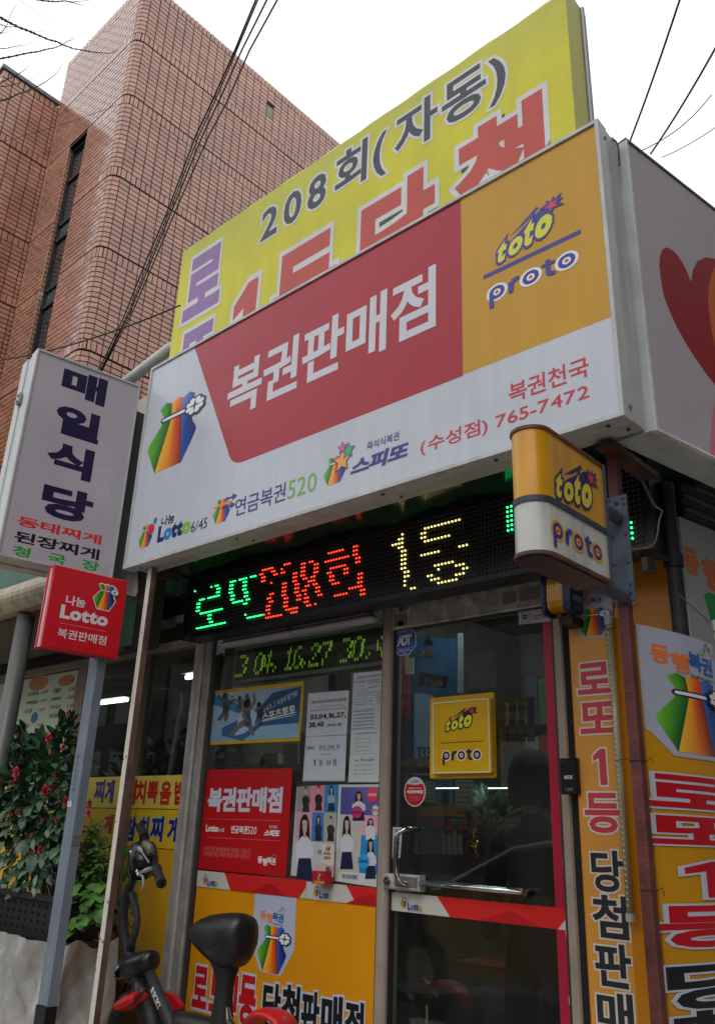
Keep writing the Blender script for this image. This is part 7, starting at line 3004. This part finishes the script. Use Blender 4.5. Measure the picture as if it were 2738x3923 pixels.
e_ = lambda L_: [('e', x, y) for x, y in L_]
t, p = card('wall_poster', 'large blue poster with rows of small pictures inside the shop behind the door', 'poster', 4.0, e_([(210, 90), (150, 1370), (430, 1375), (620, 640), (625, 110)]), S(34, 72, 104))
p.text('133', e_([(275, 1190), (285, 1205), (400, 1140), (390, 1075)]), S(30, 50, 84), wt=.03)
p.cut('lettering', PRINT, t)
t, p = card('wall_calendar', 'pale calendar sheet with large digits low on the blue poster inside the door', 'calendar', 3.98, e_([(250, 600), (245, 1340), (420, 1345), (420, 620)]), S(130, 160, 186))
p.text('133', e_([(275, 1190), (285, 1205), (400, 1140), (390, 1075)]), S(30, 50, 84), wt=.03)
p.cut('lettering', PRINT, t)
t, p = card('lotto_plaque', 'small black plaque with lucky bag and lotto letters hanging inside the door', 'plaque', 3.6, e_([(300, 410), (285, 530), (510, 560), (540, 450)]), S(22, 24, 26), th=.02)
p.text('Lotto', e_([(400, 510), (410, 545), (505, 530), (490, 475)]), S(190, 200, 150), wt=.05)
p.cut('lettering', PRINT, t)
bag(p, e_([(345, 500), (360, 520), (392, 480), (375, 455)]), clover=False)
p.cut('logo', PRINT, t)
# wind chime with three bells
wc_ = thing('wind_chime', 'small dark metal wind chime with three bells hanging inside the glass door', 'wind chime', atY('e', 370, 100, 2.75))
m = MB()
a = atY('e', 372, 88, 2.75)
m.tube([a, a + Vector((0, 0, .22))], .0012, S(60, 60, 60), 5)
m.rings([[(a.x + r * math.cos(j * math.pi / 2), a.y + r * math.sin(j * math.pi / 2), a.z + z) for j in range(4)] for r, z in ((.028, -.035), (.024, -.030), (.004, .0))], S(60, 58, 50))
m.build('roof', STEEL, wc_)
for x, y in ((315, 240), (365, 245), (405, 240)):
    c_ = atY('e', x, y, 2.75)
    m = MB()
    m.rings([[(c_.x + r * math.cos(2 * math.pi * j / 12), c_.y + r * math.sin(2 * math.pi * j / 12), c_.z + z) for j in range(12)] for r, z in ((.014, -.016), (.013, -.010), (.011, .004), (.004, .014))], S(140, 136, 120))
    m.tube([c_ + Vector((0, 0, .014)), (a.x, a.y, a.z - .03)], .0008, S(60, 60, 60), 4)
    m.build('bell', STEEL, wc_)
for (x0_, y0_, x1_, y1_, c1, lab) in [(170, 280, 245, 430, S(150, 170, 140), 'pale yellow paper slip under the blue octagonal sticker inside the door'), (640, 60, 690, 600, S(110, 122, 130), 'long strip of pale paper tags hanging inside the door'),
                                      (350, 1400, 430, 1590, S(150, 160, 150), 'cream notice sheet low inside the door beside the oval sticker'), (430, 1375, 590, 1610, S(90, 140, 160), 'light blue poster with a small standing figure low inside the door'),
                                      (620, 1385, 780, 1620, S(150, 152, 140), 'pale notice sheet to the right of the small blue poster')]:
    t, p = card('paper_sheet', lab, 'paper', 3.9, e_([(x0_, y0_), (x0_, y1_), (x1_, y1_), (x1_, y0_)]), c1, PAPER)
    for i in range(5):
        f = (i + .6) / 5.5
        p.n = p.base
        q0 = p.P(('e', x0_ + 12, y0_ + (y1_ - y0_) * f), ('e', x1_ - 12, y0_ + (y1_ - y0_) * f))
        p.line(q0[0], (q0[1][0], q0[0][1]), .006, tuple(x * .5 for x in c1))
    p.cut('print', PRINT, t)
    if 'standing figure' in lab:
        CR['E2'] = CR['e']
        person_print(p, (530, 1440, 170, 60), k='e', top=S(40, 46, 70), skirt=S(50, 40, 50))
        p.cut('figure_print', PRINT, t)
# rack of hanging scratch tickets
for i, (x, c1, c2, lab) in enumerate([(1040, S(120, 90, 60), S(150, 110, 70), 'brown'), (1135, S(110, 60, 50), S(170, 120, 60), 'dark red and gold'), (1215, S(70, 96, 50), S(120, 140, 60), 'green'), (1300, S(80, 76, 110), S(140, 60, 110), 'violet')]):
    t = thing('ticket_strip', 'hanging strip of %s scratch tickets inside the door beside the raised sign' % lab, 'ticket strip', atY('e', x, 1050, 3.5), 'strips of scratch tickets hanging in the shop')
    for j in range(6):
        y = 640 + j * 68
        a, b = atY('e', x - 34, y, 3.5), atY('e', x + 34, y + 58, 3.5)
        m = MB()
        m.box(a.x, 3.5, b.z, b.x, 3.503, a.z, c1 if j % 2 else c2)
        m.build('ticket', PRINT, t)
t, p = card('paper_sheet', 'crooked white price paper hanging below the scratch tickets', 'paper', 3.45, e_([(1050, 1120), (1085, 1260), (1185, 1235), (1150, 1105)]), S(160, 170, 160), PAPER)
# counter
ct = thing('counter', 'shop counter with yellow front band and clipped leaflets seen through the door', 'counter', (-2.1, 4.3, .14))
A, B = atY('e', 245, 1620, 4.3), atY('e', 800, 1720, 4.3)
m = MB()
m.box(A.x, 4.3, .141, B.x + 1.1, 4.9, B.z, S(88, 76, 60))
m.build('body', CONC, ct)
m = MB()
m.box(A.x, 4.28, B.z, B.x + .1, 4.30, A.z, S(170, 126, 20))
m.build('yellow_band', PRINT, ct)
m = MB()
m.box(A.x, 4.2, B.z - .04, B.x + 1.1, 4.28, B.z - .01, S(120, 92, 60))
m.build('shelf_edge', PRINT, ct)
p = Print(FY(4.28), .001)
p.text('proto', [('K', 700, 35), ('K', 705, 42), ('K', 760, 35), ('K', 745, 20)], S(80, 60, 20), wt=.03)
p.cut('lettering', PRINT, ct)
random.seed(8)
for i in range(9):
    x = 400 + i * 42
    a, b = atY('K', x, 110 + random.uniform(-8, 8), 4.24), atY('K', x + 36, 350, 4.24)
    m = MB()
    m.box(a.x, 4.20, b.z, b.x, 4.203, a.z, S(*random.choice([(120, 124, 112), (132, 130, 116), (108, 116, 108)])))
    o = m.build('leaflet', PAPER, ct)
for i in range(8):
    a = atY('K', 390 + i * 48, 80 + (i % 2) * 30, 4.22)
    m = MB()
    m.box(a.x, 4.19, a.z - .03, a.x + .065, 4.193, a.z, S(*random.choice([(170, 60, 50), (180, 130, 50), (80, 130, 110), (150, 60, 90)])))
    m.build('ticket_pack', PRINT, ct)
# lit strips seen deep in the shop
STRIP = emat('lit_strip', 2.2)
for x0_, x1_, lab in ((445, 650, 'left of two thin lit light strips deep inside the shop'), (915, 1110, 'right of two thin lit light strips deep inside the shop')):
    A, B = atY('e', x0_, 1460, 3.7), atY('e', x1_, 1456, 3.7)
    t = thing('light_strip', lab, 'light', A, 'thin lit strips in the shop')
    m = MB()
    m.tube([A, (B.x, 3.7, A.z)], .0032, (.85, .95, 1), 6)
    m.build('tube', STRIP, t)
# added fill lamp, unseen above the sign line, brightens the shop interior
t = thing('ceiling_light', 'added unseen fill light under the lottery shop ceiling', 'ceiling light', (-2.3, 3.7, 2.85))
m = MB()
m.tube([(-2.9, 3.7, 2.86), (-1.7, 3.7, 2.86)], .015, (.9, .96, 1), 8)
m.build('tube', emat('shop_fill_tube', 70.0), t)
m = MB()
m.box(-2.92, 3.64, 2.88, -1.68, 3.76, 2.91, S(190, 190, 190))
m.build('fitting', ALU, t)
# shelf and boxes on the window side
t = thing('storage_box', 'pale cardboard box on the shelf inside behind the red lottery board', 'box', atY('H', 260, 1690, 3.0))
a, b = atY('H', 262, 1550, 3.0), atY('H', 480, 1700, 3.0)
m = MB()
m.box(a.x, 3.0, b.z, b.x, 3.25, a.z, S(156, 152, 134))
m.build('box', PAPER, t)
t = thing('storage_box', 'smaller wrapped package beside the pale box behind the window', 'box', atY('H', 530, 1690, 3.0))
a, b = atY('H', 530, 1580, 3.0), atY('H', 725, 1660, 3.0)
m = MB()
m.box(a.x, 3.0, b.z, b.x, 3.2, a.z, S(150, 146, 136))
m.build('box', PAPER, t)
a, b = atY('H', 440, 1665, 2.95), atY('H', 760, 1705, 2.95)
m = MB()
m.box(a.x - .4, 2.95, b.z, b.x + .9, 3.3, a.z, S(126, 112, 88))
solo(m, 'wall_shelf', PAPER, 'light wooden shelf inside the window above the red lottery board', 'shelf')
for x0_, y0_, x1_, y1_, lab in [(770, 1500, 885, 1650, 'printed receipt sheet hanging behind the blue sports poster'), (895, 1420, 940, 1650, 'narrow printed sheet between the sports poster and the winning numbers paper'),
                                (1175, 960, 1290, 1110, 'cluster of small printed sheets behind the window left of the number table')]:
    t, p = card('paper_sheet', lab, 'paper', 2.95, [('H', x0_, y0_), ('H', x0_, y1_), ('H', x1_, y1_), ('H', x1_, y0_)], S(150, 156, 146), PAPER)
    for i in range(9):
        f = (i + .6) / 9.5
        p.n = p.base
        q0 = p.P(('H', x0_ + 6, y0_ + (y1_ - y0_) * f), ('H', x1_ - 6, y0_ + (y1_ - y0_) * f))
        p.line(q0[0], (q0[1][0], q0[0][1]), .003, S(90, 92, 90))
    p.cut('print', PRINT, t)
m = MB()
a, b = atY('H', 1120, 960, 3.1), atY('H', 1172, 1100, 3.1)
m.box(a.x, 3.1, b.z, b.x, 3.16, a.z, S(30, 44, 84))
solo(m, 'binder', PAPER, 'dark blue binder standing behind the window below the indoor display', 'binder')
m = MB()
m.box(-3.36, 5.40, 1.0, -1.0, 5.5, 2.3, S(60, 62, 60))
sh_ = thing('back_shelf', 'dim shelving full of boxes along the back of the lottery shop', 'shelf', (-2.2, 5.4, .14))
m.build('panel', PAPER, sh_)
random.seed(44)
for r_ in range(4):
    x = -3.3
    m = MB()
    m.box(-3.36, 5.0, .9 + r_ * .42, -1.0, 5.40, .92 + r_ * .42, S(96, 88, 76))
    m.build('board', PAPER, sh_)
    while x < -1.1:
        w_ = random.uniform(.08, .24)
        h_ = random.uniform(.12, .34)
        m = MB()
        m.box(x, 5.08, .921 + r_ * .42, x + w_ - .01, 5.38, .921 + r_ * .42 + h_, S(*random.choice([(120, 110, 96), (60, 80, 96), (150, 140, 120), (70, 110, 80), (150, 60, 56), (90, 90, 96)])))
        m.build('box', PAPER, sh_)
        x += w_
# bar stools and a bench seen through the lower door
def stool(x, y, lab):
    t_ = thing('bar_stool', lab, 'stool', (x, y, .14), 'chrome stools inside the shop')
    m_ = MB()
    m_.tube([(x, y, .2), (x, y, .80)], .014, S(200, 200, 200), 10)
    m_.build('column', CHROME, t_)
    m_ = MB()
    m_.tube([(x + .16 * math.cos(2 * math.pi * i / 24), y + .16 * math.sin(2 * math.pi * i / 24), .46) for i in range(25)], .008, S(200, 200, 200), 8)
    m_.tube([(x - .16, y, .46), (x, y, .50)], .006, S(200, 200, 200), 6)
    m_.tube([(x + .16, y, .46), (x, y, .50)], .006, S(200, 200, 200), 6)
    m_.build('foot_ring', CHROME, t_)
    for k_ in range(4):
        a_ = k_ * math.pi / 2 + .5
        m_ = MB()
        m_.tube([(x, y, .38), (x + .12 * math.cos(a_), y + .12 * math.sin(a_), .36), (x + .21 * math.cos(a_), y + .21 * math.sin(a_), .142)], .010, S(200, 200, 200), 8)
        m_.build('leg', CHROME, t_)
    m_ = MB()
    m_.tube([(x, y, .80), (x, y, .84)], .15, S(40, 36, 34), 20)
    m_.build('seat', RUBBER, t_)


q_ = atZ('K', 1010, 1500, .46)
q_ = atY('K', 1008, 1480, 3.35)
stool(q_.x, 3.35, 'chrome bar stool with round foot ring behind the lower door glass, right one')
q_ = atY('K', 465, 1580, 3.2)
stool(q_.x, 3.2, 'chrome bar stool behind the lower door glass, left one')
m = MB()
A, B = atY('K', 680, 1140, 3.55), atY('K', 1520, 1215, 3.55)
bt_ = thing('wooden_table', 'brown wooden table top seen dimly through the lower door glass', 'table', (A.x, 3.55, .14))
m.box(A.x, 3.55, A.z - .06, -1.05, 4.0, A.z - .01, S(120, 66, 34))
m.build('table_top', PRINT, bt_)
for x in (A.x + .05, -1.1):
    for y in (3.6, 3.95):
        m = MB()
        m.box(x, y, .14, x + .04, y + .04, A.z - .06, S(50, 36, 26))
        m.build('leg', PRINT, bt_)
# green plant and gold ornament on the counter
pp2 = thing('counter_plant', 'leafy plant standing on the counter inside the door', 'potted plant', atY('J', 950, 1950, 3.9))
random.seed(17)
lf, lfm = leaf_mesh('leaf', LEAFM, .11, .035, S(44, 80, 44), .2, .4)
base = atY('J', 960, 2000, 3.9)
m = MB()
m.rings([[(base.x + r * math.cos(2 * math.pi * j / 14), 3.9 + r * math.sin(2 * math.pi * j / 14), base.z + z) for j in range(14)] for r, z in ((.06, -.20), (.08, -.06), (.075, -.06))], S(110, 90, 70))
m.build('pot', CONC, pp2)
for i in range(46):
    pos = atY('J', random.uniform(800, 1110), random.uniform(1720, 1980), random.uniform(3.75, 4.0))
    d = (pos - base) + Vector((random.uniform(-.1, .1), random.uniform(-.1, .1), .05))
    o = bpy.data.objects.new('leaf', lfm)
    COL.objects.link(o)
    o.parent = pp2
    o.matrix_local = Matrix.Translation(pos - absloc(pp2)) @ orient(d, Vector((0, -.4, 1))).to_4x4()
m = MB()
for i in range(6):
    tgt = atY('J', 820 + i * 52, 1780 + (i % 3) * 40, 3.9)
    m.tube([base + Vector((0, 0, -.08)), (base + tgt) / 2, tgt], .004, S(60, 70, 40), 5)
m.build('stem', LEAFS, pp2, kind='stuff')
go = thing('gold_ornament', 'small golden cat shaped ornament on the counter ledge inside the door', 'ornament', atY('K', 835, 350, 3.8))
c_ = atY('K', 835, 300, 3.8)
m = MB()
m.ball(c_, .05, .04, .055, S(200, 150, 30), 14, 10)
m.ball(c_ + Vector((0, -.01, .07)), .035, .032, .032, S(200, 150, 30), 12, 8)
m.build('body', CHROME, go, smooth=True)

# ================================================================== person behind the door glass
pe = thing('person', 'person in dark coat with black hair standing inside behind the glass door', 'person', (-1.85, 3.35, .14))
hc = atY('Z', 2040, 2995, 3.3)
px_, py_ = hc.x, 3.3
hz = hc.z
k_ = (hz - .14) / 1.60
J_ = {'pelvis': (0, 0, .95), 'waist': (0, 0, 1.08), 'chest': (0, .01, 1.27), 'neckb': (0, .01, 1.42), 'neck': (0, .0, 1.48),
      'shl': (-.17, .01, 1.38), 'shr': (.17, .01, 1.38), 'ell': (-.25, .04, 1.12), 'elr': (.25, .04, 1.12), 'wrl': (-.20, -.08, .95), 'wrr': (.20, -.08, .95),
      'hipl': (-.09, 0, .90), 'hipr': (.09, 0, .90), 'knl': (-.10, -.01, .50), 'knr': (.10, -.01, .50), 'anl': (-.10, .02, .09), 'anr': (.10, .02, .09), 'tol': (-.12, -.13, .04), 'tor': (.12, -.13, .04)}
R_J = {'pelvis': .13, 'waist': .125, 'chest': .15, 'neckb': .075, 'neck': .055, 'shl': .07, 'shr': .07, 'ell': .055, 'elr': .055, 'wrl': .045, 'wrr': .045, 'hipl': .10, 'hipr': .10, 'knl': .065, 'knr': .065,
       'anl': .045, 'anr': .045, 'tol': .035, 'tor': .035}
E_ = [('pelvis', 'waist'), ('waist', 'chest'), ('chest', 'neckb'), ('neckb', 'neck'), ('chest', 'shl'), ('chest', 'shr'), ('shl', 'ell'), ('shr', 'elr'), ('ell', 'wrl'), ('elr', 'wrr'),
      ('pelvis', 'hipl'), ('pelvis', 'hipr'), ('hipl', 'knl'), ('hipr', 'knr'), ('knl', 'anl'), ('knr', 'anr'), ('anl', 'tol'), ('anr', 'tor')]
names = list(J_)
me = bpy.data.meshes.new('body')
me.from_pydata([Vector(J_[n_]) * k_ for n_ in names], [(names.index(a), names.index(b)) for a, b in E_], [])
o = bpy.data.objects.new('body', me)
COL.objects.link(o)
sk = o.modifiers.new('skin', 'SKIN')
for i, n_ in enumerate(names):
    v = me.skin_vertices[0].data[i]
    v.radius = (R_J[n_] * k_, R_J[n_] * k_ * .8)
    v.use_root = (n_ == 'pelvis')
sb = o.modifiers.new('sub', 'SUBSURF')
sb.levels = sb.render_levels = 2
bpy.context.view_layer.update()
ev = o.evaluated_get(bpy.context.evaluated_depsgraph_get())
m2 = bpy.data.meshes.new_from_object(ev)
o.modifiers.clear()
o.data = m2
at_ = m2.color_attributes.new('Col', 'FLOAT_COLOR', 'POINT')
for v in m2.vertices:
    c_ = S(22, 24, 30) if v.co.z > .86 * k_ else S(26, 28, 40)
    at_.data[v.index].color = (*c_, 1)
for pl__ in m2.polygons:
    pl__.use_smooth = True
m2.materials.append(vmat('dark_cloth', .85, amt=.2, scale=30, bump=.2, bscale=90))
o.parent = pe
o.location = Vector((px_, py_, .14)) - pe.location
m = MB()
hy = py_
hr = []
for a_, rx_, ry_ in [(-.13, .028, .030), (-.115, .042, .05), (-.08, .058, .072), (-.04, .068, .084), (0, .074, .090), (.04, .076, .092), (.08, .066, .080), (.11, .04, .05), (.12, .01, .012)]:
    hr.append([(px_ + rx_ * math.cos(2 * math.pi * j / 16), hy + ry_ * math.sin(2 * math.pi * j / 16), hz + a_) for j in range(16)])
m.rings(hr, S(176, 132, 108))
m.ball((px_ + .004, hy + .096, hz - .01), .012, .016, .020, S(172, 126, 104), 8, 6)
m.ball((px_ - .075, hy, hz), .010, .018, .028, S(172, 126, 104), 8, 6)
m.ball((px_ + .075, hy, hz), .010, .018, .028, S(172, 126, 104), 8, 6)
m.build('head', PAPER, pe, smooth=True)
m = MB()
for s in (-1, 1):
    m.ball((px_ + s * .030, hy + .085, hz + .012), .011, .006, .006, S(230, 228, 224), 8, 6)
    m.ball((px_ + s * .030, hy + .090, hz + .012), .005, .003, .005, S(24, 18, 16), 8, 6)
m.ball((px_, hy + .084, hz - .058), .020, .008, .006, S(140, 76, 70), 8, 6)
m.build('face_features', PAPER, pe, kind='stuff')
m = MB()
hr = []
for a_, rx_, ry_, oy in [(-.10, .085, .06, .05), (-.05, .095, .085, .030), (0, .098, .095, .022), (.05, .096, .102, .010), (.09, .084, .094, .004), (.125, .055, .062, .004), (.14, .01, .012, .004)]:
    hr.append([(px_ + rx_ * math.cos(2 * math.pi * j / 20), hy - oy + ry_ * math.sin(2 * math.pi * j / 20), hz + a_) for j in range(20)])
m.rings(hr, S(14, 13, 14))
m.build('hair', vmat('black_hair', .9, amt=.2, scale=60, bump=.3, bscale=200), pe, smooth=True)

# ================================================================== street behind the camera (mirrored in the panes)
def tree(x, y, h, seed, lab):
    rnd = random.Random(seed)
    t_ = thing('bare_tree', lab, 'tree', (x, y, .1), 'bare trees across the street')
    m_ = MB()
    m_.tube([(x, y, .1), (x + .05, y, h * .3), (x - .03, y + .05, h * .45)], [.16, .13, .11], S(60, 52, 46), 10)
    m_.build('trunk', BARK, t_)
    m_ = MB()

    def grow(p_, d, L, r, dep):
        q_ = p_ + d * L
        m_.tube([p_, (p_ + q_) / 2 + Vector((rnd.uniform(-.1, .1), rnd.uniform(-.1, .1), 0)) * L * .5, q_], [r, r * .85, r * .65], S(60, 52, 46), 5, cap=False)
        if dep == 0:
            return
        for _ in range(3):
            nd = (d + Vector((rnd.uniform(-.8, .8), rnd.uniform(-.8, .8), rnd.uniform(-.15, .5)))).normalized()
            grow(q_, nd, L * rnd.uniform(.62, .8), r * .6, dep - 1)
    for _ in range(4):
        grow(Vector((x, y, h * .44)), Vector((rnd.uniform(-.7, .7), rnd.uniform(-.7, .7), 1)).normalized(), h * .2, .07, 4)
    m_.build('branch', BARK, t_, kind='stuff')


tree(-6.5, -9.6, 8.5, 1, 'bare street tree across the road, mirrored in the door glass, middle one')
tree(-12.5, -9.8, 9, 2, 'bare street tree across the road, left one')
tree(-1.0, -9.7, 8, 3, 'bare street tree across the road, right one')
random.seed(6)
for i, (x0_, x1_, h, c_, lab) in enumerate([(-80, -42.4, 15, (60, 54, 50), 'long dark block across the road, farthest left'), (-42, -27, 13, (96, 84, 76), 'tan block of flats across the road, far left'), (-26.6, -15, 10.4, (70, 64, 62), 'dark grey shop building across the road, second from left'), (-14.6, -4.5, 8.6, (104, 78, 66), 'brown brick building across the road, tallest of the row'),
                                            (-4.1, 5, 6.6, (84, 86, 84), 'grey low building across the road, opposite the shop'), (5.4, 18, 7.5, (100, 92, 84), 'beige block across the road, right'), (18.4, 34, 7, (80, 74, 70), 'grey brown block across the road, far right')]):
    t = thing('street_building', lab, 'building', ((x0_ + x1_) / 2, -24, 0), 'buildings across the road')
    m = MB()
    m.box(x0_, -33, 0, x1_, -24, h, S(*c_))
    m.build('wall', CONC, t)
    m = MB()
    m.box(x0_ - .1, -33, h, x1_ + .1, -23.85, h + .25, S(60, 58, 56))
    m.build('cornice', CONC, t)
    nx = int((x1_ - x0_) / 2.4)
    for f in range(int(h / 3.1)):
        for j in range(nx):
            xx = x0_ + .7 + j * (x1_ - x0_ - .8) / nx
            z = 1.0 + f * 3.1
            if z + 1.6 > h:
                continue
            m = MB()
            m.box(xx, -24.0, z - .06, xx + 1.5, -23.94, z + 1.56, S(40, 40, 42))
            wn_ = m.build('window', ALU, t)
            m = MB()
            m.box(xx + .06, -23.939, z, xx + 1.44, -23.93, z + 1.5, S(18, 22, 26))
            m.build('pane', DKGLASS, wn_)
# parked dark car mirrored low in the door
car = thing('parked_car', 'dark saloon car parked at the kerb, mirrored in the door glass', 'car', (-3.6, -2.0, .02))
prof = [(-2.3, .45), (-2.28, .78), (-2.0, .92), (-1.25, 1.0), (-.55, 1.36), (-.1, 1.44), (.55, 1.43), (1.15, 1.28), (1.7, 1.05), (2.2, .98), (2.32, .75), (2.32, .40), (1.9, .30), (-1.9, .30)]
cx0, cy0 = -3.6, -2.0
m = MB()
rr = []
for yy, ins in ((-.88, .06), (-.86, .0), (-.55, 0), (0, -.02), (.55, 0), (.86, 0), (.88, .06)):
    ring = []
    for x, z in prof:
        tz_ = max(0, (z - .95) / .5)
        ring.append((cx0 + x * (1 - ins * .3), cy0 + yy * (1 - .22 * tz_), z - ins * .3 + .02))
    rr.append(ring)
m.rings(rr, S(130, 134, 142))
m.build('body', vmat('car_paint', .2, metal=.7, amt=.02, scale=2, coat=1.0), car, smooth=False)
for s in (-1, 1):
    m = MB()
    wpts = [(-1.12, 1.0), (-.50, 1.31), (-.08, 1.38), (.55, 1.37), (1.08, 1.24), (1.50, 1.04)]
    vs = [(cx0 + x, cy0 + s * (.885 * (1 - .22 * max(0, (z - .95) / .5))), z + .02) for x, z in wpts]
    m.add(vs, [tuple(range(6))], S(10, 12, 14))
    m.build('side_window', DKGLASS, car)
    m = MB()
    m.tube([(cx0 - 1.15, cy0 + s * .875, 1.01)] + [(cx0 + x, cy0 + s * (.895 * (1 - .22 * max(0, (z - .95) / .5))), z + .04) for x, z in wpts[1:]], .010, S(200, 200, 200), 6)
    m.build('window_trim', CHROME, car)
for wx in (-1.45, 1.45):
    for s in (-1, 1):
        m = MB()
        m.tube([(cx0 + wx, cy0 + s * .72, .34), (cx0 + wx, cy0 + s * .90, .34)], .33, S(20, 20, 20), 20)
        w_ = m.build('wheel', RUBBER, car)
        m = MB()
        m.tube([(cx0 + wx, cy0 + s * .90, .34), (cx0 + wx, cy0 + s * .91, .34)], .21, S(160, 160, 160), 16)
        m.build('rim', CHROME, w_)

# house across the side street that keeps the sky off the heart sign
t = thing('street_building', 'tall grey block across the side street to the right', 'building', (9, 10, 0))
m = MB()
m.box(4.6, -3, 0, 16, 30, 13, (.10, .095, .09))
m.build('wall', CONC, t)
for f in range(4):
    for j in range(10):
        y, z = -2 + j * 3.1, 1.0 + f * 3.1
        m = MB()
        m.box(4.55, y, z - .05, 4.6, y + 1.8, z + 1.65, S(60, 60, 60))
        w_ = m.build('window', ALU, t)
        m = MB()
        m.box(4.53, y + .06, z, 4.549, y + 1.74, z + 1.6, S(18, 22, 26))
        m.build('pane', DKGLASS, w_)
